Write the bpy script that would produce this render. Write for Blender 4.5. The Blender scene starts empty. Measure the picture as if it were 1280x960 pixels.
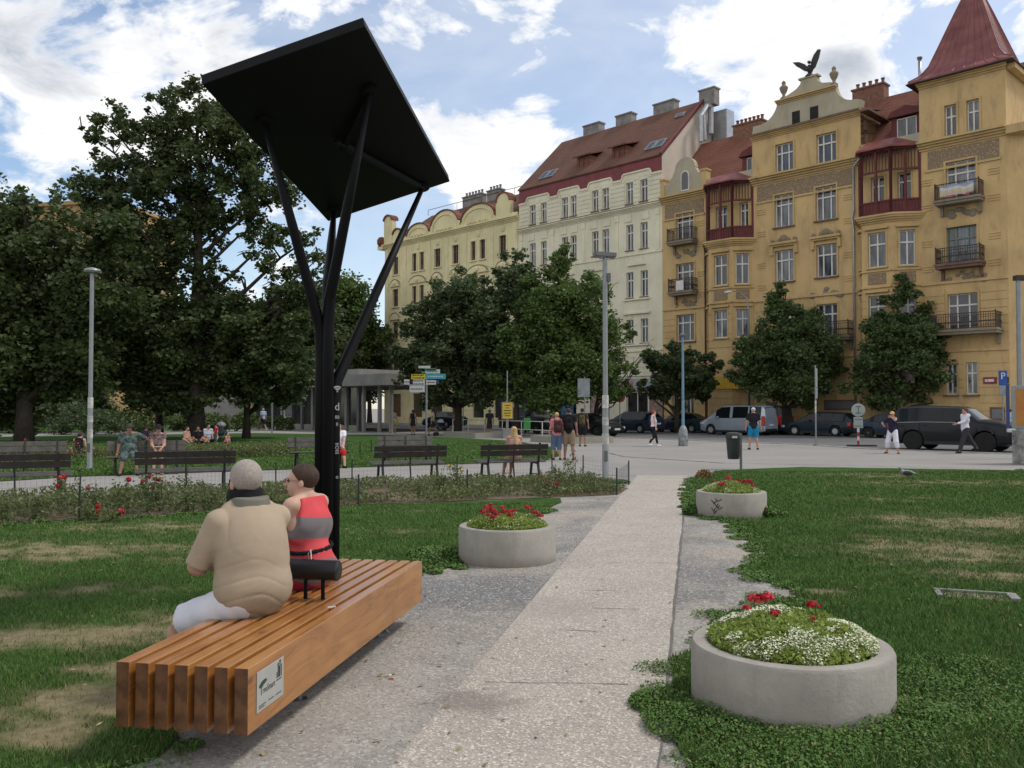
import bpy, math, random
import numpy as np
from mathutils import Vector, Matrix
R=math.radians
S=bpy.context.scene
COL=S.collection
random.seed(7)
# ---------------------------------------------------------------- camera, sky, sun
FPX=1091.0; HOR=510.0; EYE=1.75
PITCH=math.atan((HOR-480)/FPX)
cam=bpy.data.cameras.new('camera'); camo=bpy.data.objects.new('camera',cam); COL.objects.link(camo)
cam.sensor_fit='HORIZONTAL'; cam.sensor_width=36.0; cam.lens=36.0*FPX/1280.0
cam.clip_start=0.1; cam.clip_end=3000
camo.location=(0,0,EYE); camo.rotation_euler=(math.pi/2+PITCH,0,0)
S.camera=camo
S.view_settings.view_transform='Standard'; S.view_settings.look='None'
S.view_settings.gamma=1; S.view_settings.use_curve_mapping=False
S.view_settings.exposure=0.12
S.render.resolution_x=1024; S.render.resolution_y=768
S.cycles.max_bounces=5; S.cycles.diffuse_bounces=3; S.cycles.glossy_bounces=2; S.cycles.transmission_bounces=3; S.cycles.transparent_max_bounces=4
def ray(x,y):
    u=(x-640)/FPX; v=(480-y)/FPX
    return Vector((u,math.cos(PITCH)-v*math.sin(PITCH),math.sin(PITCH)+v*math.cos(PITCH)))
def G(x,y,z=0.0):
    r=ray(x,y); k=(z-EYE)/r.z
    return Vector((r.x*k,r.y*k,z))
def P(x,y,Y):
    r=ray(x,y); k=Y/r.y
    return Vector((r.x*k,Y,EYE+r.z*k))
SUN_EL=56; SUN_AZ=84      # azimuth clockwise from +Y (towards +X)
SUN_STR=2.1; SKY_STR=0.15; CLOUD_STR=1.0
def sun_dir():
    e,a=R(SUN_EL),R(SUN_AZ)
    return Vector((math.sin(a)*math.cos(e),math.cos(a)*math.cos(e),math.sin(e)))
sl=bpy.data.lights.new('sun','SUN'); sl.energy=SUN_STR; sl.angle=R(10); sl.color=(1,.93,.82)
so=bpy.data.objects.new('sun',sl); COL.objects.link(so)
so.rotation_euler=(-sun_dir()).to_track_quat('-Z','Y').to_euler(); so.location=(0,0,60)

# node helper ----------------------------------------------------------------
class NT:
    def __init__(s,tree): s.t=tree; s.n=tree.nodes; s.l=tree.links; s.n.clear()
    def node(s,typ,**kw):
        n=s.n.new(typ)
        for k,v in kw.items(): setattr(n,k,v)
        return n
    def put(s,n,i,val):
        if val is None: return
        if hasattr(val,'is_output') or isinstance(val,bpy.types.NodeSocket): s.l.new(val,n.inputs[i])
        else:
            if isinstance(val,tuple) and len(val)==3 and n.inputs[i].type=='RGBA': val=(*val,1)
            n.inputs[i].default_value=val
    def math(s,op,a,b=None,c=None,clamp=False):
        n=s.node('ShaderNodeMath',operation=op,use_clamp=clamp)
        s.put(n,0,a); s.put(n,1,b); s.put(n,2,c); return n.outputs[0]
    def vmath(s,op,a,b=None,out=0):
        n=s.node('ShaderNodeVectorMath',operation=op); s.put(n,0,a); s.put(n,1,b); return n.outputs[out]
    def scale(s,a,f):
        n=s.node('ShaderNodeVectorMath',operation='SCALE'); s.put(n,0,a); s.put(n,'Scale',f); return n.outputs[0]
    def mix(s,f,a,b,blend='MIX'):
        n=s.node('ShaderNodeMix',data_type='RGBA',blend_type=blend,clamp_factor=True)
        s.put(n,0,f); s.put(n,6,a); s.put(n,7,b); return n.outputs[2]
    def noise(s,vec,scale,detail=4,rough=.55,dist=0,out='Fac'):
        n=s.node('ShaderNodeTexNoise'); s.put(n,'Vector',vec); s.put(n,'Scale',scale)
        s.put(n,'Detail',detail); s.put(n,'Roughness',rough); s.put(n,'Distortion',dist); return n.outputs[out]
    def vor(s,vec,scale,feature='F1',out='Distance',rnd=1):
        n=s.node('ShaderNodeTexVoronoi',feature=feature); s.put(n,'Vector',vec); s.put(n,'Scale',scale); s.put(n,'Randomness',rnd); return n.outputs[out]
    def mr(s,v,a,b,c=0.0,d=1.0,smooth=False):
        n=s.node('ShaderNodeMapRange',clamp=True)
        if smooth: n.interpolation_type='SMOOTHSTEP'
        for i,q in enumerate((v,a,b,c,d)): s.put(n,i,q)
        return n.outputs[0]
    def obj(s): return s.node('ShaderNodeTexCoord').outputs['Object']
    def mapv(s,vec,sc=(1,1,1),loc=(0,0,0),rot=(0,0,0)):
        n=s.node('ShaderNodeMapping'); s.put(n,'Vector',vec); n.inputs['Scale'].default_value=sc
        n.inputs['Location'].default_value=loc; n.inputs['Rotation'].default_value=rot; return n.outputs[0]
    def sep(s,vec): return s.node('ShaderNodeSeparateXYZ'), vec
# ---------------------------------------------------------------- world
W=bpy.data.worlds.new('World'); S.world=W; W.use_nodes=True
nt=NT(W.node_tree)
sky=nt.node('ShaderNodeTexSky',sky_type='NISHITA',sun_disc=False,sun_elevation=R(SUN_EL),sun_rotation=R(SUN_AZ),altitude=250,air_density=1.1,dust_density=.5,ozone_density=2.0)
dirv=nt.node('ShaderNodeTexCoord').outputs['Generated']
dirn=nt.vmath('NORMALIZE',dirv)
blobs=[(40,50,105,.55),(150,60,110,.5),(240,95,75,.5),(300,90,50,.42),(90,120,80,.45),(190,150,60,.3),(520,45,75,.42),(455,20,50,.3),(650,45,60,.42),(690,60,50,.3),(600,10,60,.3),
 (600,205,55,.5),(660,190,55,.5),(700,205,45,.4),(620,95,30,.3),(870,60,35,.42),(1010,60,85,.62),(1060,60,60,.5),(950,90,45,.45),(980,30,60,.4),(730,90,30,.28),(860,5,35,.3),(440,390,45,.25),(345,270,60,.3),(345,390,60,.35),(1300,140,30,.2),(1130,-160,160,.4),(420,-220,160,.5),(-300,60,200,.5),(1600,100,220,.5),(900,-500,260,.5)]
blobs=[(ray(x,y).normalized(),r/FPX,w) for (x,y,r,w) in blobs]
for (dx,dy,dz,ang,w) in [(-.3,-1,.35,.5,.7),(-.9,-.5,.5,.45,.6),(.6,-1,.6,.45,.6),(-1,.1,.7,.4,.5),(0,-.4,1,.3,.4)]: blobs.append((Vector((dx,dy,dz)).normalized(),ang,w))  # unseen clouds behind and above the camera, added to brighten the house fronts
acc=None
for (d,ang,w) in blobs:
    dt=nt.vmath('DOT_PRODUCT',dirn,tuple(d),out=1)
    v=nt.mr(dt,math.cos(ang*2.0),1.0,0.0,w)
    acc=v if acc is None else nt.math('MAXIMUM',acc,v)
wrp=nt.mapv(dirn,(1,1,1.9),(3.1,1.7,.2))
n1=nt.noise(wrp,6.5,7,.6,.5)
n2=nt.noise(nt.mapv(dirn,(1,1,2.2),(7.3,.4,2)),2.0,4,.6,.2)
n3=nt.noise(nt.mapv(dirn,(1,1,1.6),(1.3,5.4,2)),16,4,.6,.2)
nn=nt.math('ADD',nt.math('MULTIPLY',n1,2.1),nt.math('MULTIPLY',n3,.75))
dens=nt.math('ADD',nt.math('SUBTRACT',nn,1.42),nt.math('MULTIPLY',acc,1.6))
cm=nt.mr(dens,.44,.80,0,1,True)
thin=nt.mr(nt.math('ADD',n2,nt.math('MULTIPLY',n1,.5)),.58,1.0,.0,.42,True)
# veil grows towards the right of the street
sx=nt.node('ShaderNodeSeparateXYZ'); nt.l.new(dirn,sx.inputs[0])
veil=nt.mr(sx.outputs[0],-.25,.35,.03,.42)
thin2=nt.math('ADD',thin,veil,clamp=True)
mask=nt.math('MAXIMUM',cm,nt.math('MULTIPLY',thin2,.75))
# grey cloud bases
gacc=None
for (x,y,r,w) in [(60,40,70,.55),(190,90,50,.3),(1055,95,42,.55),(640,20,40,.3),(270,60,50,.35)]:
    d=ray(x,y).normalized(); dt=nt.vmath('DOT_PRODUCT',dirn,tuple(d),out=1)
    v=nt.mr(dt,math.cos(r/FPX*1.4),1.0,0.0,w)
    gacc=v if gacc is None else nt.math('MAXIMUM',gacc,v)
gr=nt.mr(nt.math('ADD',nt.math('MULTIPLY',gacc,.75),nt.math('SUBTRACT',n1,.5)),.14,.6,0,1,True)
gr2=nt.mr(nt.noise(nt.mapv(dirn,(1,1,2.4),(0,2.2,.1)),9,4,.6,.3),.5,.75,0,.35)
ccol=nt.mix(nt.math('MAXIMUM',nt.math('MULTIPLY',gr,cm),nt.math('MULTIPLY',gr2,cm)),(1.0,1.0,1.0),(.36,.41,.50))
b1=nt.node('ShaderNodeBackground'); nt.l.new(sky.outputs[0],b1.inputs[0]); b1.inputs[1].default_value=SKY_STR
b2=nt.node('ShaderNodeBackground'); nt.l.new(ccol,b2.inputs[0]); b2.inputs[1].default_value=CLOUD_STR
ms=nt.node('ShaderNodeMixShader'); nt.l.new(mask,ms.inputs[0]); nt.l.new(b1.outputs[0],ms.inputs[1]); nt.l.new(b2.outputs[0],ms.inputs[2])
wo=nt.node('ShaderNodeOutputWorld'); nt.l.new(ms.outputs[0],wo.inputs[0])
try:
    W.cycles.sampling_method='MANUAL'; W.cycles.sample_map_resolution=512
except Exception: pass

# ---------------------------------------------------------------- materials
MATS={}
def principled(nt,base,rough=.7,metal=0,spec=.5,bump=None,bs=.3,bd=.02,**kw):
    b=nt.node('ShaderNodeBsdfPrincipled')
    nt.put(b,'Base Color',base); nt.put(b,'Roughness',rough); nt.put(b,'Metallic',metal); nt.put(b,'Specular IOR Level',spec)
    for k,v in kw.items(): nt.put(b,k,v)
    if bump is not None:
        bn=nt.node('ShaderNodeBump'); nt.put(bn,'Height',bump); nt.put(bn,'Strength',bs); nt.put(bn,'Distance',bd); nt.l.new(bn.outputs[0],b.inputs['Normal'])
    o=nt.node('ShaderNodeOutputMaterial'); nt.l.new(b.outputs[0],o.inputs[0]); return b
def newmat(name):
    m=bpy.data.materials.new(name); m.use_nodes=True; return m,NT(m.node_tree)
def pm(name,c,rough=.7,var=.2,scale=4,metal=0,spec=.4,bump=0,bscale=None,c2=None,fine=0,**kw):
    """plain procedural material: colour drifts between two tones by noise"""
    if name in MATS: return MATS[name]
    m,t=newmat(name); v=t.obj()
    n=t.noise(v,scale,5,.6)
    lo=tuple(x*(1-var) for x in c); hi=tuple(min(1,x*(1+var)) for x in c)
    if c2: hi=c2
    col=t.mix(t.mr(n,.3,.7),lo,hi)
    if fine: col=t.mix(t.mr(t.noise(v,scale*fine,3,.6),.35,.65,0,.35),col,tuple(x*.55 for x in c))
    bh=t.noise(v,bscale or scale*6,4,.6) if bump else None
    principled(t,col,rough,metal,spec,bh,bump,.02,**kw)
    MATS[name]=m; return m
def facade_mat(name,c,stain,grime=.5,low=2.0):
    m,t=newmat(name); v=t.obj()
    a=t.mix(t.mr(t.noise(v,.35,6,.65),.35,.7),tuple(x*.86 for x in c),tuple(min(1,x*1.1) for x in c))
    st=t.mr(t.noise(t.mapv(v,(1.2,1.2,.35)),1.1,8,.7,.4),.50,.78,0,grime)
    a=t.mix(st,a,stain)
    a=t.mix(t.mr(t.noise(v,9,5,.6),.45,.75,0,.25),a,tuple(x*.7 for x in c))
    principled(t,a,.9,0,.2,t.noise(v,25,5,.6),.25,.02); MATS[name]=m; return m

# ---------------------------------------------------------------- mesh helpers
class MB:
    def __init__(s,ox=0.0,oy=0.0,oz=0.0,M=None): s.v=[]; s.f=[]; s.m=[]; s.o=(ox,oy,oz); s.M=M
    def add(s,vs,fs,mi=0):
        b=len(s.v)
        if s.M is not None: vs=[tuple(s.M@Vector(p)) for p in vs]
        ox,oy,oz=s.o
        s.v+= [(p[0]-ox,p[1]-oy,p[2]-oz) for p in vs]
        s.f+= [tuple(i+b for i in f) for f in fs]; s.m+=[mi]*len(fs)
    def box(s,x0,x1,y0,y1,z0,z1,mi=0):
        if x0>x1:x0,x1=x1,x0
        if y0>y1:y0,y1=y1,y0
        if z0>z1:z0,z1=z1,z0
        s.add([(x0,y0,z0),(x1,y0,z0),(x1,y1,z0),(x0,y1,z0),(x0,y0,z1),(x1,y0,z1),(x1,y1,z1),(x0,y1,z1)],
              [(0,3,2,1),(4,5,6,7),(0,1,5,4),(1,2,6,5),(2,3,7,6),(3,0,4,7)],mi)
    def obox(s,c,size,rz=0,mi=0,M=None):
        """box centred at c, size, turned by rz about z (or by matrix M)"""
        q=Matrix.Rotation(rz,3,'Z') if M is None else M
        c=Vector(c); h=[x/2 for x in size]; vs=[]
        for z in (-1,1):
            for x,y in ((-1,-1),(1,-1),(1,1),(-1,1)): vs.append(tuple(c+q@Vector((x*h[0],y*h[1],z*h[2]))))
        s.add(vs,[(0,3,2,1),(4,5,6,7),(0,1,5,4),(1,2,6,5),(2,3,7,6),(3,0,4,7)],mi)
    def bar(s,a,b,w,h,mi=0,up=(0,0,1)):
        a=Vector(a); b=Vector(b); d=(b-a).normalized(); u=Vector(up)
        if abs(d.dot(u))>.98: u=Vector((0,1,0))
        sx=d.cross(u).normalized(); u=sx.cross(d).normalized()
        vs=[]
        for p in (a,b):
            for i,j in ((-1,-1),(1,-1),(1,1),(-1,1)): vs.append(tuple(p+sx*(i*w/2)+u*(j*h/2)))
        s.add(vs,[(0,1,2,3),(7,6,5,4),(0,4,5,1),(1,5,6,2),(2,6,7,3),(3,7,4,0)],mi)
    def tube(s,pts,rad,n=8,mi=0,cap=True):
        pts=[Vector(p) for p in pts]
        if not hasattr(rad,'__len__'): rad=[rad]*len(pts)
        vs=[]; fs=[]; prev=None
        for i,p in enumerate(pts):
            d=(pts[min(i+1,len(pts)-1)]-pts[max(i-1,0)])
            d=d.normalized() if d.length>1e-9 else Vector((0,0,1))
            if prev is None:
                u=Vector((1,0,0)) if abs(d.x)<.9 else Vector((0,1,0))
            else: u=prev
            u=(u-d*u.dot(d)).normalized(); w=d.cross(u); prev=u
            for k in range(n):
                a=2*math.pi*k/n; vs.append(tuple(p+(u*math.cos(a)+w*math.sin(a))*rad[i]))
        for i in range(len(pts)-1):
            for k in range(n):
                a=i*n+k; b=i*n+(k+1)%n; fs.append((a,b,b+n,a+n))
        if cap:
            fs.append(tuple(range(n-1,-1,-1))); e=(len(pts)-1)*n; fs.append(tuple(range(e,e+n)))
        s.add(vs,fs,mi)
    def lathe(s,prof,n=24,c=(0,0,0),mi=0):
        vs=[]; fs=[]
        for (r,z) in prof:
            for k in range(n):
                a=2*math.pi*k/n; vs.append((c[0]+r*math.cos(a),c[1]+r*math.sin(a),c[2]+z))
        for i in range(len(prof)-1):
            for k in range(n):
                a=i*n+k; b=i*n+(k+1)%n; fs.append((a,b,b+n,a+n))
        if prof[0][0]>1e-6: fs.append(tuple(range(n-1,-1,-1)))
        if prof[-1][0]>1e-6:
            e=(len(prof)-1)*n; fs.append(tuple(range(e,e+n)))
        s.add(vs,fs,mi)
    def prism(s,poly,y0,y1,mi=0):
        """polygon in the x-z plane (counter-clockwise seen from -y) extruded from y0 to y1"""
        n=len(poly); vs=[(x,y0,z) for x,z in poly]+[(x,y1,z) for x,z in poly]
        fs=[tuple(range(n)),tuple(range(2*n-1,n-1,-1))]
        for i in range(n):
            j=(i+1)%n; fs.append((i,i+n,j+n,j))
        s.add(vs,fs,mi)
    def zprism(s,poly,z0,z1,mi=0):
        n=len(poly); vs=[(x,y,z0) for x,y in poly]+[(x,y,z1) for x,y in poly]
        fs=[tuple(range(n-1,-1,-1)),tuple(range(n,2*n))]
        for i in range(n):
            j=(i+1)%n; fs.append((i,j,j+n,i+n))
        s.add(vs,fs,mi)
    def ball(s,c,r,n=10,mi=0,sq=(1,1,1)):
        vs=[];fs=[];m=max(4,n//2)
        for i in range(m+1):
            th=math.pi*i/m
            for k in range(n):
                a=2*math.pi*k/n
                vs.append((c[0]+r*sq[0]*math.sin(th)*math.cos(a),c[1]+r*sq[1]*math.sin(th)*math.sin(a),c[2]-r*sq[2]*math.cos(th)))
        for i in range(m):
            for k in range(n):
                a=i*n+k;b=i*n+(k+1)%n; fs.append((a,b,b+n,a+n))
        s.add(vs,fs,mi)
    def mesh(s,name,mats,smooth=False):
        me=bpy.data.meshes.new(name); me.from_pydata(s.v,[],s.f)
        if not isinstance(mats,(list,tuple)): mats=[mats]
        for m in mats: me.materials.append(m)
        if len(mats)>1: me.polygons.foreach_set('material_index',s.m)
        if smooth:
            me.polygons.foreach_set('use_smooth',[True]*len(me.polygons))
            if smooth!='all':
                try: me.set_sharp_from_angle(angle=R(40))
                except Exception: pass
        me.update(); return me
    def build(s,name,mats,parent=None,smooth=False,bevel=0):
        o=link(name,s.mesh(name,mats,smooth),parent)
        if bevel:
            b=o.modifiers.new('bevel','BEVEL'); b.width=bevel; b.segments=2; b.limit_method='ANGLE'; b.angle_limit=R(40)
            b.harden_normals=False
        return o
def build_split(mb,name,mats,parent=None,eps=.03,smooth=False):
    """one object for every group of pieces that touch"""
    n=len(mb.v); par=list(range(n))
    def find(a):
        while par[a]!=a: par[a]=par[par[a]]; a=par[a]
        return a
    for f in mb.f:
        r=find(f[0])
        for i in f[1:]: par[find(i)]=r
    comp={}
    for i in range(n): comp.setdefault(find(i),[]).append(i)
    keys=list(comp); V=np.array(mb.v)
    lo=np.array([V[comp[k]].min(0) for k in keys])-eps; hi=np.array([V[comp[k]].max(0) for k in keys])+eps
    g=list(range(len(keys)))
    def fg(a):
        while g[a]!=a: g[a]=g[g[a]]; a=g[a]
        return a
    for i in range(len(keys)):
        t=np.all((lo[i]<=hi)&(hi[i]>=lo),axis=1)
        for j in np.nonzero(t)[0]: g[fg(int(j))]=fg(i)
    gid={keys[i]:fg(i) for i in range(len(keys))}
    out={}
    for f,m in zip(mb.f,mb.m): out.setdefault(gid[find(f[0])],[]).append((f,m))
    res=[]
    for k,fs in out.items():
        idx={}; q=MB()
        for f,m in fs:
            nf=[]
            for i in f:
                if i not in idx: idx[i]=len(q.v); q.v.append(mb.v[i])
                nf.append(idx[i])
            q.f.append(tuple(nf)); q.m.append(m)
        res.append(q.build(name,mats,parent,smooth))
    return res
def link(name,data,parent=None,loc=None,rz=0):
    o=bpy.data.objects.new(name,data); COL.objects.link(o)
    if parent is not None: o.parent=parent
    if loc is not None: o.location=loc
    if rz: o.rotation_euler=(0,0,rz)
    return o
def tag(o,label=None,cat=None,group=None,kind=None):
    if label: o['label']=label
    if cat: o['category']=cat
    if group: o['group']=group
    if kind: o['kind']=kind
    return o
def empty(name,loc,rz,label,cat,group=None):
    o=link(name,None,None,loc,rz); o.empty_display_size=.2
    return tag(o,label,cat,group)
def copy_tree(o,parent=None):
    c=o.copy(); COL.objects.link(c); c.parent=parent
    for ch in list(o.children): copy_tree(ch,c)
    return c
def npmesh(name,verts,faces_flat,nper,mats,smooth=False):
    """fast mesh from numpy arrays; every face has nper corners"""
    me=bpy.data.meshes.new(name); nv=len(verts); nf=len(faces_flat)//nper
    me.vertices.add(nv); me.vertices.foreach_set('co',np.asarray(verts,dtype=np.float32).ravel())
    me.loops.add(nf*nper); me.loops.foreach_set('vertex_index',np.asarray(faces_flat,dtype=np.int32).ravel())
    me.polygons.add(nf); me.polygons.foreach_set('loop_start',np.arange(0,nf*nper,nper,dtype=np.int32))
    try: me.polygons.foreach_set('loop_total',np.full(nf,nper,dtype=np.int32))
    except Exception: pass
    if smooth: me.polygons.foreach_set('use_smooth',np.ones(nf,dtype=bool))
    for m in (mats if isinstance(mats,(list,tuple)) else [mats]): me.materials.append(m)
    me.update(calc_edges=True); return me
def text_mesh(txt,size,extrude=.004,align='CENTER'):
    cu=bpy.data.curves.new('text','FONT'); cu.body=txt; cu.size=size; cu.extrude=extrude; cu.align_x=align; cu.align_y='CENTER'; cu.resolution_u=3
    o=bpy.data.objects.new('text',cu); COL.objects.link(o)
    dg=bpy.context.evaluated_depsgraph_get(); me=bpy.data.meshes.new_from_object(o.evaluated_get(dg)); 
    bpy.data.objects.remove(o); bpy.data.curves.remove(cu); return me
def text_part(name,txt,size,mat,parent,loc,rot,extrude=.004,align='CENTER',sx=1):
    me=text_mesh(txt,size,extrude,align); me.materials.clear(); me.materials.append(mat)
    o=link(name,me,parent); o.location=loc; o.rotation_euler=rot; o.scale=(sx,1,1); return o
# value noise in numpy (lawn wear, tree outlines)
_pt=np.random.RandomState(5).rand(256,256)
def vnoise(x,y,s=1.0):
    x=np.asarray(x,float)*s+1000; y=np.asarray(y,float)*s+1000
    xi=np.floor(x).astype(int); yi=np.floor(y).astype(int); fx=x-xi; fy=y-yi
    fx=fx*fx*(3-2*fx); fy=fy*fy*(3-2*fy)
    g=lambda i,j:_pt[i%256,j%256]
    return (g(xi,yi)*(1-fx)+g(xi+1,yi)*fx)*(1-fy)+(g(xi,yi+1)*(1-fx)+g(xi+1,yi+1)*fx)*fy
def fbm(x,y,s=1.0,o=4):
    t=0;a=.5;k=0
    for i in range(o): t=t+a*vnoise(x+i*17.3,y-i*9.1,s*2**i); k+=a; a*=.55
    return t/k
# ---------------------------------------------------------------- ground
TA=R(-45.87); TV=Vector((math.cos(TA),math.sin(TA),0)); NV=Vector((-math.sin(TA),math.cos(TA),0))   # along the street / into the houses
def SF(s,d,z=0): return TV*s+NV*d+Vector((0,0,z))     # street frame: s along, d depth
def flat(name,pts,z,mat):
    m=bpy.data.meshes.new(name); m.from_pydata([(p[0],p[1],z) for p in pts],[],[tuple(range(len(pts)))]); m.materials.append(mat)
    if m.polygons[0].normal.z<0: m.flip_normals()
    o=link(name,m); tag(o,kind='structure'); return o
def asphalt(name,c,c2,sc=1.0,speck=.25,cr=False,dark=(.06,.06,.06)):
    m,t=newmat(name); v=t.obj()
    a=t.mix(t.mr(t.noise(v,.5*sc,6,.6),.35,.7),c,c2)
    a=t.mix(t.mr(t.noise(v,5*sc,5,.65),.5,.8,0,.35),a,tuple(x*.72 for x in c))
    a=t.mix(t.mr(t.noise(v,140,2,.6),.52,.75,0,speck),a,dark)
    a=t.mix(t.mr(t.noise(t.mapv(v,loc=(3,3,0)),110,2,.6),.62,.8,0,speck),a,(.6,.58,.55))
    principled(t,a,.92,0,.2,t.noise(v,130,3,.6),.35,.01); return m
M_plaza=asphalt('plaza_asphalt',(.25,.238,.222),(.30,.286,.27),.6,.2)
M_road=asphalt('road_asphalt',(.12,.12,.122),(.16,.158,.155),.5,.3)
M_pave=asphalt('pavement_stone',(.24,.23,.215),(.3,.285,.265),.8,.3)
def spot(t,v,a,x,y,rx,ry,col,k):
    p=G(x,y); q=t.mapv(v,(1/rx,1/ry,0),(-p.x/rx,-p.y/ry,0))
    d=t.vmath('LENGTH',q,out=1); d=t.math('ADD',d,t.math('MULTIPLY',t.math('SUBTRACT',t.noise(v,4,6,.7),.5),1.3))
    return t.mix(t.mr(d,.35,1.1,k,0,True),a,col)
# exposed aggregate strip with slab joints
def strip_mat():
    m,t=newmat('aggregate_paving'); v=t.obj()
    a=t.mix(t.mr(t.noise(v,.9,6,.65),.35,.7),(.305,.275,.238),(.38,.345,.298))
    vc=t.vor(v,85,'F1','Color'); sp=t.node('ShaderNodeSeparateColor'); t.l.new(vc,sp.inputs[0])
    a=t.mix(t.mr(sp.outputs[0],0.72,1.0,0,.75),a,(.16,.145,.14))
    a=t.mix(t.mr(sp.outputs[1],0.7,1.0,0,.7),a,(.72,.66,.58))
    a=t.mix(t.mr(sp.outputs[2],0.75,1.0,0,.28),a,(.40,.26,.18))
    a=t.mix(t.mr(t.noise(v,2.4,6,.7),.58,.8,0,.4),a,(.24,.215,.19))
    a=spot(t,v,a,585,880,.42,.26,(.13,.115,.10),.6)
    a=spot(t,v,a,700,760,.5,.5,(.25,.225,.195),.4)
    principled(t,a,.85,0,.25,t.vor(v,85),.35,.012); return m
M_strip=strip_mat()
def gravel_mat():
    m,t=newmat('gravel_dust'); v=t.obj()
    z1=t.mr(t.noise(v,.8,6,.65),.42,.62)
    a=t.mix(z1,(.20,.19,.175),(.34,.318,.285))
    z2=t.mr(t.noise(t.mapv(v,(1,1,1),(4,9,0)),.75,5,.65),.47,.62,0,.9)
    a=t.mix(z2,a,(.38,.325,.265))
    sy=t.node('ShaderNodeSeparateXYZ'); t.l.new(v,sy.inputs[0])
    near=t.mr(t.math('ADD',sy.outputs[1],t.math('MULTIPLY',t.noise(v,1.1,5,.65),3.0)),7.6,9.4,.95,0)
    a=t.mix(near,a,t.mix(t.mr(t.noise(v,2.1,6,.7),.35,.7),(.28,.258,.228),(.40,.37,.325)))
    a=spot(t,v,a,590,742,1.5,1.1,(.135,.138,.142),.8)
    a=spot(t,v,a,850,700,.5,2.2,(.20,.19,.185),.5)
    a=spot(t,v,a,585,880,.42,.26,(.13,.115,.10),.6)
    a=spot(t,v,a,440,880,.7,.5,(.40,.36,.31),.6)
    vc=t.vor(v,60,'F1','Color'); sp=t.node('ShaderNodeSeparateColor'); t.l.new(vc,sp.inputs[0])
    a=t.mix(t.math('MULTIPLY',t.mr(sp.outputs[0],.6,1.0,0,.75),t.mr(near,0,1,1,.5)),a,(.10,.095,.09))
    a=t.mix(t.mr(sp.outputs[1],.72,1.0,0,.6),a,(.56,.54,.52))
    a=t.mix(t.mr(t.noise(v,30,5,.7),.45,.7,0,.28),a,(.17,.16,.15))
    principled(t,a,.95,0,.15,t.noise(v,70,5,.7),.6,.02); return m
M_gravel=gravel_mat()
GS=1500
flat('ground',[(-GS,-GS),(GS,-GS),(GS,GS),(-GS,GS)],0,M_plaza)
ctr=SF(-60,0)
NE=[(-260,40),(-30,40),(-20,39),(-16,36.8),(60,36.5)]
flat('road',[SF(*q) for q in NE]+[SF(60,54.2),SF(-260,54.2)],.004,M_road)
mb=MB(); 
for (a,b) in ((-260,60),):
    q=[SF(a,54.2),SF(b,54.2),SF(b,57.0),SF(a,57.0)]
    mb.zprism([(p.x,p.y) for p in q],0,.13)
tag(mb.build('pavement',M_pave),kind='structure')
M_kerb=pm('kerb_granite',(.33,.32,.31),.85,.25,3,bump=.2)
mb=MB()
for i in range(-50,14):
    mb.obox(SF(i*1.5,54.08,.07),(1.49,.22,.15),TA)
tag(mb.build('kerb',M_kerb),kind='structure')
mb=MB()
for (a,b),(c,d) in zip(NE[:-1],NE[1:]):
    p,q=SF(a,b-.1),SF(c,d-.1); L=(q-p).length; n=max(1,int(L/1.5)); an=math.atan2((q-p).y,(q-p).x)
    for i in range(n):
        m_=p.lerp(q,(i+.5)/n); mb.obox((m_.x,m_.y,.012),(L/n-.01,.25,.05),an)
tag(mb.build('kerb',M_kerb),kind='structure')
# gravel between the lawns
def px(lst): return [G(x,y) for x,y in lst]
flat('gravel',px([(-300,1250),(60,1000),(250,790),(505,700),(640,650),(700,616),(790,608),(858,600),(900,640),(1030,735),(1030,1000),(1100,1250)]),.004,M_gravel)
def strip_l(Y): return -.06+(Y-6.82)*.2087
Y0,Y1=2.5,22.6
flat('path',[(strip_l(Y0)+.0,Y0),(strip_l(Y0)+1.3,Y0),(strip_l(Y1)+1.3,Y1),(strip_l(Y1),Y1)],.008,M_strip)
# thin crack / joint lines across the paving
M_joint=pm('joint_dirt',(.12,.11,.10),.95)
mb=MB(); rr=random.Random(3)
def ragged(mb,a,b,w,z,n=14,j=.02,wj=.6):
    a=Vector(a);b=Vector(b);d=(b-a).normalized();s=Vector((-d.y,d.x,0)); vs=[];fs=[]
    for i in range(n+1):
        p=a.lerp(b,i/n)+s*rr.uniform(-j,j); ww=w*rr.uniform(1-wj,1+wj)/2
        vs+= [tuple(p+s*ww+Vector((0,0,z))),tuple(p-s*ww+Vector((0,0,z)))]
        if i: k=2*i; fs.append((k-2,k-1,k+1,k))
    mb.add(vs,fs)
for Y in (5.6,6.9,7.65,8.4,9.9,10.7,11.5,13.1,14.8,16.5,18.4,20.2):
    a=rr.uniform(.0,.6); b=rr.uniform(.7,1.3)
    ragged(mb,(strip_l(Y)+a,Y,0),(strip_l(Y+.1)+b,Y-.05,0),.007,.0115,8,.006)
ragged(mb,(strip_l(4)+1.3,4,0),(strip_l(20)+1.3,20,0),.022,.0115,60,.006)
tag(mb.build('path_joints',M_joint),kind='structure')
M_seam=pm('tar_seam',(.07,.068,.066),.8)
mb=MB()
ragged(mb,G(780,571),G(905,579),.10,.0065,30,.03); ragged(mb,G(905,579),G(1240,586),.05,.0065,30,.03); ragged(mb,G(760,566),G(780,571),.07,.0065,8,.03)
ragged(mb,G(600,590),G(860,597),.05,.0065,20,.04)
tag(mb.build('asphalt_seam',M_seam),kind='structure')
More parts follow.
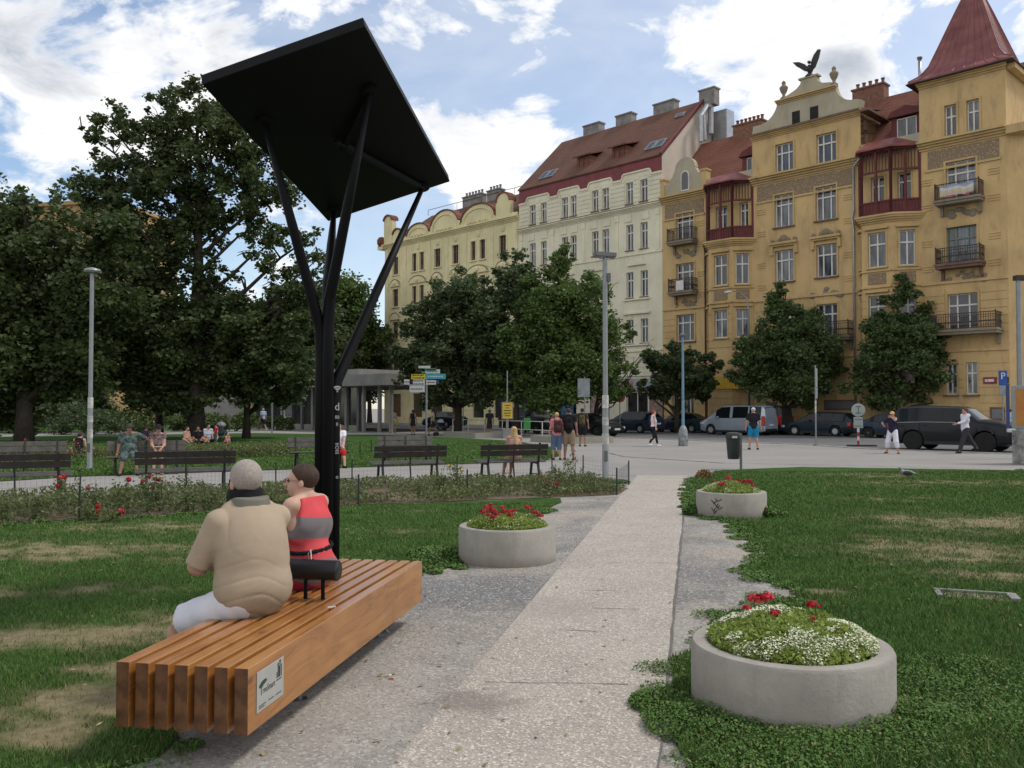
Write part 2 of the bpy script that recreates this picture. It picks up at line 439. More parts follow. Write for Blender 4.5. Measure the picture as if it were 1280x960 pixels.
# damp dark patch in the foreground gravel
# ---------------------------------------------------------------- lawns
def lawn_mat(name,blade=False):
    m,t=newmat(name); v=t.obj()
    at=t.node('ShaderNodeAttribute',attribute_name='dry').outputs['Fac']
    g=t.mix(t.mr(t.noise(v,1.6,5,.6),.35,.7),(.030,.078,.014),(.062,.135,.024))
    if blade: g=t.mix(t.mr(t.noise(v,40,2,.5),.4,.65,0,.6),g,(.095,.195,.038))
    else: g=t.mix(t.mr(t.noise(v,60,4,.7),.4,.7,0,.7),g,(.03,.04,.015))
    if blade:
        ri=t.node('ShaderNodeNewGeometry').outputs['Random Per Island']; g=t.mix(t.mr(ri,0,1,0,.7),g,(.095,.17,.035)); g=t.mix(t.mr(ri,.93,.95,0,.8),g,(.22,.19,.09))
    dryc=t.mix(t.mr(t.noise(v,12,4,.6),.35,.65),(.20,.165,.09),(.30,.25,.15))
    a=t.mix(t.math('MULTIPLY',at,1.0,clamp=True),g,dryc)
    principled(t,a,.8 if blade else .95,0,.25 if blade else .1,None if blade else t.noise(v,50,5,.7),.8,.03); return m
M_lawn=lawn_mat('lawn_soil'); M_blade=lawn_mat('grass_blades',True)
DRY=[]   # (pixel x, y, radius x m, radius y m, strength)
for (x,y,rx,ry,w) in [(70,690,1.8,.7,.75),(200,660,1.5,.6,.55),(60,740,.9,.35,.5),(70,800,.9,.3,1.2),(150,795,.7,.22,1.15),(230,775,.5,.22,.9),(110,880,.4,.32,1.4),(60,920,.3,.25,1.25),(10,900,.4,.2,.9),(185,860,.25,.3,1.3),(140,840,.3,.15,1.0),(190,700,.8,.3,.4),(490,665,1.0,.25,.5),(330,665,.8,.3,.3),(520,640,.8,.2,.3),
    (1180,690,1.2,1.0,.8),(1260,655,1.8,1.2,.85),(1120,625,1.0,.5,.45),(1240,720,.7,.35,.7),(1080,595,1.5,.8,.5),(1200,605,2.5,.9,.55),(1010,742,.3,.12,.9),(1300,700,1.2,.9,.5),(1050,690,.5,.4,.3)]:
    p=G(x,y); DRY.append((p.x,p.y,rx,ry,w))
def dryness(X,Y):
    d=np.zeros_like(X)
    for (a,b,rx,ry,w) in DRY: d=np.maximum(d,w*np.exp(-(((X-a)/rx)**2+((Y-b)/ry)**2)))
    n=fbm(X,Y,3.2,5); n2=fbm(X+7,Y*2.2,9.0,3)
    return np.clip((d*1.1+((n-.5)*2.2+(n2-.5)*1.6)*np.clip(d*2.5+.10,0,1))*1.15-.14,0,.92)
def inpoly(X,Y,poly):
    c=np.zeros(X.shape,bool); n=len(poly); j=n-1
    for i in range(n):
        xi,yi=poly[i][0],poly[i][1]; xj,yj=poly[j][0],poly[j][1]
        with np.errstate(divide='ignore',invalid='ignore'):
            c^=((yi>Y)!=(yj>Y))&(X<(xj-xi)*(Y-yi)/(yj-yi+1e-12)+xi)
        j=i
    return c
def refine(poly,step=.25,jit=.10,seed=1):
    out=[]; r=random.Random(seed); n=len(poly)
    for i in range(n):
        a=Vector(poly[i][:2]); b=Vector(poly[(i+1)%n][:2]); L=(b-a).length
        st=max(step,min(a.length,b.length)*.02); k=max(1,int(L/st)); d=(b-a).normalized(); s=Vector((-d.y,d.x))
        for q in range(k):
            p=a.lerp(b,q/k); jj=jit*(1 if p.length<30 else .4); out.append(tuple(p+s*(r.uniform(-jj,jj) if q else r.uniform(-jj,jj)*.3)))
    return out
def lawn(name,poly,z,cell,jit=.08,seed=1):
    poly=refine(poly,.22,jit,seed)
    xs=[p[0] for p in poly]; ys=[p[1] for p in poly]
    from mathutils.geometry import delaunay_2d_cdt
    x0,x1,y0,y1=max(min(xs),-22),min(max(xs),22),min(ys),min(max(ys),32)
    gx,gy=np.meshgrid(np.arange(x0,x1,cell),np.arange(y0,y1,cell)); gx=gx.ravel();gy=gy.ravel()
    k=inpoly(gx,gy,poly); gx=gx[k];gy=gy[k]
    pts=[Vector(p) for p in poly]+[Vector((a,b)) for a,b in zip(gx,gy)]
    n=len(poly)
    vo,eo,fo,_,_,_=delaunay_2d_cdt(pts,[],[list(range(n))],1,1e-5)
    m=bpy.data.meshes.new(name); m.from_pydata([(p.x,p.y,z) for p in vo],[],[tuple(f) for f in fo])
    if len(m.polygons) and m.polygons[0].normal.z<0: m.flip_normals()
    m.materials.append(M_lawn)
    co=np.empty(len(m.vertices)*3,np.float32); m.vertices.foreach_get('co',co); co=co.reshape(-1,3)
    at=m.attributes.new('dry','FLOAT','POINT'); at.data.foreach_set('value',dryness(co[:,0],co[:,1]).astype(np.float32))
    o=link(name,m); tag(o,kind='structure'); return o,poly
L_left=px([(-500,1250),(40,1010),(190,950),(215,905),(330,815),(430,755),(529,717),(575,706),(600,690),(655,655),(694,632),(700,623),(430,633),(0,657),(-500,684)])
L_right=px([(866,640),(905,652),(935,672),(952,690),(938,712),(955,727),(1000,741),(905,775),(862,815),(836,838),(822,880),(838,930),(900,985),(990,1250),(2600,1250),(1700,610),(1280,588.5),(1000,584),(905,588),(868,600),(858,622)])
L_far=px([(-500,618),(0,602),(100,596),(350,587.5),(460,584),(600,579.5),(680,576),(700,570),(694,560),(640,551),(560,547),(480,544),(320,541.5),(0,546),(-500,552)])
L_back=px([(-600,540),(0,541.5),(300,537),(310,531),(200,526),(-600,526)])
lawnL,pL=lawn('lawn',L_left,.014,.12,.09,1)
lawnR,pR=lawn('lawn',L_right,.014,.16,.10,2)
lawnF,pF=lawn('lawn',L_far,.014,1.0,.05,3)
lawnB,pB=lawn('lawn',L_back,.014,3,.05,4)
def blades(name,poly,n,ymin,ymax,h0,h1,w,power=1.0,seed=1,mask=None,xlim=(-12,14),lush=None,wide=1.0):
    r=np.random.RandomState(seed)
    xs=np.array([p[0] for p in poly]); ys=np.array([p[1] for p in poly])
    X=[];Y=[]
    tot=0
    while tot<n:
        u=r.rand(n*2); y=ymin*(ymax/ymin)**(u**power)     # even in the logarithm of distance
        hw=.66*y+2.0; x=(r.rand(n*2)*2-1)*hw
        k=inpoly(x,y,poly)&(x>xlim[0])&(x<xlim[1])
        if mask is not None: k&=mask(x,y,r)
        X.append(x[k]);Y.append(y[k]); tot+=k.sum()
        if k.sum()<10: break
    X=np.concatenate(X)[:n];Y=np.concatenate(Y)[:n]; n=len(X)
    dr=dryness(X,Y)
    keep=r.rand(n)>np.clip(dr*1.05-.1,0,.93); X=X[keep];Y=Y[keep];dr=dr[keep]; n=len(X)
    far=np.clip(Y/8,.7,3)
    hh=(h0+(h1-h0)*r.rand(n)**1.5)*(.6+.8*fbm(X,Y,2.2,3))
    if lush is not None: hh*=lush(X,Y)
    ww=w*far*(.6+.8*r.rand(n))*wide
    a=r.rand(n)*2*np.pi; le=hh*(.25+.75*r.rand(n)); la=r.rand(n)*2*np.pi
    dx=np.cos(a)*ww/2; dy=np.sin(a)*ww/2
    z0=.010
    v=np.zeros((n,5,3),np.float32)
    v[:,0]=np.stack([X-dx,Y-dy,np.full(n,z0)],1); v[:,1]=np.stack([X+dx,Y+dy,np.full(n,z0)],1)
    mx=X+np.cos(la)*le*.3; my=Y+np.sin(la)*le*.3
    v[:,2]=np.stack([mx+dx*.75,my+dy*.75,z0+hh*.6],1); v[:,3]=np.stack([mx-dx*.75,my-dy*.75,z0+hh*.6],1)
    v[:,4]=np.stack([X+np.cos(la)*le,Y+np.sin(la)*le,z0+hh],1)
    b=np.arange(n)[:,None]*5
    tri=np.concatenate([b+np.array([[0,1,2]]),b+np.array([[0,2,3]]),b+np.array([[3,2,4]])],1).reshape(-1)
    me=npmesh(name,v.reshape(-1,3),tri,3,M_blade)
    at=me.attributes.new('dry','FLOAT','POINT'); at.data.foreach_set('value',np.repeat(np.clip(dr*.8+r.rand(n)*.12-.04,0,1),5).astype(np.float32))
    return link(name,me)
tag(blades('grass',pL,190000,3.6,16,.02,.05,.006,1.0,11),'short mown grass of the lawn on the left behind the wooden bench','grass',kind='stuff')
def lush(X,Y): return 1+1.1*np.exp(-(((X-2.0)/1.5)**2+((Y-4.6)/1.1)**2))
tag(blades('grass',pR,270000,3.6,24,.022,.055,.007,1.0,12,lush=lush),'short grass of the lawn on the right around the concrete planters','grass',kind='stuff')
tag(blades('grass',pF,60000,19,46,.03,.07,.012,1.0,13,xlim=(-30,6)),'grass of the lawn beyond the asphalt path with the park benches','grass',kind='stuff')
# clover fringe: small leaf clusters around the near planter and along edges
def clover(name,cen,n,seed,hmax):
    r=np.random.RandomState(seed); V=[];
    c=np.array(cen); i=r.randint(0,len(c),n)
    rad=c[i,2]*np.sqrt(r.rand(n)); an=r.rand(n)*2*np.pi
    X=c[i,0]+rad*np.cos(an); Y=c[i,1]+rad*np.sin(an); Z=.01+hmax*r.rand(n)*c[i,3]*(1-.6*(rad/c[i,2])**2)
    s=(.005+.007*r.rand(n))*np.clip(Y/7,.8,1.5); a=r.rand(n)*2*np.pi
    tx=r.randn(n)*.5; ty=r.randn(n)*.5
    e1=np.stack([np.cos(a),np.sin(a),tx],1)*s[:,None]; e2=np.stack([-np.sin(a),np.cos(a),ty],1)*s[:,None]
    p=np.stack([X,Y,Z],1)
    v=np.stack([p-e1,p+e2*.8,p+e1*1.2,p-e2*.8],1).astype(np.float32)
    me=npmesh(name,v.reshape(-1,3),np.arange(n*4),4,M_blade)
    at=me.attributes.new('dry','FLOAT','POINT'); at.data.foreach_set('value',np.repeat(r.rand(n)*.06,4).astype(np.float32))
    return link(name,me)

def edge_tufts(poly,ymax,dens,seed,size=.16):
    r=random.Random(seed); out=[]
    n=len(poly)
    for i in range(n):
        a=Vector(poly[i]); b=Vector(poly[(i+1)%n])
        if not (3.2<a.y<ymax and abs(a.x)<.65*a.y+.5): continue
        for q in range(max(1,int((b-a).length*dens))):
            p=a.lerp(b,r.random()); out.append((p.x+r.uniform(-.12,.12),p.y+r.uniform(-.12,.12),size*r.uniform(.4,1.2),r.uniform(.3,.8)))
    return out
tag(clover('edge_weeds',edge_tufts(pL,15,7,3),26000,31,.07),'ragged weeds creeping over the gravel at the edge of the left lawn','weeds',kind='stuff')
tag(clover('edge_weeds',edge_tufts(pR,24,7,4),34000,32,.07),'ragged weeds creeping over the gravel at the edge of the right lawn','weeds',kind='stuff')

_r=np.random.RandomState(91); _n=420
_y=4*(22/4)**_r.rand(_n); _x=(_r.rand(_n)*2-1)*.62*_y; _a=_r.rand(_n)*6.28; _s=.012+.014*_r.rand(_n); _z=np.where(inpoly(_x,_y,pL)|inpoly(_x,_y,pR),.045,.016)
_e=np.stack([np.cos(_a),np.sin(_a),_r.randn(_n)*.25],1)*_s[:,None]; _f=np.stack([-np.sin(_a),np.cos(_a),_r.randn(_n)*.25],1)*(_s*.55)[:,None]; _p=np.stack([_x,_y,_z],1)
_v=np.stack([_p-_e,_p+_f,_p+_e,_p-_f],1).reshape(-1,3)
tag(link('fallen_leaves',npmesh('fallen_leaves',_v,np.arange(_n*4),4,pm('fallen_leaf',(.16,.10,.045),.85,.5,3,c2=(.34,.27,.13)))),'small dry leaves fallen on the path, gravel and lawns','fallen leaves',kind='stuff')
# ---------------------------------------------------------------- buildings
M_yel=facade_mat('ochre_render',(.57,.40,.195),(.25,.18,.105),.85)
M_yel2=facade_mat('ochre_trim',(.53,.375,.18),(.20,.155,.10),.7)
M_greyr=facade_mat('grey_render',(.42,.375,.275),(.15,.13,.10),.5)
M_white=facade_mat('ivory_render',(.72,.675,.52),(.36,.31,.21),.35)
M_whitet=facade_mat('ivory_trim',(.74,.695,.53),(.3,.26,.18),.4)
M_cream=facade_mat('cream_render',(.70,.63,.38),(.34,.28,.17),.4)
M_creamt=facade_mat('cream_trim',(.72,.64,.39),(.25,.20,.13),.5)
M_sidew=facade_mat('fire_wall',(.56,.50,.42),(.38,.33,.27),.3)
M_base=facade_mat('shop_plinth',(.30,.29,.24),(.16,.15,.13),.5)
M_red=pm('red_brown_paint',(.11,.018,.018),.6,.3,2,bump=.15)
M_redm=pm('maroon_sheet',(.17,.03,.035),.55,.25,1.5,bump=.1)
M_redroof=pm('painted_tin_roof',(.19,.045,.042),.45,.3,1.2,c2=(.25,.085,.075),bump=.1)
M_wood=pm('brown_window_paint',(.12,.055,.035),.6,.2,4)
M_wf=pm('white_window_paint',(.62,.60,.56),.55,.12,3)
M_gf=pm('green_window_paint',(.12,.18,.14),.55,.12,3)
M_sill=pm('sill_tin',(.15,.085,.06),.6,.3,3)
M_iron=pm('rusty_iron',(.045,.03,.026),.7,.4,6)
M_zinc=pm('zinc_pipe',(.38,.39,.40),.4,.15,3,metal=.6)
M_stone=facade_mat('grey_stone_ornament',(.25,.21,.155),(.10,.085,.07),.7)
M_brick=pm('chimney_brick',(.20,.10,.07),.9,.35,5,bump=.3)
M_cement=pm('chimney_cement',(.21,.20,.19),.9,.3,2,bump=.2)
M_statue=pm('bronze_statue',(.035,.028,.025),.6,.3,8)
def tile_mat(name,c1,c2,axis='X'):
    m,t=newmat(name); v=t.obj()
    # rows of tiles run along x; the vertex frame of every roof slope keeps x level
    s=t.node('ShaderNodeSeparateXYZ'); t.l.new(v,s.inputs[0])
    row=t.math('FRACT',t.math('MULTIPLY',s.outputs[2],3.1))
    colf=t.math('FRACT',t.math('MULTIPLY',s.outputs[0],4.2))
    br=t.node('ShaderNodeTexBrick',offset=.5); t.l.new(t.mapv(v,(4.2,0,0)),br.inputs[0])
    n=t.noise(t.mapv(v,(4,4,4)),1.3,6,.7)
    a=t.mix(t.mr(n,.3,.7),c1,c2)
    a=t.mix(t.mr(t.noise(v,.6,5,.6),.45,.7,0,.5),a,tuple(x*.6 for x in c1))
    a=t.mix(t.mr(row,0,.16,.65,0),a,(.03,.02,.018))
    h=t.math('ADD',row,t.math('MULTIPLY',t.math('ABSOLUTE',t.math('SUBTRACT',colf,.5)),.7))
    principled(t,a,.85,0,.2,h,.8,.05); MATS[name]=m; return m
M_tile=tile_mat('roof_tiles',(.165,.062,.042),(.24,.105,.075))
M_tiled=tile_mat('old_roof_tiles',(.12,.062,.045),(.19,.095,.065))
def frieze_mat():
    m,t=newmat('sgraffito_frieze'); v=t.obj()
    w=t.noise(v,4.2,3,.6,2.2); w2=t.vor(t.mapv(v,(1,1,1)),7,'F1')
    k=t.mr(t.math('ADD',t.math('MULTIPLY',w,1.1),w2),.62,.95)
    a=t.mix(k,(.42,.34,.22),(.24,.175,.115))
    principled(t,a,.9,0,.15,k,.3,.03); return m
M_frieze=frieze_mat()
def glass_mat():
    m,t=newmat('window_glass'); v=t.obj()
    oi=t.node('ShaderNodeObjectInfo').outputs['Random']
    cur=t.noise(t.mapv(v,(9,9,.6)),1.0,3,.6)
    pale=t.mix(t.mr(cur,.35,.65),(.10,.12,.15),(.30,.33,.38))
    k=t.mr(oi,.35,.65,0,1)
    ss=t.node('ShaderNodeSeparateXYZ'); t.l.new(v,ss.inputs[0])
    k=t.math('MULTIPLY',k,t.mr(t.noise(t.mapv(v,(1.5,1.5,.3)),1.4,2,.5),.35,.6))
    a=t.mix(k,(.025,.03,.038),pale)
    b=principled(t,a,.08,0,.8); return m
M_glass=glass_mat()
M_dark=pm('dark_interior',(.018,.017,.018),.9,.2,2)
_wc={}
def window_mesh(w,h,nv,tr,fm,ft=.075):
    """casement: outer frame, nv vertical mullions, transom at height share tr; origin bottom centre, front at y=0"""
    key=(round(w,2),round(h,2),nv,tr,fm.name)
    if key in _wc: return _wc[key]
    mb=MB(); hw=w/2
    mb.box(-hw,-hw+ft,0,.08,0,h); mb.box(hw-ft,hw,0,.08,0,h)
    mb.box(-hw+ft,hw-ft,0,.08,0,ft); mb.box(-hw+ft,hw-ft,0,.08,h-ft,h)
    for i in range(nv):
        x=-hw+w*(i+1)/(nv+1)
        if nv==2: x=(-.2*w,.2*w)[i]
        mb.box(x-.045,x+.045,-.015,.075,ft,h-ft)
    if tr:
        z=h*tr; mb.box(-hw+ft,hw-ft,-.03,.07,z-.05,z+.05)
    f=mb.mesh('window',fm)
    g=MB(); g.box(-hw+ft*.5,hw-ft*.5,.045,.06,ft*.5,h-ft*.5)
    p=g.mesh('pane',M_glass)
    _wc[key]=(f,p); return _wc[key]
def add_window(par,x,z,w,h,nv=2,tr=.66,fm=None,y=.18,rz=0,sill=True,M=None):
    f,p=window_mesh(w,h,nv,tr,fm or M_wf)
    o=link('window',f,par,(x,y,z),rz); link('pane',p,o)
    return o
def wall(mb,x0,x1,z0,z1,holes,y=0.0,dep=.42,mi=0):
    H=[h for h in holes if h[0]>x0-1e-6 and h[1]<x1+1e-6 and h[2]>z0-1e-6 and h[3]<z1+1e-6]
    xs=sorted({x0,x1}|{h[0] for h in H}|{h[1] for h in H}); zs=sorted({z0,z1}|{h[2] for h in H}|{h[3] for h in H})
    for i in range(len(xs)-1):
        for j in range(len(zs)-1):
            cx=(xs[i]+xs[i+1])/2; cz=(zs[j]+zs[j+1])/2
            if any(h[0]<cx<h[1] and h[2]<cz<h[3] for h in H): continue
            mb.add([(xs[i],y,zs[j]),(xs[i+1],y,zs[j]),(xs[i+1],y,zs[j+1]),(xs[i],y,zs[j+1])],[(0,1,2,3)],mi)
    for a,b,c,d in H:
        mb.add([(a,y,c),(a,y+dep,c),(a,y+dep,d),(a,y,d),(b,y,c),(b,y+dep,c),(b,y+dep,d),(b,y,d)],
               [(0,3,2,1),(4,5,6,7),(0,1,5,4),(3,7,6,2)],mi)
        mb.add([(a,y+dep,c),(b,y+dep,c),(b,y+dep,d),(a,y+dep,d)],[(0,1,2,3)],mi)
def bands(mb,x0,x1,z0,z1,holes,n,proud=.035,gap=.05,y=0,mar=.14):
    hh=(z1-z0)/n
    for i in range(n):
        a=z0+i*hh+gap/2; b=z0+(i+1)*hh-gap/2
        cut=sorted([(h[0]-mar,h[1]+mar) for h in holes if h[3]+mar>a and h[2]-mar<b])
        x=x0
        for c,d in cut:
            if c>x+.05 and c<=x1: mb.box(x,min(c,x1),y-proud,y,a,b)
            x=max(x,d)
        if x<x1-.05: mb.box(x,x1,y-proud,y,a,b)
def surround(mb,h,t=.13,pr=.06,y=0,bottom=False):
    a,b,c,d=h
    mb.box(a-t,a-.003,y-pr,y+.01,c-(.0),d+t); mb.box(b+.003,b+t,y-pr,y+.01,c,d+t); mb.box(a-.003,b+.003,y-pr,y+.01,d+.003,d+t)
def cornice(mb,x0,x1,z,h=.5,dep=.45,y=0,steps=4,ends=0.0):
    for i in range(steps):
        f=(i+1)/steps; e=ends*f
        mb.box(x0-e,x1+e,y-dep*f**1.3,y,z+h*i/steps+(.002*i),z+h*(i+1)/steps)
def house(name,s0,label,cat='building'):
    o=empty(name,SF(s0,57.0,.13),TA,label,cat); return o
GZ=.13
# ============ ochre corner house
S0=-41.5
yb=house('apartment_building',S0,'ochre corner apartment house with a red pointed tower roof and an eagle on its gable')
def Y_(): return MB(ox=S0,oz=GZ)
rows=[(6.65,8.98),(10.72,13.0),(14.7,17.0)]
holes=[]; wins=[]
def hole(a,b,c,d,nv=2,tr=.66,fm=None,lst=holes,wl=wins): lst.append((a,b,c,d)); wl.append((a,b,c,d,nv,tr,fm))
for (c,d) in ((6.95,9.03),(10.85,13.05),(14.8,17.0)): hole(-40.15,-38.5,c,d,2,.7)
for a,b in ((-36.5,-35.5),(-34.48,-33.74)): hole(a,b,15.1,16.95,1,.68)
for a,b in ((-31.62,-30.2),(-28.5,-27.03)):
    for (c,d) in ((6.7,8.87),(10.75,13.0),(14.68,17.0)): hole(a,b,c,d,2,.68)
    hole(a+.1,b+.05,18.55,20.65,2,.68)
for a,b in ((-24.63,-23.76),(-22.9,-22.05)): hole(a,b,15.05,16.95,1,.68)
for (c,d) in ((6.55,8.78),(10.65,12.93),(14.65,17.0)): hole(-19.93,-18.2,c,d,2,.68,M_gf if c>10 and c<11 else None)
hole(-19.96,-19.27,18.55,20.58,1,.65); hole(-18.68,-17.96,18.55,20.58,1,.65)
hole(-18.95,-18.28,2.57,4.54,1,.66); hole(-20.08,-19.46,2.57,4.5,1,.66)
for a in (-24.4,-22.7,-31.6,-30.2,-28.4,-36.3,-34.4): hole(a,a+.7,2.6,4.4,1,.66)
for a in (-40.6,-39.4): hole(a,a+.8,.5,2.9,1,.0)
for a in (-37.4,-36.2): hole(a,a+.9,.5,2.9,1,.0)
w=Y_(); wall(w,-41.5,-16.5,GZ,18.2,holes)
wall(w,-33.4,-25.3,18.2,21.5,holes); wall(w,-21.5,-16.5,18.2,22.3,holes)
# attic of the middle bay and tower: side walls
for (x,z0,z1,d) in ((-33.4,18.2,21.5,2.4),(-25.3,18.2,21.5,2.4),(-21.5,18.2,22.3,5.2)):
    w.add([(x,0,z0),(x,d,z0),(x,d,z1),(x,0,z1)],[(0,1,2,3)])
# chamfered corner and the return front
def yface(x0,y0,x1,y1,z0,z1,mb): mb.add([(x0,y0,z0),(x1,y1,z0),(x1,y1,z1),(x0,y0,z1)],[(0,1,2,3)])
yface(-16.5,0,-15.7,.8,GZ,18.2,w); yface(-15.7,.8,-15.7,14,GZ,18.2,w)
yface(-16.5,0,-16.5,5.2,18.2,22.3,w)
w.add([(-21.5,5.2,18.2),(-16.5,5.2,18.2),(-16.5,5.2,22.3),(-21.5,5.2,22.3)],[(3,2,1,0)])
yface(-41.5,14,-41.5,0,GZ,18.2,w)
w.build('wall',M_yel,yb)
for (a,b,c,d,nv,tr,fm) in wins: add_window(yb,(a+b)/2-S0,c-GZ,b-a,d-c,nv,tr,fm)
# rusticated lower storeys
t=Y_(); 
for a,b in ((-41.4,-37.3),(-33.3,-25.7),(-21.3,-16.55)): bands(t,a,b,.6,4.9,holes,9,mar=.1); bands(t,a,b,6.3,9.2,holes,6,mar=.16)
for z in (5.2,9.45): 
    for a,b in ((-41.45,-37.2),(-33.35,-25.6),(-21.45,-16.52)): t.box(a,b,-.1,0,z,z+.16)
for zz in (10.3,11.9,14.2,15.8):   # little strings between the windows
    for cx in (-37.9,-32.7,-26.2,-21.1,-17.2):
        for k in range(3): t.box(cx-.32,cx+.32,-.05,0,zz+k*.16,zz+k*.16+.08)
for z in (1.0,2.2,3.2,4.2): t.box(-15.72,-15.66,1.0,13,z,z+.5)
build_split(t,'rustication',M_yel,yb,.08)
t=Y_()
for h in holes:
    if h[2]>6: surround(t,h,.12,.07)
for a,b in ((-31.62,-30.2),(-28.5,-27.03)):   # hood moulds with scrolls over the second floor
    t.box(a-.35,b+.35,-.32,0,13.42,13.58); t.box(a-.28,b+.28,-.2,0,13.28,13.42)
    for x in (a-.22,b+.22): t.box(x-.12,x+.12,-.18,0,12.7,13.28)
build_split(t,'window_surround',M_yel2,yb,.03)
t=Y_()
for a,b in ((-31.62,-30.2),(-28.5,-27.03)):
    for x,r_ in (((a+b)/2,.30),(a-.15,.16),(b+.15,.16),((a+b)/2-.35,.16),((a+b)/2+.35,.16)): t.ball((x,-.12,13.6+r_*.7),r_,10,sq=(1,.5,.9))
rr=random.Random(9)
for cx,z,wd in ((-27.8,9.75,2.6),(-19.05,9.9,2.6),(-19.05,13.9,2.2),(-39.3,9.95,1.9),(-39.3,14.0,1.7)):
    for k in range(16):
        x=cx+rr.uniform(-wd/2,wd/2); zz=z-.5*abs(x-cx)/wd*1.2; t.ball((x,-.02,zz+rr.uniform(-.15,.2)),rr.uniform(.10,.2),7,sq=(1.3,.4,1))
build_split(t,'stucco_ornament',M_stone,yb,.03)
t=Y_()
for h in holes:
    if h[2]>6 or h[0]>-21: t.box(h[0]-.14,h[1]+.14,-.16,.02,h[2]-.1,h[2]-.01)
build_split(t,'window_sill',M_sill,yb,.03)
# cornices and friezes
t=Y_()
for a,b in ((-41.5,-37.35),(-33.4,-25.3),(-21.5,-16.5)): cornice(t,a,b,18.0,.55,.5,0,4,.05)
cornice(t,-33.4,-25.3,21.3,.4,.4,0,4,.12); cornice(t,-21.5,-16.5,22.0,.35,.35,0,3,.1)
t.box(-16.45,-15.45,-.3,13,18.0,18.5); t.box(-16.45,-16.0,.1,5.4,22.0,22.3)
for a,b in ((-41.3,-37.5),(-33.1,-25.7),(-21.2,-16.8)): t.box(a,b,-.09,0,16.62,16.76)
t.box(-15.8,-15.5,1.2,13,16.7,16.86); t.box(-15.8,-15.4,.8,13,9.4,9.6)
build_split(t,'cornice',M_yel2,yb,.03)
t=Y_()
for a,b,sk in ((-41.2,-37.6,(-40.35,-38.3)),(-33.0,-25.8,None),(-21.0,-16.9,(-20.15,-17.98))):
    hs=[h for h in holes if h[2]>14 and h[2]<15 and h[0]>a-.5 and h[1]<b+.5]
    x=a
    for h in sorted(hs): t.box(x,h[0]-.13,-.045,0,16.78,17.9); t.box(h[0]-.13,h[1]+.13,-.045,0,17.13,17.9); x=h[1]+.13
    t.box(x,b,-.045,0,16.78,17.9)
t.box(-15.73,-15.66,1.2,6,16.9,17.9)
build_split(t,'frieze',M_frieze,yb,.03)
# curved gable in the middle
def arc(cx,cz,rx,rz,a0,a1,n=8): return [(cx+rx*math.cos(R(a0+(a1-a0)*i/n)),cz+rz*math.sin(R(a0+(a1-a0)*i/n))) for i in range(n+1)]
pl=[(-33.4,21.7),(-25.3,21.7),(-25.2,22.35),(-25.6,22.5)]+arc(-25.7,24.0,1.35,1.5,268,190)+[(-27.0,23.6),(-31.2,23.6)]+arc(-32.8,24.0,1.5,1.6,-10,-88)+[(-33.3,22.4)]
t=Y_(); 
ghol=[(-30.2,-29.62,21.8,22.72),(-28.85,-28.25,21.8,22.72)]
t.prism(pl,-.02,.5); t.build('gable',M_greyr,yb)
t=Y_()
for h in ghol: t.box(h[0],h[1],-.05,.02,h[2],h[3])
t.build('attic_window',M_dark,yb)
t=Y_(); cornice(t,-31.35,-26.95,23.5,.28,.3,0,3,.08); t.build('gable_cornice',M_yel2,yb)
pl=[(-30.9,23.79),(-27.1,23.79)]+arc(-26.6,25.3,1.7,1.3,240,182,6)+[(-28.5,25.75),(-29.6,25.75)]+arc(-31.2,25.5,1.45,1.5,0,-75,6)
pl=[(-30.9,23.79),(-27.0,23.79),(-27.3,24.1),(-27.9,24.22),(-28.25,24.4),(-28.4,24.85),(-29.5,24.85),(-29.6,24.55),(-29.9,24.3),(-30.4,24.1),(-30.85,23.95)]
t=Y_(); t.prism(pl,.0,.45); t.box(-29.7,-28.25,-.08,.5,24.852,24.97); t.build('gable_top',M_greyr,yb)
for x in (-30.95,-27.2):
    t=Y_(); t.lathe([(.26,0),(.26,.18),(.13,.28),(.1,.42),(.2,.58),(.30,.85),(.30,.95),(.16,1.08),(.12,1.14),(.15,1.22),(.13,1.34),(.0,1.46)],12,(x,.2,23.8)); t.build('urn',M_stone,yb,'all')
# eagle with spread wings
t=Y_(); ex,ey,ez=-28.95,.2,24.97
t.lathe([(.42,0),(.36,.12),(.2,.3),(0,.42)],10,(ex,ey,ez))
t.ball((ex,ey,ez+.75),.3,10,sq=(.85,1.1,1.45)); t.ball((ex+.12,ey-.28,ez+1.25),.15,8,sq=(1,1.3,1)); t.tube([(ex+.13,ey-.4,ez+1.24),(ex+.14,ey-.56,ez+1.17)],[.06,.01],6)
t.tube([(ex,ey,ez+.35),(ex-.05,ey+.3,ez+.05)],[.18,.1],6)
for sg,pts in ((-1,[(-.15,.95),(-.45,1.35),(-.95,1.7),(-1.55,1.85),(-1.3,1.5),(-1.15,1.3),(-.85,1.05),(-.55,.75),(-.3,.6)]),(1,[(.12,1.0),(.2,1.5),(.4,1.95),(.75,2.35),(.98,2.3),(.9,1.95),(.82,1.6),(.65,1.2),(.5,.8),(.25,.6)])):
    n=len(pts); poly=[(ex+p[0],ez+p[1]) for p in pts]
    if sg<0: poly=poly[::-1]
    t.prism(poly[::-1],ey-.08,ey+.06)
t.v=[(ex-S0+(x-ex+S0)*.82,y,ez-GZ+(z-ez+GZ)*.74) for x,y,z in t.v]; t.build('eagle_statue',M_statue,yb)
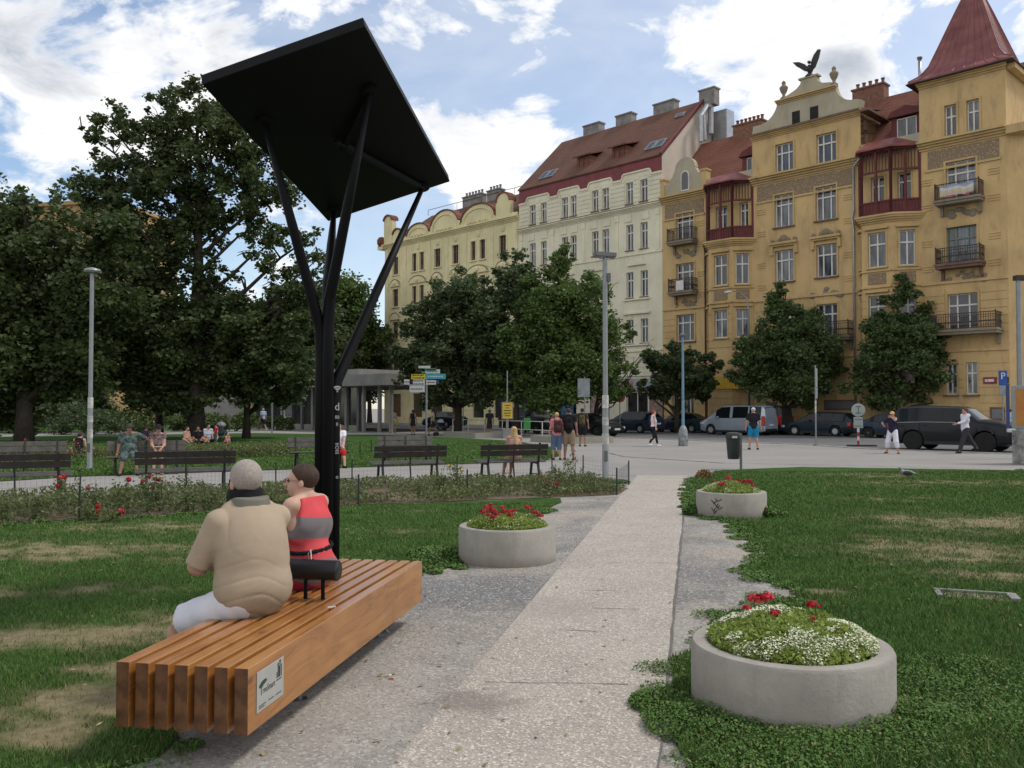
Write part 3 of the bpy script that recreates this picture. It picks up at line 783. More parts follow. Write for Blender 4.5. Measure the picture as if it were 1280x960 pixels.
# small curved gable on the left with an arched window
pl=[(-41.5,18.56),(-37.4,18.56),(-37.4,19.5),(-37.7,19.9),(-38.1,20.0),(-38.4,20.5)]+arc(-39.3,20.5,.95,.9,0,180,8)+[(-40.5,20.0),(-41.0,19.6),(-41.5,19.5)]
t=Y_(); t.prism(pl,-.02,.4); t.build('gable',M_greyr,yb)
t=Y_()
t.prism([(-39.66,18.75),(-38.9,18.75)]+arc(-39.28,19.95,.38,.4,0,180,8),-.06,-.025); fr=t.build('attic_window',M_wf,yb)
t=Y_(); t.prism([(-39.58,18.85),(-38.98,18.85)]+arc(-39.28,19.93,.3,.32,0,180,8),-.075,-.062); t.build('pane',M_glass,fr)
t=Y_(); t.box(-37.75,-37.3,-.1,.5,18.56,20.0); t.box(-41.6,-41.2,-.1,.5,18.56,19.9); t.box(-37.8,-37.25,-.16,.55,20.0,20.15); t.box(-41.65,-41.15,-.16,.55,19.9,20.05); build_split(t,'gable_pier',M_yel2,yb,.03)
# polygonal bays with timber loggias
def bay(sa,sb,fa,fb,wf,ws,label=None):
    dp=.9; yy=-dp
    segs=[((sa,0),(fa,yy)),((fa,yy),(fb,yy)),((fb,yy),(sb,0))]
    w=Y_(); k=Y_(); tr=Y_(); pn=Y_()
    for (p,q),wl in zip(segs,(None,wf,ws)):
        L=math.hypot(q[0]-p[0],q[1]-p[1]); an=math.atan2(q[1]-p[1],q[0]-p[0])
        M=Matrix.Translation((p[0],p[1],0))@Matrix.Rotation(an,4,'Z')
        hs=[]
        if wl:
            c,wd=wl; 
            for (z0,z1) in ((6.95,9.0),(10.85,13.1)): hs.append((c*L-wd/2,c*L+wd/2,z0,z1))
        else: hs=[(L*.5-.2,L*.5+.2,6.95,9.0),(L*.5-.2,L*.5+.2,10.85,13.1)]
        sub=MB(M=M); sub.o=(S0,0,GZ); wall(sub,0,L,GZ,13.7,hs); w.v,w.f,w.m,_=join(w,sub)
        sub=MB(M=M); sub.o=(S0,0,GZ)
        bands(sub,.02,L-.02,6.2,9.2,hs,6,mar=.1); bands(sub,.02,L-.02,.5,4.9,[],9)
        for h in hs: surround(sub,h,.10,.06); sub.box(h[0]-.14,h[1]+.14,-.14,0,h[2]-.1,h[2]-.01); sub.box(h[0]-.2,h[1]+.2,-.2,0,h[3]+.2,h[3]+.34)
        sub.box(0,L,-.12,0,9.5,9.62); sub.box(0,L,-.1,0,10.55,10.66)
        tr.v,tr.f,tr.m,_=join(tr,sub)
        if wl:
            sub=MB(M=M); sub.o=(S0,0,GZ); sub.box(c*L-wd/2,c*L+wd/2,-.05,0,9.75,10.45); pn.v,pn.f,pn.m,_=join(pn,sub)
        for h in hs:
            pt=M@Vector(((h[0]+h[1])/2,.14,h[2])); add_window(yb,pt.x-S0,pt.z-GZ,h[1]-h[0],h[3]-h[2],1,.66,None,pt.y,an)
    b=w.build('bay',M_yel,yb); build_split(tr,'bay_trim',M_yel2,b,.03); build_split(pn,'relief_panel',M_frieze,b,.03)
    t=Y_()
    def ring(e,z0,z1,mb,mi=0):
        mb.zprism([(sa-e,0),(fa-e*.7,yy-e),(fb+e*.7,yy-e),(sb+e,0)],z0,z1,mi)
    for i,(e,z) in enumerate(((.08,13.7),(.2,13.82),(.32,13.95),(.4,14.08))): ring(e,z,z+.13,t)
    t.build('bay_cornice',M_yel2,b)
    # timber loggia
    t=Y_(); e=-.05
    P_=[(sa-.0,0),(fa,yy+.05),(fb,yy+.05),(sb,0)]
    def rail(z0,z1,th=.08):
        for p,q in zip(P_[:-1],P_[1:]): t.bar((p[0],p[1],(z0+z1)/2),(q[0],q[1],(z0+z1)/2),th,z1-z0)
    rail(14.22,15.05,.06); rail(15.05,15.14,.16); rail(17.0,17.12,.12); rail(18.35,18.55,.14); rail(14.21,14.3,.14)
    for p,q in zip(P_[:-1],P_[1:]):
        L=math.hypot(q[0]-p[0],q[1]-p[1]); n=max(1,round(L/1.05))
        for i in range(n+1):
            x=p[0]+(q[0]-p[0])*i/n; y=p[1]+(q[1]-p[1])*i/n; t.box(x-.07,x+.07,y-.07,y+.07,14.22,18.5)
        m=max(2,round(L/.2))
        for i in range(m):
            x=p[0]+(q[0]-p[0])*(i+.5)/m; y=p[1]+(q[1]-p[1])*(i+.5)/m; t.box(x-.02,x+.02,y-.03,y+.03,17.1,18.4)
            t.box(x-.015,x+.015,y-.06,y-.04,14.3,15.0)
    # arched heads
    t.build('loggia',M_red,yb)
    t=Y_(); t.add([(sa-.3,0,18.55),(fa-.2,yy-.35,18.55),(fb+.2,yy-.35,18.55),(sb+.3,0,18.55),((fa+fb)/2-.9,0,19.35),((fa+fb)/2+.9,0,19.35),(sa-.3,0,18.45),(fa-.2,yy-.35,18.45),(fb+.2,yy-.35,18.45),(sb+.3,0,18.45)],
        [(0,1,4),(1,2,5,4),(2,3,5),(0,6,7,1),(1,7,8,2),(2,8,9,3),(6,9,8,7)]); t.build('loggia_roof',M_redroof,yb)
    t=Y_(); t.box(sa,sb,-.02,.3,18.2,18.6); t.box(sa,sb,.0,.4,18.6,19.3); t.build('parapet',M_greyr,yb)
def join(a,b):
    n=len(a.v); return a.v+b.v, a.f+[tuple(i+n for i in f) for f in b.f], a.m+b.m, None
bay(-37.3,-33.4,-36.6,-34.6,(.52,1.1),(.5,.95)); bay(-25.4,-21.5,-24.9,-23.0,(.52,1.15),(.55,.95))
# balconies
def balcony(sa,sb,z,kind,dep=.85):
    t=Y_(); t.box(sa-.1,sb+.1,-dep-.08,0,z-.14,z); t.box(sa-.05,sb+.05,-dep,0,z-.3,z-.142)
    for x in (sa+.15,sb-.15): t.prism([(x-.08,z-.3),(x-.08,z-.9),(x+.08,z-.9),(x+.08,z-.3)],-.2,0); 
    b=t.build('balcony',M_stone if kind!='dark' else M_sill,yb)
    t=Y_(); zt=z+.95
    def rl(p,q,h,z): t.bar((p[0],p[1],z),(q[0],q[1],z),.04,h)
    Pq=[(sa,0),(sa,-dep),(sb,-dep),(sb,0)]
    for p,q in zip(Pq[:-1],Pq[1:]):
        rl(p,q,.05,zt); rl(p,q,.04,z+.06); rl(p,q,.03,zt-.15)
        L=math.hypot(q[0]-p[0],q[1]-p[1]); n=max(2,int(L/.13))
        for i in range(n+1):
            x=p[0]+(q[0]-p[0])*i/n; y=p[1]+(q[1]-p[1])*i/n; t.box(x-.012,x+.012,y-.012,y+.012,z,zt)
        if kind!='plain':
            for i in range(n):
                x=p[0]+(q[0]-p[0])*(i+.5)/n; y=p[1]+(q[1]-p[1])*(i+.5)/n
                t.obox((x,y,z+.42),(.09,.02,.09) if abs(q[0]-p[0])>abs(q[1]-p[1]) else (.02,.09,.09),M=Matrix.Rotation(.78,3,'Y'if abs(q[0]-p[0])>abs(q[1]-p[1]) else 'X'))
    for p in Pq[1:3]: t.box(p[0]-.03,p[0]+.03,p[1]-.03,p[1]+.03,z,zt+.1)
    t.build('railing',M_iron,b); return b
balcony(-40.4,-38.2,14.75,'plain'); balcony(-40.3,-38.2,10.8,'orn'); bF=balcony(-20.3,-17.8,14.55,'plain'); balcony(-20.3,-17.8,10.6,'dark')
balcony(-20.6,-16.9,6.5,'orn',1.1); balcony(-29.3,-25.9,6.6,'orn',.9)
t=Y_(); t.box(-39.6,-38.9,-.88,-.86,10.85,11.6); t.build('white_railing_cloth',M_wf,yb)
# striped flag on the upper tower balcony
def flag_mat():
    m,tt=newmat('striped_flag'); v=tt.obj(); s=tt.node('ShaderNodeSeparateXYZ'); tt.l.new(v,s.inputs[0])
    z=tt.math('ADD',s.outputs[2],tt.math('MULTIPLY',tt.noise(tt.mapv(v,(1.3,1,1)),1.5,2,.5),.5))
    cr=tt.node('ShaderNodeValToRGB'); cr.color_ramp.interpolation='CONSTANT'; tt.l.new(tt.mr(z,14.68,15.7),cr.inputs[0])
    cols=[(.40,.12,.12),(.52,.40,.33),(.52,.47,.30),(.56,.55,.54),(.30,.32,.45),(.36,.29,.40)]
    e=cr.color_ramp.elements; e[0].color=(*cols[0],1); e[1].position=.17; e[1].color=(*cols[1],1)
    for i in range(2,6): q=e.new(i/6); q.color=(*cols[i],1)
    principled(tt,cr.outputs[0],.9); return m
t=Y_(); n=24; vs=[]; fs=[]
for i in range(n+1):
    x=-20.0+1.95*i/n; y=-.90-.03*math.sin(i*1.3); vs+=[(x,y,14.68+.05*math.sin(i*.6)),(x,y-.02,15.38-.04*math.sin(i*.5))]
    if i: k=2*i; fs.append((k-2,k,k+1,k-1))
t.add(vs,fs); f=t.build('balcony_flag',flag_mat(),yb)
# down pipes
t=Y_(); t.tube([(-25.1,-.55,18.3),(-25.75,-.15,17.9),(-25.78,-.12,15.0),(-25.9,-.12,14.5),(-25.8,-.12,13.8),(-25.8,-.12,.3)],.07,8); t.build('downpipe',M_zinc,yb,'all')
t=Y_(); t.tube([(-37.45,-.1,14.0),(-37.45,-.1,.3)],.06,8); t.build('downpipe',M_iron,yb,'all')
# roofs
def slope(mb,x0,x1,y0,z0,y1,z1,x0t=None,x1t=None,th=.12):
    x0t=x0 if x0t is None else x0t; x1t=x1 if x1t is None else x1t
    mb.add([(x0,y0,z0),(x1,y0,z0),(x1t,y1,z1),(x0t,y1,z1),(x0,y0,z0-th),(x1,y0,z0-th),(x1t,y1,z1-th),(x0t,y1,z1-th)],[(0,1,2,3),(7,6,5,4),(0,4,5,1),(1,5,6,2),(3,2,6,7),(0,3,7,4)])
t=Y_(); slope(t,-41.5,-16.6,.35,18.6,5.6,24.1); slope(t,-16.6,-41.5,12,18.2,5.7,24.1); rf=t.build('roof',M_tile,yb)
t=Y_(); slope(t,-33.5,-25.2,-.42,21.72,3.4,22.6); t.build('roof',M_sill,yb)
t=Y_(); t.add([(-25.3,0,18.7),(-25.3,3.0,18.7),(-25.3,3.2,22.0),(-25.3,0,21.5)],[(0,1,2,3)]); 
for z in (19.4,20.4): t.box(-25.3,-25.15,.5,.8,z,z+.7)
t.box(-25.2,-24.6,-.35,3.4,21.45,21.6); build_split(t,'eave_bracket',M_sill,yb,.03)
def dormer(cx,w_,z0,h,y,par,red=M_red):
    t=Y_(); t.box(cx-w_/2-.35,cx-w_/2,y,y+2.2,z0-.25,z0+h+.1); t.box(cx+w_/2,cx+w_/2+.35,y,y+2.2,z0-.25,z0+h+.1)
    t.prism([(cx-w_/2-.55,z0+h+.1),(cx+w_/2+.55,z0+h+.1),(cx+w_/2+.3,z0+h+.45),(cx,z0+h+.75),(cx-w_/2-.3,z0+h+.45)],y-.25,y+3.0)
    t.box(cx-w_/2-.35,cx+w_/2+.35,y-.02,y+1,z0-.3,z0)
    d=t.build('dormer',red,par); add_window(d,cx-S0,z0-GZ,w_,h,1,0,None,y+.05); return d
dormer(-33.95,.95,18.95,1.55,.9,rf); dormer(-22.8,1.3,19.3,1.6,1.3,rf)
def chimney(a,b,y,z0,z1,mat,par,pots=5,MBf=Y_,d=.9):
    t=MBf(); t.box(a,b,y,y+d,z0,z1); t.box(a-.08,b+.08,y-.08,y+d+.08,z1,z1+.12)
    c=t.build('chimney',mat,par)
    for i in range(pots):
        x=a+(b-a)*(i+.5)/pots; t=MBf(); t.lathe([(.13,0),(.11,.35),(.15,.38),(.15,.45)],8,(x,y+d/2,z1+.12)); t.build('chimney_pot',mat,c)
chimney(-28.2,-25.9,5.2,23.2,25.0,M_brick,rf,5); chimney(-38.2,-35.6,5.2,23.2,24.7,M_brick,rf,7)
t=Y_(); t.tube([(-23.0,4.2,22.5),(-23.0,4.2,25.6)],.12,8); t.lathe([(.17,0),(.17,.1),(.2,.12),(.2,.16)],8,(-23.0,4.2,25.6)); t.build('flue_pipe',M_zinc,yb,'all')
# tower spire: square, swept eaves
t=Y_(); cx,cy=-19.0,2.6; lv=[(3.15,22.36),(3.1,22.5),(2.55,22.9),(2.15,23.5),(1.75,24.6),(.9,27.0),(.06,29.3)]
vs=[];fs=[]; nsd=8
for r_,z in lv:
    for k in range(4):
        dx,dy=((-1,-1),(1,-1),(1,1),(-1,1))[k]; vs.append((cx+dx*r_*.96,cy+dy*r_,z))
for i in range(len(lv)-1):
    for k in range(4): a=i*4+k; b=i*4+(k+1)%4; fs.append((a,b,b+4,a+4))
fs.append((3,2,1,0)); t.add(vs,fs)
for k in range(4):                                  # standing seams
    d0=((-1,-1),(1,-1),(1,1),(-1,1))[k]; d1=((-1,-1),(1,-1),(1,1),(-1,1))[(k+1)%4]
    for j in range(0,9):
        f=j/9
        pts=[(cx+(d0[0]*(1-f)+d1[0]*f)*r_*.96,cy+(d0[1]*(1-f)+d1[1]*f)*r_,z+.01) for r_,z in lv[1:]]
        t.tube(pts,[.035]*5+[.01],4)
t.build('spire_roof',M_redroof,yb)
t=Y_(); t.zprism([(cx-3.1,cy-3.2),(cx+3.1,cy-3.2),(cx+3.1,cy+3.2),(cx-3.1,cy+3.2)],22.3,22.36); t.build('spire_gutter',M_iron,yb)
# ground floor: shop fascias, posters, street plates
M_ysign=pm('yellow_fascia',(.55,.33,.03),.6,.15,2); M_txt=pm('dark_lettering',(.04,.03,.03),.6); M_txtr=pm('red_lettering',(.45,.02,.03),.6); M_txtw=pm('pale_lettering',(.6,.6,.6),.6)
t=Y_(); t.box(-41.4,-37.7,-.18,0,3.15,4.05); f=t.build('shop_fascia',M_ysign,yb); 
text_part('lettering','TIPOS',.62,M_txt,f,(-39.9-S0,-.185,3.6-GZ),(math.pi/2,0,0))
t=Y_(); t.box(-37.6,-33.6,-1.0,-.92,3.15,4.05); f=t.build('shop_fascia',M_ysign,yb); 
M_post=pm('poster_paper',(.30,.31,.33),.5,.4,1.5,c2=(.12,.13,.15))
for a,z0,wd,hh in ((-32.4,.55,.8,1.6),(-28.0,1.6,2.2,.7),(-25.5,.6,1.2,1.7),(-17.6,1.0,.8,.8)):
    t=Y_(); t.box(a,a+wd,-.09,-.02,z0,z0+hh); f=t.build('poster_case',M_sill,yb); t=Y_(); t.box(a+.12,a+wd-.12,-.1,-.092,z0+.12,z0+hh-.12); t.build('poster',M_post,f)
t=Y_(); t.box(-24.6,-21.6,-1.05,-.98,3.3,4.1); f=t.build('banner',pm('faded_pink_banner',(.24,.13,.13),.8,.5,2.5,c2=(.4,.33,.33)),yb)
M_plate=pm('red_enamel',(.20,.03,.03),.4); M_blkpl=pm('dark_enamel',(.03,.03,.035),.4)
t=Y_(); t.box(-17.95,-17.2,-.07,-.04,3.2,3.6); f=t.build('street_plate',M_plate,yb); t=Y_()
for k,(a,b) in enumerate(((.1,.25),(.28,.6))): t.box(-17.95+a,-17.95+b,-.075,-.071,3.32,3.48)
t.build('lettering',M_txtw,f)
t=Y_(); t.box(-16.95,-16.55,-.07,-.04,3.2,3.6); f=t.build('house_number_plate',M_blkpl,yb); t=Y_(); t.box(-16.87,-16.63,-.075,-.071,3.34,3.46); t.build('lettering',M_txtw,f)
# ============ ivory house with the red attic band
S1=-57.8
wb=house('apartment_building',S1,'tall ivory apartment house with a maroon attic band and two dormers in its tiled roof')
def W_(): return MB(ox=S1,oz=GZ)
hs=[]; cols=[(-56.4,-55.65),(-54.98,-54.27),(-52.4,-51.65),(-51.35,-50.65),(-48.87,-48.15),(-47.72,-46.98),(-45.15,-44.42),(-43.68,-42.94)]
for a,b in cols:
    for c,d in ((7.05,9.02),(10.83,12.95),(14.78,16.9),(18.65,20.43)): hs.append((a,b,c,d))
hs_=hs+[(-56.4,-54.3,.6,3.0),(-52.3,-50.7,.6,3.0),(-48.8,-47.0,.6,3.0),(-45.2,-43.0,.6,3.0)]
t=W_(); wall(t,-57.8,-41.5,GZ,20.9,hs_); yface(-57.8,12,-57.8,0,GZ,22,t); t.build('wall',M_white,wb)
for h in hs: add_window(wb,(h[0]+h[1])/2-S1,h[2]-GZ,h[1]-h[0],h[3]-h[2],1,.68)
M_shopg=pm('shop_glass',(.03,.028,.028),.12,.6,1.5,spec=.7)
for h in hs_[len(hs):]:
    t=W_(); t.box(h[0],h[1],.15,.2,h[2],h[3]); w_=t.build('shop_window',M_shopg,wb)
    t=W_(); 
    for x in (h[0],(h[0]+h[1])/2-.04,h[1]-.08): t.box(x,x+.08,.1,.15,h[2],h[3])
    t.build('shop_window_frame',M_wf,w_)
t=W_(); bands(t,-57.75,-41.6,18.3,20.85,hs,7,.04,.05,mar=.1); bands(t,-57.75,-41.6,4.6,6.3,[],4); build_split(t,'rustication',M_white,wb,.08)
t=W_()
cornice(t,-57.8,-41.5,17.9,.4,.35,0,4); t.box(-57.8,-41.5,-.08,0,14.3,14.45); t.box(-57.8,-41.5,-.1,0,6.35,6.5); t.box(-57.8,-41.5,-.1,0,4.35,4.55)
pr=[(cols[i][0]-.25,cols[i+1][1]+.25) for i in (0,2,4,6)]
for a,b in pr:
    for z in (10.6,6.85): t.box(a,b,-.15,0,z,z+.12)
    t.box(a,b,-.18,0,9.45,9.6)
    t.prism([(a+.45,13.45)]+[(b-.45,13.45)]+arc((a+b)/2,13.45,(b-a)/2-.45,.32,0,180,8)[1:-1],-.16,-.004)
    for z in (17.15,): t.box(a+.1,a+.85,-.06,0,z,z+.6); t.box(b-.85,b-.1,-.06,0,z,z+.6)
for x in (-57.5,-53.5,-49.8,-46.1,-41.9): t.box(x-.2,x+.2,-.09,0,17.3,17.85); t.box(x-.15,x+.15,-.05,0,14.5,17.3)
build_split(t,'trim',M_whitet,wb,.03)
t=W_(); 
for h in hs: t.box(h[0]-.08,h[1]+.08,-.1,.02,h[2]-.08,h[2]-.01)
t.box(-57.8,-41.5,-.37,0,18.302,18.36)
build_split(t,'window_sill',M_sill,wb,.03)
# red attic band with the stepped line below it
st=[]; base=20.75; up=21.15
x=-57.8; pl=[(-57.8,22.15)]
for a,b in pr:
    pl+=[(a-.35,base),(a-.2,base),(a-.05,up),(a+.05,up+.08),(b-.05,up+.08),(b+.05,up),(b+.2,base),(b+.35,base)]
low=[(-57.8,base)]+pl[1:]+[(-41.5,base)]
t=W_()
for (p,q) in zip(low[:-1],low[1:]):
    if q[0]-p[0]>1e-4: t.add([(p[0],-.02,p[1]),(q[0],-.02,q[1]),(q[0],-.02,22.15),(p[0],-.02,22.15)],[(0,1,2,3)])
t.add([(-57.8,-.02,22.15),(-41.5,-.02,22.15),(-41.5,.5,22.15),(-57.8,.5,22.15)],[(0,1,2,3)])
t.build('attic_band',M_redm,wb)
t=W_()
for (p,q) in zip(low[:-1],low[1:]): t.bar((p[0],-.03,p[1]-.05),(q[0]+.001,-.03,q[1]-.05),.14,.13)
for (p,q) in zip(low[:-1],low[1:]):
    if q[0]-p[0]>.01 and min(p[1],q[1])>20.9: t.box(p[0],q[0],-.012,0,20.7,min(p[1],q[1]))
build_split(t,'stepped_moulding',M_whitet,wb,.03)
t=W_(); slope(t,-57.9,-41.4,-.12,22.12,6.0,27.95); slope(t,-41.4,-57.9,13,22,6.0,27.95); rw=t.build('roof',M_tiled,wb)
t=W_(); t.add([(-41.5,0,GZ),(-41.5,12.6,GZ),(-41.5,12.6,22.2),(-41.5,6,27.8),(-41.5,0,22.0)],[(0,1,2,3,4)])
t.add([(-57.8,0,18),(-57.8,12.6,18),(-57.8,12.6,22.2),(-57.8,6,27.8),(-57.8,0,22.0)],[(4,3,2,1,0)]); t.build('side_wall',M_sidew,wb)
t=W_(); t.bar((-41.5,-.15,22.1),(-41.5,6,27.95),.2,.25); t.build('roof_verge',M_redm,wb)
def wdorm(cx):
    t=W_(); y=.9; z0=22.75; t.box(cx-.75,cx+.75,y,y+2.2,z0,z0+1.25)
    t.add([(cx-1.0,y-.35,z0+1.2),(cx+1.0,y-.35,z0+1.2),(cx+1.0,y+2.8,z0+2.15),(cx-1.0,y+2.8,z0+2.15),(cx-1.0,y-.35,z0+1.32),(cx+1.0,y-.35,z0+1.32),(cx+1.0,y+2.8,z0+2.27),(cx-1.0,y+2.8,z0+2.27)],[(3,2,1,0),(4,5,6,7),(0,1,5,4),(1,2,6,5),(3,0,4,7)])
    d=t.build('dormer',M_tile,rw)
    f,p=window_mesh(1.15,1.0,1,0,M_wood); o=link('window',f,d,(cx-S1,y-.06,z0+.12-GZ)); 
    return d
wdorm(-50.6); wdorm(-46.6)
def skyl(cx,y,w_=.8,h=1.2):
    sl_=math.atan2(27.95-22.12,6.12); zz=22.12+(y+.12)*math.tan(sl_)
    M=Matrix.Translation((cx,y,zz+.05))@Matrix.Rotation(sl_,4,'X')
    t=MB(M=M); t.o=(S1,0,GZ); t.box(-w_/2,w_/2,-h/2,h/2,0,.1); f=t.build('skylight',M_zinc,rw)
    t=MB(M=M); t.o=(S1,0,GZ); t.box(-w_/2+.1,w_/2-.1,-h/2+.1,h/2-.1,.1,.11); t.build('pane',M_shopg,f)
for x in (-55.4,-54.5): skyl(x,1.0)
for x in (-43.4,-42.5): skyl(x,1.2)
skyl(-42.9,4.6,.9,.6)
for a,b in ((-55.0,-53.0),(-51.0,-49.2),(-46.7,-44.5),(-41.9,-40.4)): 
    c_=MB; chimney(a,b,5.9,27.4,28.75,M_cement,rw,0,W_,.8)
chimney(-56.9,-55.2,7.5,25.0,27.4,M_cement,rw,4,W_,.8)
t=W_(); t.box(-41.2,-39.9,7.0,8.2,24,27.1); t.tube([(-41.0,6.3,25),(-41.0,6.3,27.9)],.25,8); t.tube([(-40.9,5.2,24.2),(-40.9,5.0,26.4),(-40.9,5.5,27.2),(-40.9,6.4,27.6)],.2,8); t.tube([(-40.6,4.2,23.8),(-40.6,4.2,26.0),(-40.6,5.0,26.9)],.18,8); t.build('air_duct',M_zinc,wb)
# shop fronts of the ivory house
M_gsign=pm('grey_fascia',(.33,.33,.37),.6,.1,2); M_bsign=pm('blue_fascia',(.045,.05,.20),.5,.2,2); M_bsign2=pm('light_blue_board',(.03,.12,.30),.5,.2,2); M_psign=pm('violet_fascia',(.05,.04,.14),.5,.2,2)
t=W_(); t.box(-49.7,-41.7,-.2,0,3.15,4.15); f=t.build('shop_fascia',M_gsign,wb)
text_part('lettering','HAPI',.72,M_txtr,f,(-48.6-S1,-.205,3.68-GZ),(math.pi/2,0,0),sx=1.0)
text_part('lettering','KNIHAR',.72,M_txtr,f,(-45.4-S1,-.205,3.68-GZ),(math.pi/2,0,0),sx=.85)
t=W_(); t.box(-57.7,-52.6,-.2,0,3.0,4.1); f=t.build('shop_fascia',M_bsign,wb); text_part('lettering','CUKRARNA',.55,M_txtw,f,(-55.6-S1,-.205,3.55-GZ),(math.pi/2,0,0))
M_pic=pm('food_poster',(.30,.10,.06),.5,.5,3,c2=(.4,.33,.28))
for a,m_ in ((-49.0,M_pic),(-42.7,M_pic)):
    t=W_(); t.box(a-.08,a+1.28,-.06,0,.6,3.0); f=t.build('poster_case',M_dark,wb); t=W_(); t.box(a,a+1.2,-.07,-.061,.75,2.85); t.build('poster',m_,f)
t=W_(); t.box(-52.5,-51.0,-.12,0,.6,3.9); t.build('blue_board',M_bsign2,wb)
t=W_(); t.box(-51.0,-49.8,-.2,0,2.9,3.8); t.build('shop_fascia',M_psign,wb)
# ============ cream house with curved gables
S2=-79.6
cb=house('apartment_building',S2,'cream apartment house with brown windows and curved gables capped in red tile')
def C_(): return MB(ox=S2,oz=GZ)
hc=[]; ccol=[(-77.5,-76.5,1),(-74.04,-73.31,0),(-72.78,-72.03,0),(-70.3,-69.3,1),(-67.42,-66.45,1),(-64.6,-63.88,0),(-63.25,-62.48,0),(-60.5,-59.53,1)]
for a,b,s_ in ccol:
    for c,d in ((5.6,7.5),(9.3,11.1),(12.8,14.7),(16.3,18.2)): hc.append((a,b,c,d))
hg=[(a,a+1.6,.8,3.3) for a in (-77.6,-73.9,-70.6,-67.5,-64.3,-61.2)]
t=C_(); wall(t,-79,-57.8,GZ,19.4,hc+hg)
# chamfered left corner, return wall
yface(-79.6,.6,-79,0,GZ,19.4,t); yface(-79.6,12,-79.6,.6,GZ,19.4,t); t.build('wall',M_cream,cb)
for h in hc: add_window(cb,(h[0]+h[1])/2-S2,h[2]-GZ,h[1]-h[0],h[3]-h[2],1,.66,M_wood)
for h in hg:
    t=C_(); t.box(h[0],h[1],.15,.2,h[2],h[3]); t.build('shop_window',M_shopg,cb)
t=C_(); bands(t,-78.9,-57.9,.6,4.6,hg,9); 
for x in (-78.6,-75.4,-71.2,-68.4,-65.5,-61.6,-58.3): t.box(x-.3,x+.3,-.06,0,8.2,19.2)
cornice(t,-79.05,-57.8,19.3,.5,.45,0,4); t.box(-79,-57.8,-.15,0,8.0,8.2); t.box(-79,-57.8,-.15,0,4.7,4.9); t.box(-80.0,-79,-.3,12,19.35,19.8)
for h in hc: surround(t,h,.14,.06); t.box(h[0]-.18,h[1]+.18,-.14,0,h[2]-.12,h[2]-.01)
pp=[(-77.8,-76.2),(-74.4,-71.7),(-70.6,-69.0),(-67.7,-66.15),(-64.95,-62.1),(-60.8,-59.2)]
for a,b in pp:
    for z in (15.0,11.35,): 
        o_=arc((a+b)/2,z+.05,(b-a)/2,.62,0,180,10); t.prism([(a-.1,z),(b+.1,z)]+o_[1:-1],-.2,-.0)
    t.ball(((a+b)/2,-.02,18.85),.3,8,sq=(1,.4,1.1)); t.ball(((a+b)/2,-.25,15.35),.26,8,sq=(1,.4,1))
build_split(t,'trim',M_creamt,cb,.03)
t=C_()
for a,b in pp:
    for z in (15.0,11.35):
        q=arc((a+b)/2,z+.1,(b-a)/2+.04,.66,0,180,10); t.tube([(p[0],-.16,p[1]) for p in q],.055,6)
build_split(t,'hood_mould',M_stone,cb,.03)
# curved gables
t=C_(); k=C_(); q=C_()
def cg(a,b,z,top,cap=.16):
    o_=arc((a+b)/2,z,(b-a)/2,top-z,0,180,12)
    t.prism([(a,19.82),(b,19.82)]+[(x,zz) for x,zz in o_],-.1,.35); 
    for u,v_ in zip(o_[:-1],o_[1:]): k.bar((u[0],.25,u[1]+.02),(v_[0],.25,v_[1]+.02),.9,.14)
    i_=arc((a+b)/2,z-.15,(b-a)/2-.35,top-z-.3,0,180,10); q.tube([(x,-.13,zz) for x,zz in i_],.07,6)
    for u in range(9): q.ball(((a+b)/2+(u-4)*(b-a)*.07,-.15,20.0+.1*(u%2)),.13,6)
cg(-74.9,-71.1,20.2,21.3); cg(-70.9,-66.3,20.2,22.0); cg(-66.0,-61.0,20.3,21.8)
t.box(-60.9,-58.9,-.1,.35,19.82,21.4); o_=arc(-59.9,21.4,.95,.9,0,180,8); t.prism(o_,-.1,.35); 
for u,v_ in zip(o_[:-1],o_[1:]): k.bar((u[0],.25,u[1]),(v_[0],.25,v_[1]),.9,.14)
t.box(-79.0,-77.5,-.15,.4,19.82,22.4); o_=arc(-78.25,22.4,.75,.6,0,180,8); t.prism(o_,-.15,.4)
for u,v_ in zip(o_[:-1],o_[1:]): k.bar((u[0],.2,u[1]),(v_[0],.2,v_[1]),1.0,.16)
o_=arc(-76.6,20.4,.9,.9,0,180,8); t.prism([(-77.5,19.82),(-75.7,19.82)]+o_,-.1,.35)
for u,v_ in zip(o_[:-1],o_[1:]): k.bar((u[0],.2,u[1]),(v_[0],.2,v_[1]),.9,.14)
t.box(-75.6,-58.0,-.08,.3,19.82,20.15)
k.ball((-79.5,-.1,20.2),.55,10,sq=(1,1,1.1)); 
t.build('gable',M_cream,cb); build_split(k,'tile_capping',M_tile,cb,.03); build_split(q,'gable_relief',M_creamt,cb,.03)
t=C_(); slope(t,-79.5,-57.9,.5,19.9,4.6,23.4,-76.5); slope(t,-57.9,-79.5,12,19.9,4.6,23.4,None,-76.5); t.add([(-79.5,.5,19.9),(-76.5,4.6,23.4),(-79.5,12,19.9)],[(0,1,2)]); rc=t.build('roof',M_tiled,cb)
t=C_(); t.tube([(-77,4.5,23.5),(-77,4.5,24.1),(-58,4.5,24.1)],.03,5); 
for x in (-72,-68,-63,-60): t.tube([(x,4.5,23.4),(x,4.5,24.1)],.025,5)
t.build('roof_rail',M_iron,rc)
for a,b,p_ in ((-71.2,-68.2,6),(-67.3,-65.4,4),(-59.8,-57.9,3)): chimney(a,b,4.6,22.4,24.45,M_cement,rc,p_,C_,.8)
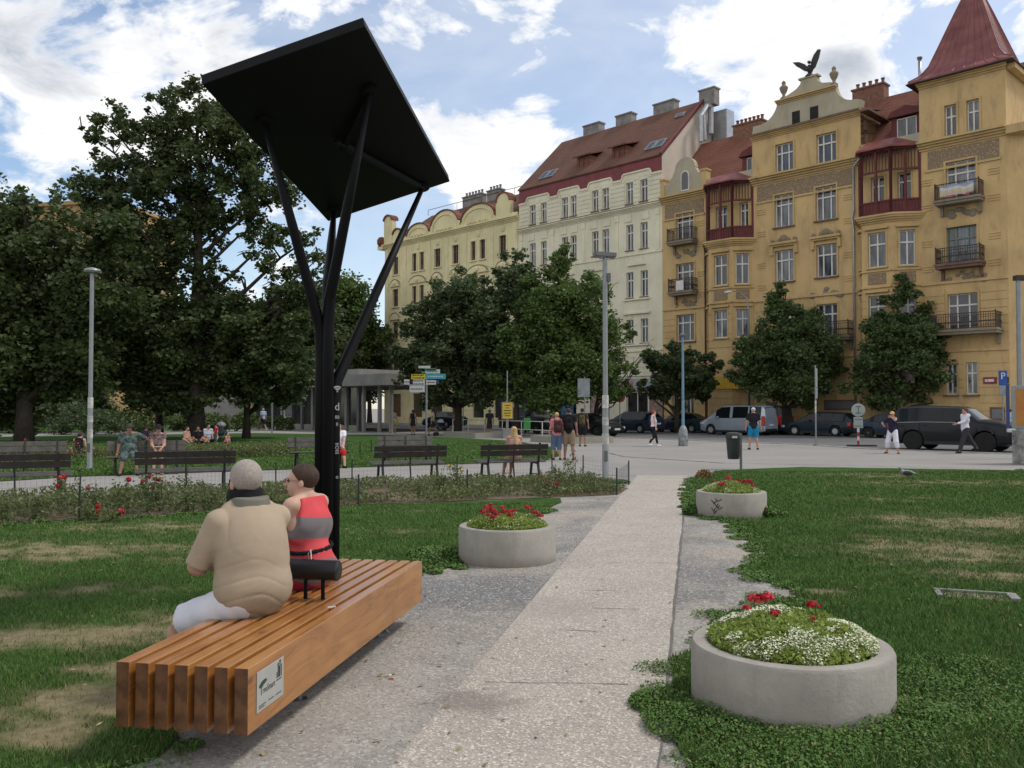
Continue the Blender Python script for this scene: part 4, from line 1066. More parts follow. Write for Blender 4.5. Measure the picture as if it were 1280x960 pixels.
# ============ orange tower block behind the trees on the left
ob=empty('apartment_block',(-56.3,95,0),R(-12),'tall ochre orange block seen through the dark trees on the left','building')
M_or=facade_mat('orange_render',(.42,.27,.13),(.3,.2,.1),.3)
t=MB(); hb=[]
for i in range(7):
    if i>4: continue
    for j in range(6): hb.append((1.2+i*2.6,2.7+i*2.6,2.0+j*3.4,3.7+j*3.4))
wall(t,0,14.2,0,23.5,hb); yface(14.2,0,14.2,12,0,23.5,t); t.box(-.3,14.5,-.3,12,23.5,23.9); t.build('wall',M_or,ob)
for h in hb: add_window(ob,(h[0]+h[1])/2,h[2],h[1]-h[0],h[3]-h[2],1,0)
# ---------------------------------------------------------------- trees
def leaf_mat(name,c1,c2,tr=.35):
    m,t=newmat(name); v=t.obj()
    a=t.mix(t.mr(t.noise(v,.55,4,.6),.35,.65),c1,c2)
    g=t.node('ShaderNodeNewGeometry').outputs['Random Per Island']
    a=t.mix(t.mr(g,0,1,0,.55),a,tuple(min(1,x*1.9) for x in c2))
    b=t.node('ShaderNodeBsdfPrincipled'); t.put(b,'Base Color',a); t.put(b,'Roughness',.55); t.put(b,'Specular IOR Level',.35)
    tl=t.node('ShaderNodeBsdfTranslucent'); t.put(tl,'Color',a); mx=t.node('ShaderNodeMixShader'); t.put(mx,0,tr)
    t.l.new(b.outputs[0],mx.inputs[1]); t.l.new(tl.outputs[0],mx.inputs[2])
    o=t.node('ShaderNodeOutputMaterial'); t.l.new(mx.outputs[0],o.inputs[0]); return m
M_leafA=leaf_mat('maple_leaves',(.036,.055,.020),(.066,.092,.030))
M_leafB=leaf_mat('linden_leaves',(.050,.085,.022),(.09,.135,.036))
M_leafC=leaf_mat('dark_leaves',(.045,.068,.030),(.078,.108,.044))
M_leafD=leaf_mat('street_tree_leaves',(.052,.082,.030),(.085,.125,.042))
M_leafS=leaf_mat('shrub_leaves',(.045,.075,.02),(.075,.11,.03))
M_bark=pm('bark',(.045,.036,.028),.95,.35,5,bump=.5)
M_barkl=pm('pale_bark',(.07,.06,.045),.95,.35,5,bump=.5)
def leaf_cloud(centres,radii,n,size,seed,flat=.75):
    """n leaves in clusters; each leaf a folded diamond"""
    r=np.random.RandomState(seed); c=np.asarray(centres,float); rad=np.asarray(radii,float)
    w=rad**2; i=r.choice(len(c),n,p=w/w.sum())
    d=r.randn(n,3); d/=np.linalg.norm(d,axis=1)[:,None]
    q=(r.rand(n)**.55)[:,None]*rad[i][:,None]*d; q[:,2]*=flat
    # uneven clumps
    p=c[i]+q*(1+.35*np.sin(q[:,[1,2,0]]*9+i[:,None]))
    a=r.randn(n,3); a/=np.linalg.norm(a,axis=1)[:,None]; a[:,2]*=.5
    b=np.cross(a,r.randn(n,3)); b/=np.linalg.norm(b,axis=1)[:,None]+1e-9
    s=size*(.55+.9*r.rand(n))[:,None]
    v=np.stack([p-a*s*.6,p+b*s*.42+a*s*.05,p+a*s*.62,p-b*s*.42+a*s*.05],1)
    v[:,1,2]-=s[:,0]*.12; v[:,3,2]-=s[:,0]*.12
    return v.reshape(-1,3).astype(np.float32)
def tree(base,Y,circ,tr,label,mat,n,size,seed,forks=3,group=None,name='tree',bark=None,cl=.42,depth=1.0,cat='tree',fork_h=.3,sparse=1.0,nlimb=26,dark_in=True,cs=1.0):
    """crown from circles (x,y,r) read off at distance Y and given true depth; trunk at base"""
    rnd=random.Random(seed); B=Vector((base.x,base.y,0))
    C_l=[]; R_l=[]
    for q in circ:
        (x,y,r_)=q[:3]; k=q[3] if len(q)>3 else 1.0
        p=P(x,y,Y); rr_=r_*Y/FPX; m_=max(5,int(10*k*(rr_/ (cl*Y*.03+.55))**1.6)) ; m_=min(m_,44)
        for j in range(m_):
            d=Vector((rnd.gauss(0,1),rnd.gauss(0,1),rnd.gauss(0,1))).normalized()*rnd.random()**.4*(rr_*.86)
            C_l.append((p.x+d.x,B.y+(p.y-B.y)*.3+d.y*depth*1.1+rnd.uniform(-.3,.3)*rr_,p.z+d.z)); R_l.append(rr_*cs*rnd.uniform(.24,.46)*(.75 if k<1 else 1))
    o=empty(name,B,0,label,cat,group)
    v=leaf_cloud(C_l,R_l,n,size,seed); v-=np.array([B.x,B.y,0],np.float32)
    me=npmesh('crown',v,np.arange(len(v)),4,mat); link('crown',me,o)
    zs=[c[2] for c in C_l]; top=max(zs); lowz=min(zs); fh=lowz+(top-lowz)*fork_h
    mb=MB(); bx,by=0,0
    mx=sum(c[0] for c in C_l)/len(C_l)-B.x; my=sum(c[1] for c in C_l)/len(C_l)-B.y
    lead=Vector((mx*.6,my*.6,top*.97))
    pts=[]; rad=[]
    for i in range(9):
        f=i/8; z=lead.z*f; w=f**1.6
        pts.append(Vector((lead.x*w+rnd.uniform(-1,1)*.12*f*2,lead.y*w+rnd.uniform(-1,1)*.2*f,z))); rad.append(tr*(1.25 if i==0 else 1)*(1-f)**.8+.02)
    mb.tube(pts,rad,9)
    idx=rnd.sample(range(len(C_l)),min(nlimb,len(C_l)))
    for i in idx:
        c=Vector(C_l[i])-B; hd=math.hypot(c.x,c.y)
        f=max(.16,min(.85,(c.z-hd*.9)/lead.z)); j=f*8; a=int(j); s=pts[a].lerp(pts[min(8,a+1)],j-a); r0=(rad[a]*(1-(j-a))+rad[min(8,a+1)]*(j-a))*.55
        if c.z<s.z+.3: continue
        L=(c-s).length; mid=s.lerp(c,.5)+Vector((rnd.uniform(-.08,.08)*L,rnd.uniform(-.08,.08)*L,-.06*L if rnd.random()<.6 else .05*L))
        p2=s.lerp(mid,.5)+Vector((0,0,.02*L)); mb.tube([s,p2,mid,mid.lerp(c,.5)+Vector((0,0,.03*L)),c],[r0,r0*.8,r0*.6,r0*.4,.02],6)
        for _ in range(3):
            q0=rnd.choice([mid,mid.lerp(c,.5)+Vector((0,0,.03*L)),c]); q1=q0+Vector((rnd.uniform(-1,1),rnd.uniform(-1,1),rnd.uniform(.1,1)))*min(L*.22,.8)
            mb.tube([q0,q0.lerp(q1,.5)+Vector((0,0,.05*L)),q1],[r0*.35,r0*.22,.012],4)
    mb.build('trunk',bark or M_bark,o,'all')
    return o
GT='trees on the far side of the park lawn'
tree(G(245,551),47,[(240,132,36),(200,135,26),(150,160,36),(118,178,22),(205,190,50),(275,180,56),(335,215,52),(150,240,52),(225,255,55),(300,270,52,.8),(345,310,46,.9),(380,345,38,1.0),(388,385,40,1.0),(360,400,46,.8),(185,330,60),(255,340,50,.7),(290,385,48,.7),(230,390,50,.8),(300,420,58),(220,430,62),(150,430,58),(350,450,45),(385,300,26,.5),(250,475,50),(180,475,45),(310,475,35)],
    .42,'tallest dark tree left of the black solar panel with people sitting at its trunk',M_leafA,105000,.20,21,group=GT,nlimb=46,fork_h=.2,cl=.36,cs=.85)
tree(G(30,556),43,[(150,300,45),(160,370,50),(40,262,34),(88,250,24),(0,285,60),(100,305,52),(20,350,80),(108,380,55),(40,430,80),(-70,350,90),(-60,450,90),(125,455,40),(60,480,50),(0,490,60)],
    .38,'broad dark tree at the left edge behind the grey lamp post',M_leafA,75000,.22,22,group=GT,nlimb=30)
tree(G(200,547),52,[(180,450,50),(150,400,50),(210,480,40),(130,470,40)],.2,'small dark tree left of the tallest tree in front of the pale stairs',M_leafC,20000,.24,23,group=GT,nlimb=14)
tree(G(308,548),52,[(320,440,50),(350,400,45),(300,470,40),(370,465,40),(340,490,30)],.2,'slim dark tree right of the tallest tree before the glass pavilion',M_leafC,24000,.24,24,group=GT,nlimb=16)
GF='background trees behind the pavilion'
for i,(x,y,r_,bx,Y,lb) in enumerate([(430,385,42,430,92,'dark green tree above the pavilion roof left of the cream house'),(385,410,50,388,88,'dark tree behind the black solar post above the pavilion'),(462,430,36,462,96,'low tree beside the left corner of the cream house'),
    (-60,400,90,-60,80,'far tree beyond the left edge of the lawn'),(60,430,70,60,84,'far tree behind the lamp post on the left'),(330,440,50,330,90,'far tree between the trunks behind the tallest tree')]):
    cs=[(x,y,r_),(x-r_*.6,y+r_*.5,r_*.7),(x+r_*.6,y+r_*.6,r_*.7),(x,y+r_,r_*.9),(x-10,y-r_*.6,r_*.5)]
    tree(G(bx,510+1909/Y),Y,cs,.25,lb,M_leafB if i==0 else M_leafC,16000,.33,40+i,group=GF,nlimb=10)
GS_='street trees in front of the apartment houses'
tree(G(572,543),57,[(580,352,22),(552,372,28),(622,352,26),(530,400,32),(590,395,52),(512,435,26),(550,440,50),(620,430,46),(505,465,24),(595,475,38),(540,480,34),(640,470,26)],
    .22,'wide dull green street tree right of the signpost before the cream house',M_leafC,60000,.20,31,group=GS_,nlimb=24)
tree(G(645,545),62,[(645,352,26),(655,385,36),(640,430,40),(660,455,38)],.18,'dark street tree half hidden between the wide tree and the bright green tree',M_leafC,16000,.24,32,group=GS_,nlimb=12)
tree(G(697,545),54,[(712,315,16),(702,340,30),(735,368,36),(672,372,34),(702,405,56),(748,418,42),(652,428,36),(770,455,26),(700,462,55),(640,475,28),(740,470,40),(665,490,30)],
    .22,'tall bright green street tree before the ivory house left of the tall lamp post',M_leafB,70000,.18,33,group=GS_,nlimb=26)
tree(G(742,543),60,[(790,420,18,.5),(800,445,14,.5),(760,480,28),(785,480,20,.6)],.12,'thin sprawling street tree with loose twigs right of the bright green tree',M_leafB,7000,.18,34,group=GS_,nlimb=14)
tree(G(846,541),62,[(850,452,26),(822,458,22),(885,455,20),(850,472,34),(812,482,18),(880,478,24),(840,490,24)],.16,'low round dark street tree above the dark sedan left of the silver van',M_leafC,30000,.18,35,group=GS_,nlimb=16)
tree(G(981,543),58,[(982,360,14),(975,385,28),(1000,412,30),(948,425,32),(985,445,52),(1032,448,24),(928,462,24),(1010,478,34),(955,482,34),(1045,470,18)],.17,'pointed street tree between the silver van and the wagon before the ochre house',M_leafD,60000,.175,36,group=GS_,nlimb=24)
tree(G(1121,545),56,[(1122,350,14),(1118,380,28),(1145,405,26),(1096,418,32),(1120,445,50),(1170,445,26),(1074,458,26),(1150,478,34),(1100,482,34),(1185,470,18),(1060,480,20)],.17,'pointed street tree behind the black off-road car before the ochre house',M_leafD,60000,.175,37,group=GS_,nlimb=24)
# shrubs
def shrub(x,y,Y,r_,w,label,mat,n,seed,group='shrubs along the back path',size=.16,cat='shrub'):
    B=G(x,y); rnd=random.Random(seed); cs=[];rs=[]
    for i in range(16):
        a=rnd.random()*6.28; q=rnd.random()**.5*w; cs.append((math.cos(a)*q,math.sin(a)*q*.6,r_*rnd.uniform(.15,.8))); rs.append(r_*rnd.uniform(.28,.45))
    o=empty('shrub',B,0,label,cat,group)
    v=leaf_cloud(cs,rs,n,size,seed); v[:,2]=np.maximum(v[:,2],.02); link('foliage',npmesh('foliage',v,np.arange(len(v)),4,mat),o)
    mb=MB()
    for i in range(8):
        c=Vector(cs[i]); mb.tube([(c.x*.2,c.y*.2,0),(c.x*.6,c.y*.6,c.z*.6),tuple(c)],[.03,.02,.008],4)
    mb.build('stem',M_bark,o)
for i,(x,y,r_,w,lb,m_,n) in enumerate([(155,541,2.3,3.4,'tall olive shrub left of the stairs behind the lamp post',M_leafS,6000),(240,539,1.6,3.0,'broad olive shrub behind the picnic group',M_leafS,5000),(290,539,1.5,2.2,'rounded shrub right of the tallest trunk',M_leafS,4000),(345,538,1.1,1.4,'small shrub beside the pavilion wall',M_leafS,2000),
    (60,541,2.6,3.6,'dark shrub behind the left lamp post',M_leafC,5000),(-10,542,2.8,3.6,'dark shrub at the left edge behind the lawn',M_leafC,5000),(110,543,2.2,2.6,'dark green shrub between the lamp post and the tall olive shrub',M_leafC,4000)]):
    shrub(x,y,0,r_,w,lb,m_,n,60+i)
# ---------------------------------------------------------------- pavilion, stairs
pv=empty('metro_pavilion',G(318,535),TA,'low glass walled pavilion with a flat grey roof behind the lawn','pavilion')
M_conc=pm('pale_concrete',(.23,.225,.215),.85,.15,1.2,bump=.2); M_dglass=pm('dark_glazing',(.035,.038,.04),.1,.4,.8,spec=.6); M_post_=pm('grey_steel',(.13,.13,.13),.5,.2,3)
LP=19.5
mb=MB(); mb.box(-.5,LP+1.8,-1.4,9,3.35,4.15); mb.build('roof_slab',M_conc,pv); mb=MB(); mb.box(10,14.5,1,6,4.15,4.75); mb.build('roof_box',M_conc,pv)
mb=MB(); mb.box(0,LP*.82,.05,.3,0,.45); pl_=mb.build('plinth',M_base,pv)
for i in range(11):
    x=i*LP*.82/10; mb=MB(); mb.box(x-.14,x+.14,-.1,.18,0,3.35); mb.build('pillar',M_post_ if i%3 else M_conc,pv)
mb=MB()
for x in (LP*.9,LP*1.0,LP*1.07): mb.lathe([(.16,0),(.16,3.35)],10,(x,-.6,0))
build_split(mb,'round_column',M_conc,pv)
for i in range(10):
    x=i*LP*.82/10; mb=MB(); mb.box(x+.16,x+LP*.082-.16,.1,.14,.45,3.3); mb.build('glass_panel',M_dglass,pv)
mb=MB(); mb.box(5.0,6.4,.02,.08,.9,2.9); f=mb.build('poster_frame',M_wf,pv); mb=MB(); mb.box(5.15,6.25,.01,.018,1.05,2.75); mb.build('poster',M_post,f)
mb=MB(); mb.box(-4.5,-.3,1.5,1.7,.9,1.9); mb.build('yellow_board',M_ysign,pv); mb=MB(); mb.box(-3.5,-1.2,1.0,1.2,3.4,4.4); mb.build('yellow_board',M_ysign,pv)
mb=MB()
for i in range(7): mb.box(0,9,i*.5,i*.5+.5,0,.17*(i+1))
mb.box(0,9,3.5,9,0,3.4)
st_=mb.build('stairs',M_conc); st_.location=G(195,535); st_.rotation_euler=(0,0,R(6)); tag(st_,'pale concrete stairs and wall beyond the shrubs under the trees','stairs')
# ---------------------------------------------------------------- lamps
M_galv=pm('galvanised_steel',(.24,.25,.255),.45,.15,2.5,metal=.35); M_stick=pm('torn_stickers',(.5,.48,.45),.7,.4,9); M_bluep=pm('blue_grey_paint',(.13,.24,.33),.5,.25,3)
def lamp(loc,h,r,label,style,group='park lamp posts'):
    o=empty('street_lamp',loc,0,label,'street lamp',group)
    if style=='blue':
        mb=MB(); mb.lathe([(.20,0),(.22,.03),(.22,.55),(.19,.75),(.13,.88),(.075,.95)],16); mb.lathe([(.24,0),(.24,.02)],16); mb.build('base',pm('stickered_base',(.16,.20,.22),.6,.5,6,c2=(.34,.36,.36)),o,True)
        mb=MB(); mb.lathe([(.07,.95),(.062,2.5),(.05,h)],12); mb.build('pole',M_bluep,o,True)
        mb=MB(); mb.lathe([(.10,h-.02),(.16,h+.05),(.16,h+.10),(.02,h+.16)],14); mb.build('lamp_head',M_post_,o,True)
        return o
    mb=MB(); mb.lathe([(r*1.25,0),(r*1.25,.05),(r,.08),(r,h*.32),(r*.82,h*.34),(r*.75,h)],16); p=mb.build('pole',M_galv,o,True)
    mb=MB(); 
    for z,q in ((.9,.25),(1.35,.18),(1.75,.3)): 
        mb.lathe([(r*1.015,z),(r*1.015,z+q)],14)
    build_split(mb,'sticker',M_stick,p)
    mb=MB(); mb.box(-.04,.04,-r-.012,-r+.0,.5,.75); mb.build('service_hatch',M_post_,p)
    if style=='disc':
        mb=MB(); mb.lathe([(.05,h),(.2,h+.02),(.23,h+.07),(.2,h+.12),(.03,h+.17)],18); mb.build('lamp_head',M_galv,o,True)
    else:
        mb=MB()
        for rz in (R(20),R(200)):
            M=Matrix.Rotation(rz,4,'Z'); s=MB(M=M); s.box(.0,.26,-.1,.1,h-.02,h+.07); s.box(.02,.24,-.08,.08,h-.05,h-.02); mb.v,mb.f,mb.m,_=join(mb,s)
        mb.build('lamp_head',M_post_,o); mb=MB(); mb.box(.05,.13,-.06,.02,h-.62,h-.42); mb.build('camera_box',M_post_,o)
        mb=MB(); mb.box(-.13,-.05,-.1,.0,h-.08,h+.02); mb.build('bracket',M_galv,o)
    return o
lamp(G(757,603),5.36,.075,'tall galvanised lamp post with a double head beside the paved path','twin')
lamp(G(112,587),5.6,.072,'grey lamp post with a round disc head on the left lawn','disc')
lamp(G(854,557.5),5.05,.07,'blue lamp post with a thick stickered base in the middle of the square','blue')
# curved street lantern against the ochre house, lamp column at the right edge
o=empty('street_lamp',SF(-32.8,55.3,.13),TA,'curved arm street lamp rising out of the pointed tree against the ochre house','street lamp')
mb=MB(); mb.tube([(0,0,0),(0,0,8.6),(-.1,0,9.4),(-.6,-.1,9.95),(-1.2,-.2,10.05)],[.09,.07,.05,.045,.04],10); mb.build('pole',M_galv,o,'all'); mb=MB(); mb.ball((-1.5,-.25,10.0),.3,10,sq=(1.2,.5,.35)); mb.build('lamp_head',M_wf,o,'all')
o=empty('street_lamp',P(1276,560,30).xy.to_3d(),0,'grey lamp column at the right edge behind the advertising case','street lamp')
mb=MB(); mb.lathe([(.1,0),(.085,3),(.075,6.2)],14); mb.build('pole',M_galv,o,True); mb=MB(); mb.box(-.12,.5,-.12,.12,6.15,6.32); mb.build('lamp_head',M_iron,o)
# grass tuft round the tall lamp
c_=G(760,604)
tag(clover('grass_tuft',[(c_.x,c_.y,.33,.8),(c_.x+.3,c_.y,.22,.6)],2600,5,.14),'green grass tuft growing round the foot of the tall lamp post','grass',kind='stuff')
# ---------------------------------------------------------------- bins
M_bin=pm('anthracite_plastic',(.03,.036,.038),.45,.2,3); M_binc=pm('green_bin_plastic',(.05,.28,.06),.5,.2,3)
o=empty('litter_bin',G(917,587),R(10),'dark grey litter bin hanging on a post behind the rear planter','litter bin')
mb=MB(); mb.lathe([(.15,.30),(.165,.33),(.205,.85),(.21,.87)],20); mb.build('bin_body',M_bin,o,True)
mb=MB(); mb.lathe([(.212,.88),(.215,.90),(.215,1.0),(.20,1.04),(.1,1.06)],20); mb.lathe([(.218,.96),(.218,.985)],20); mb.build('lid',M_bin,o,True)
mb=MB(); mb.box(-.13,.02,-.22,-.2,.90,.96); mb.build('sticker',M_stick,o)
mb=MB(); mb.box(.2,.25,-.03,.03,0,1.03); mb.box(.15,.21,-.02,.02,.4,.44); mb.box(.17,.21,-.02,.02,.8,.84); mb.build('post',M_post_,o)
mb=MB(); mb.lathe([(.05,0),(.05,.01)],10,(.22,0,0))
def gbin(x,y,label):
    o=empty('litter_bin',G(x,y),0,label,'litter bin','green litter bins')
    mb=MB(); mb.box(-.2,.2,-.14,.14,.45,1.05); mb.prism([(-.2,1.05),(.2,1.05),(.17,1.15),(-.17,1.15)],-.14,.14); mb.build('bin_body',M_binc,o); mb=MB(); mb.box(-.12,.12,-.145,-.141,.93,1.0); mb.build('slot',M_dark,o)
    mb=MB(); mb.box(-.03,.03,-.03,.03,0,.45); mb.build('post',M_post_,o)
gbin(659,546,'green litter bin on the railing before the parked off-road car'); gbin(574,542.5,'green litter bin beside the trunk of the wide street tree')
# railing along the crossing
o=empty('railing',(0,0,0),0,'thin white tubular railing in front of the parked cars','railing')
mb=MB(); A=G(566,541); B_=G(706,549)
for z in (.95,.45): mb.tube([(A.x,A.y,z),(B_.x,B_.y,z)],.025,6)
mb.build('rail',M_wf,o)
for i in range(7):
    p=A.lerp(B_,i/6); mb=MB(); mb.tube([(p.x,p.y,0),(p.x,p.y,.97)],.03,6); mb.build('post',M_wf,o)
def treebed(x0,y0,x1,y1,label):
    a=G(x0,y0); b=G(x1,y1); o=empty('tree_bed',a.lerp(b,.5),math.atan2(b.y-a.y,b.x-a.x),label,'kerbed bed'); L=(b-a).length/2
    mb=MB(); mb.box(-L,L,-.1,.1,0,.32); mb.box(-L,L,2.2,2.4,0,.32); mb.box(-L,-L+.2,.1,2.2,0,.32); mb.box(L-.2,L,.1,2.2,0,.32); mb.build('kerb',M_base,o)
    mb=MB(); mb.box(-L+.2,L-.2,.1,2.2,0,.25); mb.build('soil',pm('bed_soil',(.07,.06,.045),.95),o)
treebed(556,546,596,548,'low kerbed bed round the trunk of the wide street tree'); treebed(665,552,720,555,'low kerbed bed in front of the parked off-road car')
# yellow advertising board
o=empty('advertising_board',G(634,548),R(8),'yellow advertising board on a concrete foot beyond the lawn','advertising board')
mb=MB(); mb.box(-.28,.28,-.25,.25,0,.55); mb.box(-.07,.07,-.07,.07,.55,1.55); mb.build('foot',M_conc,o); mb=MB(); mb.box(-.34,.34,-.09,.09,1.1,2.1); f=mb.build('frame',M_post_,o)
mb=MB(); mb.box(-.29,.29,-.1,-.092,1.15,2.05); p=mb.build('poster',pm('yellow_poster',(.55,.38,.04),.5,.2,2),f); mb=MB()
for i,wd in enumerate((.5,.3,.6,.6,.45)): mb.box(-wd*.35,wd*.35,-.106,-.101,1.88-i*.15,1.93-i*.15)
mb.build('lettering',M_txt,p)
mb=MB(); mb.lathe([(.04,1.5),(.035,3.9)],8); mb.build('pole',M_galv,o)
# fingerpost with direction boards
o=empty('signpost',G(533,546.5),0,'signpost with many white, yellow and turquoise direction boards','signpost')
mb=MB(); mb.lathe([(.06,0),(.06,4.3)],12); mb.build('pole',M_galv,o,True)
sc_=52.3/FPX
M_turq=pm('turquoise_board',(.05,.32,.42),.5,.1,2); M_wb=pm('white_board',(.55,.55,.56),.5,.08,2); M_gb=pm('green_board',(.05,.22,.13),.5,.1,2); M_yb=pm('yellow_board',(.60,.45,.03),.5,.1,2); M_navy=pm('navy_board',(.03,.05,.15),.5,.1,2)
for (x0,x1,y0,y1,m_,rows_) in [(523,538,457,460.5,M_wb,0),(531,545,460,463.5,M_gb,0),(532,550,461.5,467,M_wb,1),(514,532,467.5,474,M_yb,2),(532.5,557,467,474,M_turq,1),(505,516,474,481,M_wb,1),(512,531,474,482,M_wb,2),(532.5,545,475,481,M_wb,1),(545,549,475,480,M_navy,0),(512,531,482,490.5,M_wb,1),(527,532,464,467,M_gb,0)]:
    X0,X1=(x0-533)*sc_,(x1-533)*sc_; Z0,Z1=EYE+(510-y1)*sc_,EYE+(510-y0)*sc_
    ya=-.075 if (x0+x1)/2<533 else -.085
    mb=MB(); mb.box(X0,X1,ya-.02,ya+.0,Z0+.01,Z1-.01); b=mb.build('direction_board',m_,o)
    if rows_:
        mb=MB()
        for r_ in range(rows_):
            z=Z0+(Z1-Z0)*(r_+.5)/rows_; L=(X1-X0); x=X0+.08*L
            while x<X1-.16*L: wd=random.uniform(.03,.10); mb.box(x,min(x+wd,X1-.03),ya-.026,ya-.022,z-.035,z+.035); x+=wd+.03
        mb.build('lettering',M_txt if m_ is not M_turq else M_txtw,b)
# road signs
def sign_pole(loc,h,label,r=.035): 
    o=empty('road_sign',loc,0,label,'road sign'); mb=MB(); mb.lathe([(r,0),(r,h)],10); mb.build('pole',M_galv,o,True); return o
M_signback=pm('sign_back',(.22,.25,.26),.5,.2,3); M_blue=pm('sign_blue',(.02,.07,.30),.4); M_signred=pm('sign_red',(.42,.02,.03),.4)
o=sign_pole(G(1020,557),3.75,'tall grey sign pole with two narrow panels seen nearly edge on beside the wagon')
for z0,z1 in ((2.72,3.6),(2.2,2.7)):
    mb=MB(M=Matrix.Rotation(R(62),4,'Z')); mb.box(-.28,.28,-.05,-.03,z0,z1); f=mb.build('panel',M_signback,o); mb=MB(M=Matrix.Rotation(R(62),4,'Z')); mb.box(-.16,.16,-.03,.03,z0+.15,z0+.19); mb.box(-.16,.16,-.03,.03,z1-.19,z1-.15); mb.build('bracket',M_post_,f)
mb=MB(); mb.lathe([(.13,0),(.13,.05)],12); mb.build('foot',M_post_,o)
mb=MB(); mb.lathe([(.038,1.5),(.038,2.1)],10); mb.build('sticker',M_stick,o)
o=sign_pole(G(1073,558),1.9,'round sign back on a red and white striped post with a rubber foot')
Mr=Matrix.Rotation(R(-12),4,'Z')
mb=MB(M=Mr@Matrix.Translation((0,-.05,1.66))@Matrix.Rotation(math.pi/2,4,'X')); mb.lathe([(.27,0),(.30,.004),(.30,.022),(.27,.026)],28); f=mb.build('disc',pm('grey_sign_back',(.30,.34,.33),.45,.12,3),o,True)
mb=MB(M=Mr); mb.box(-.12,.12,-.09,-.08,1.8,1.84); mb.box(-.12,.12,-.09,-.08,1.5,1.54); mb.box(-.02,.02,-.09,-.08,1.5,1.84); mb.build('bracket',M_post_,f)
mb=MB(M=Mr); mb.box(-.2,.2,-.06,-.04,.84,1.34); f=mb.build('panel',MATS['grey_sign_back'],o); mb=MB(M=Mr); mb.box(-.16,.16,-.075,-.062,1.22,1.25); mb.box(-.16,.16,-.075,-.062,.92,.95); mb.build('bracket',M_post_,f)
mb=MB(); 
for i in range(4): mb.lathe([(.05,.08+i*.19),(.05,.08+i*.19+.19)],10,mi=i%2)
mb.build('striped_sleeve',[M_signred,M_wf],o); mb=MB(); mb.box(-.45,.75,-.25,.25,0,.07); mb.build('rubber_foot',M_iron,o)
o=sign_pole(SF(-16.2,54.6,.13),3.6,'blue parking sign on a thin pole by the tower corner')
mb=MB(); mb.box(-.24,.24,-.06,-.04,2.9,3.75); f=mb.build('panel',M_blue,o); me_=text_part('lettering','P',.55,M_txtw,f,(0,-.065,3.42),(math.pi/2,0,0)); mb=MB(); mb.box(-.2,.2,-.06,-.04,2.35,2.85); mb.build('panel',M_signback,o)
o=sign_pole(G(775,543),2.9,'round blue no stopping sign with a red rim before the ivory house'); mb=MB(M=Matrix.Translation((0,-.05,2.45))@Matrix.Rotation(math.pi/2,4,'X')); mb.lathe([(.27,0),(.27,.02)],24,mi=0); mb.lathe([(.27,0),(.34,.001),(.34,.024),(.27,.024)],24,mi=1); mb.build('disc',[M_navy,M_plate],o)
mb=MB(M=Matrix.Translation((0,-.085,2.45))); 
for a in (45,-45): mb.obox((0,0,0),(.6,.012,.06),M=Matrix.Rotation(R(a),3,'Y'))
mb.build('cross_bars',M_plate,o)
o=sign_pole(G(655,544),3.4,'sign pole with a yellow diamond sign left of the blue shop'); mb=MB(); mb.obox((0,-.06,3.15),(.42,.02,.42),M=Matrix.Rotation(R(45),3,'Y')); f=mb.build('panel',M_wf,o); mb=MB(); mb.obox((0,-.076,3.15),(.30,.01,.30),M=Matrix.Rotation(R(45),3,'Y')); mb.build('sign_face',M_yb,f); mb=MB(); mb.box(-.22,.3,-.07,-.05,1.9,2.75); mb.build('panel',M_signback,o)
o=sign_pole(G(731,547),3.6,'square grey sign back on a pole behind the backpackers'); mb=MB(); mb.box(-.42,.3,-.06,-.04,2.4,3.5); mb.build('panel',M_signback,o)
o=sign_pole(G(579,541),3.5,'small blue sign on a pole behind the green litter bin'); mb=MB(); mb.box(-.25,.25,-.06,-.04,2.9,3.4); mb.build('panel',M_blue,o)
o=sign_pole(G(340,541),4.6,'thin dark pole before the pavilion glass',.06)
# advertising case and graffiti block at the right edge
o=empty('advertising_case',G(1277,580),R(-30),'illuminated poster case on a graffiti covered concrete block at the right edge','advertising case')
mb=MB(); mb.box(-.25,.9,-.3,.3,0,1.05); mb.build('concrete_block',pm('graffiti_concrete',(.10,.10,.10),.8,.4,5,c2=(.36,.36,.34)),o,bevel=.02)
mb=MB(); mb.box(-.25,1.0,-.1,.1,1.1,2.45); f=mb.build('frame',M_galv,o,bevel=.015); mb=MB(); mb.box(-.13,.9,-.112,-.102,1.2,2.35); p_=mb.build('poster',pm('yellow_red_poster',(.5,.36,.05),.5,.3,2,c2=(.42,.10,.04)),f)
mb=MB(); mb.box(-.40,-.30,-.12,.12,1.1,2.5); mb.build('side_fin',M_navy,o)
# ---------------------------------------------------------------- concrete planters with flowers
def conc_mat():
    m,t=newmat('weathered_concrete'); v=t.obj()
    a=t.mix(t.mr(t.noise(v,2.5,6,.65),.35,.7),(.27,.25,.22),(.36,.335,.30))
    a=t.mix(t.mr(t.noise(t.mapv(v,(5,5,.9)),1.4,6,.7),.52,.8,0,.45),a,(.17,.155,.135))
    s=t.node('ShaderNodeSeparateXYZ'); t.l.new(v,s.inputs[0])
    lowm=t.math('MULTIPLY',t.mr(t.math('ADD',s.outputs[2],t.math('MULTIPLY',t.noise(v,4,4,.6),.16)),.06,.20,1,0),.65)
    a=t.mix(lowm,a,(.16,.135,.11))
    a=t.mix(t.mr(t.noise(t.mapv(v,(1,1,1),(3,1,0)),1.7,7,.75),.55,.75,0,.5),a,(.20,.18,.15))
    pit=t.mr(t.vor(v,38),.05,.10,1,0); pit=t.math('MULTIPLY',pit,t.mr(t.noise(v,7,3,.5),.5,.6))
    a=t.mix(t.math('MULTIPLY',pit,.6),a,(.10,.09,.08))
    h=t.math('SUBTRACT',t.noise(v,35,5,.6),pit)
    principled(t,a,.9,0,.2,h,.4,.012); return m
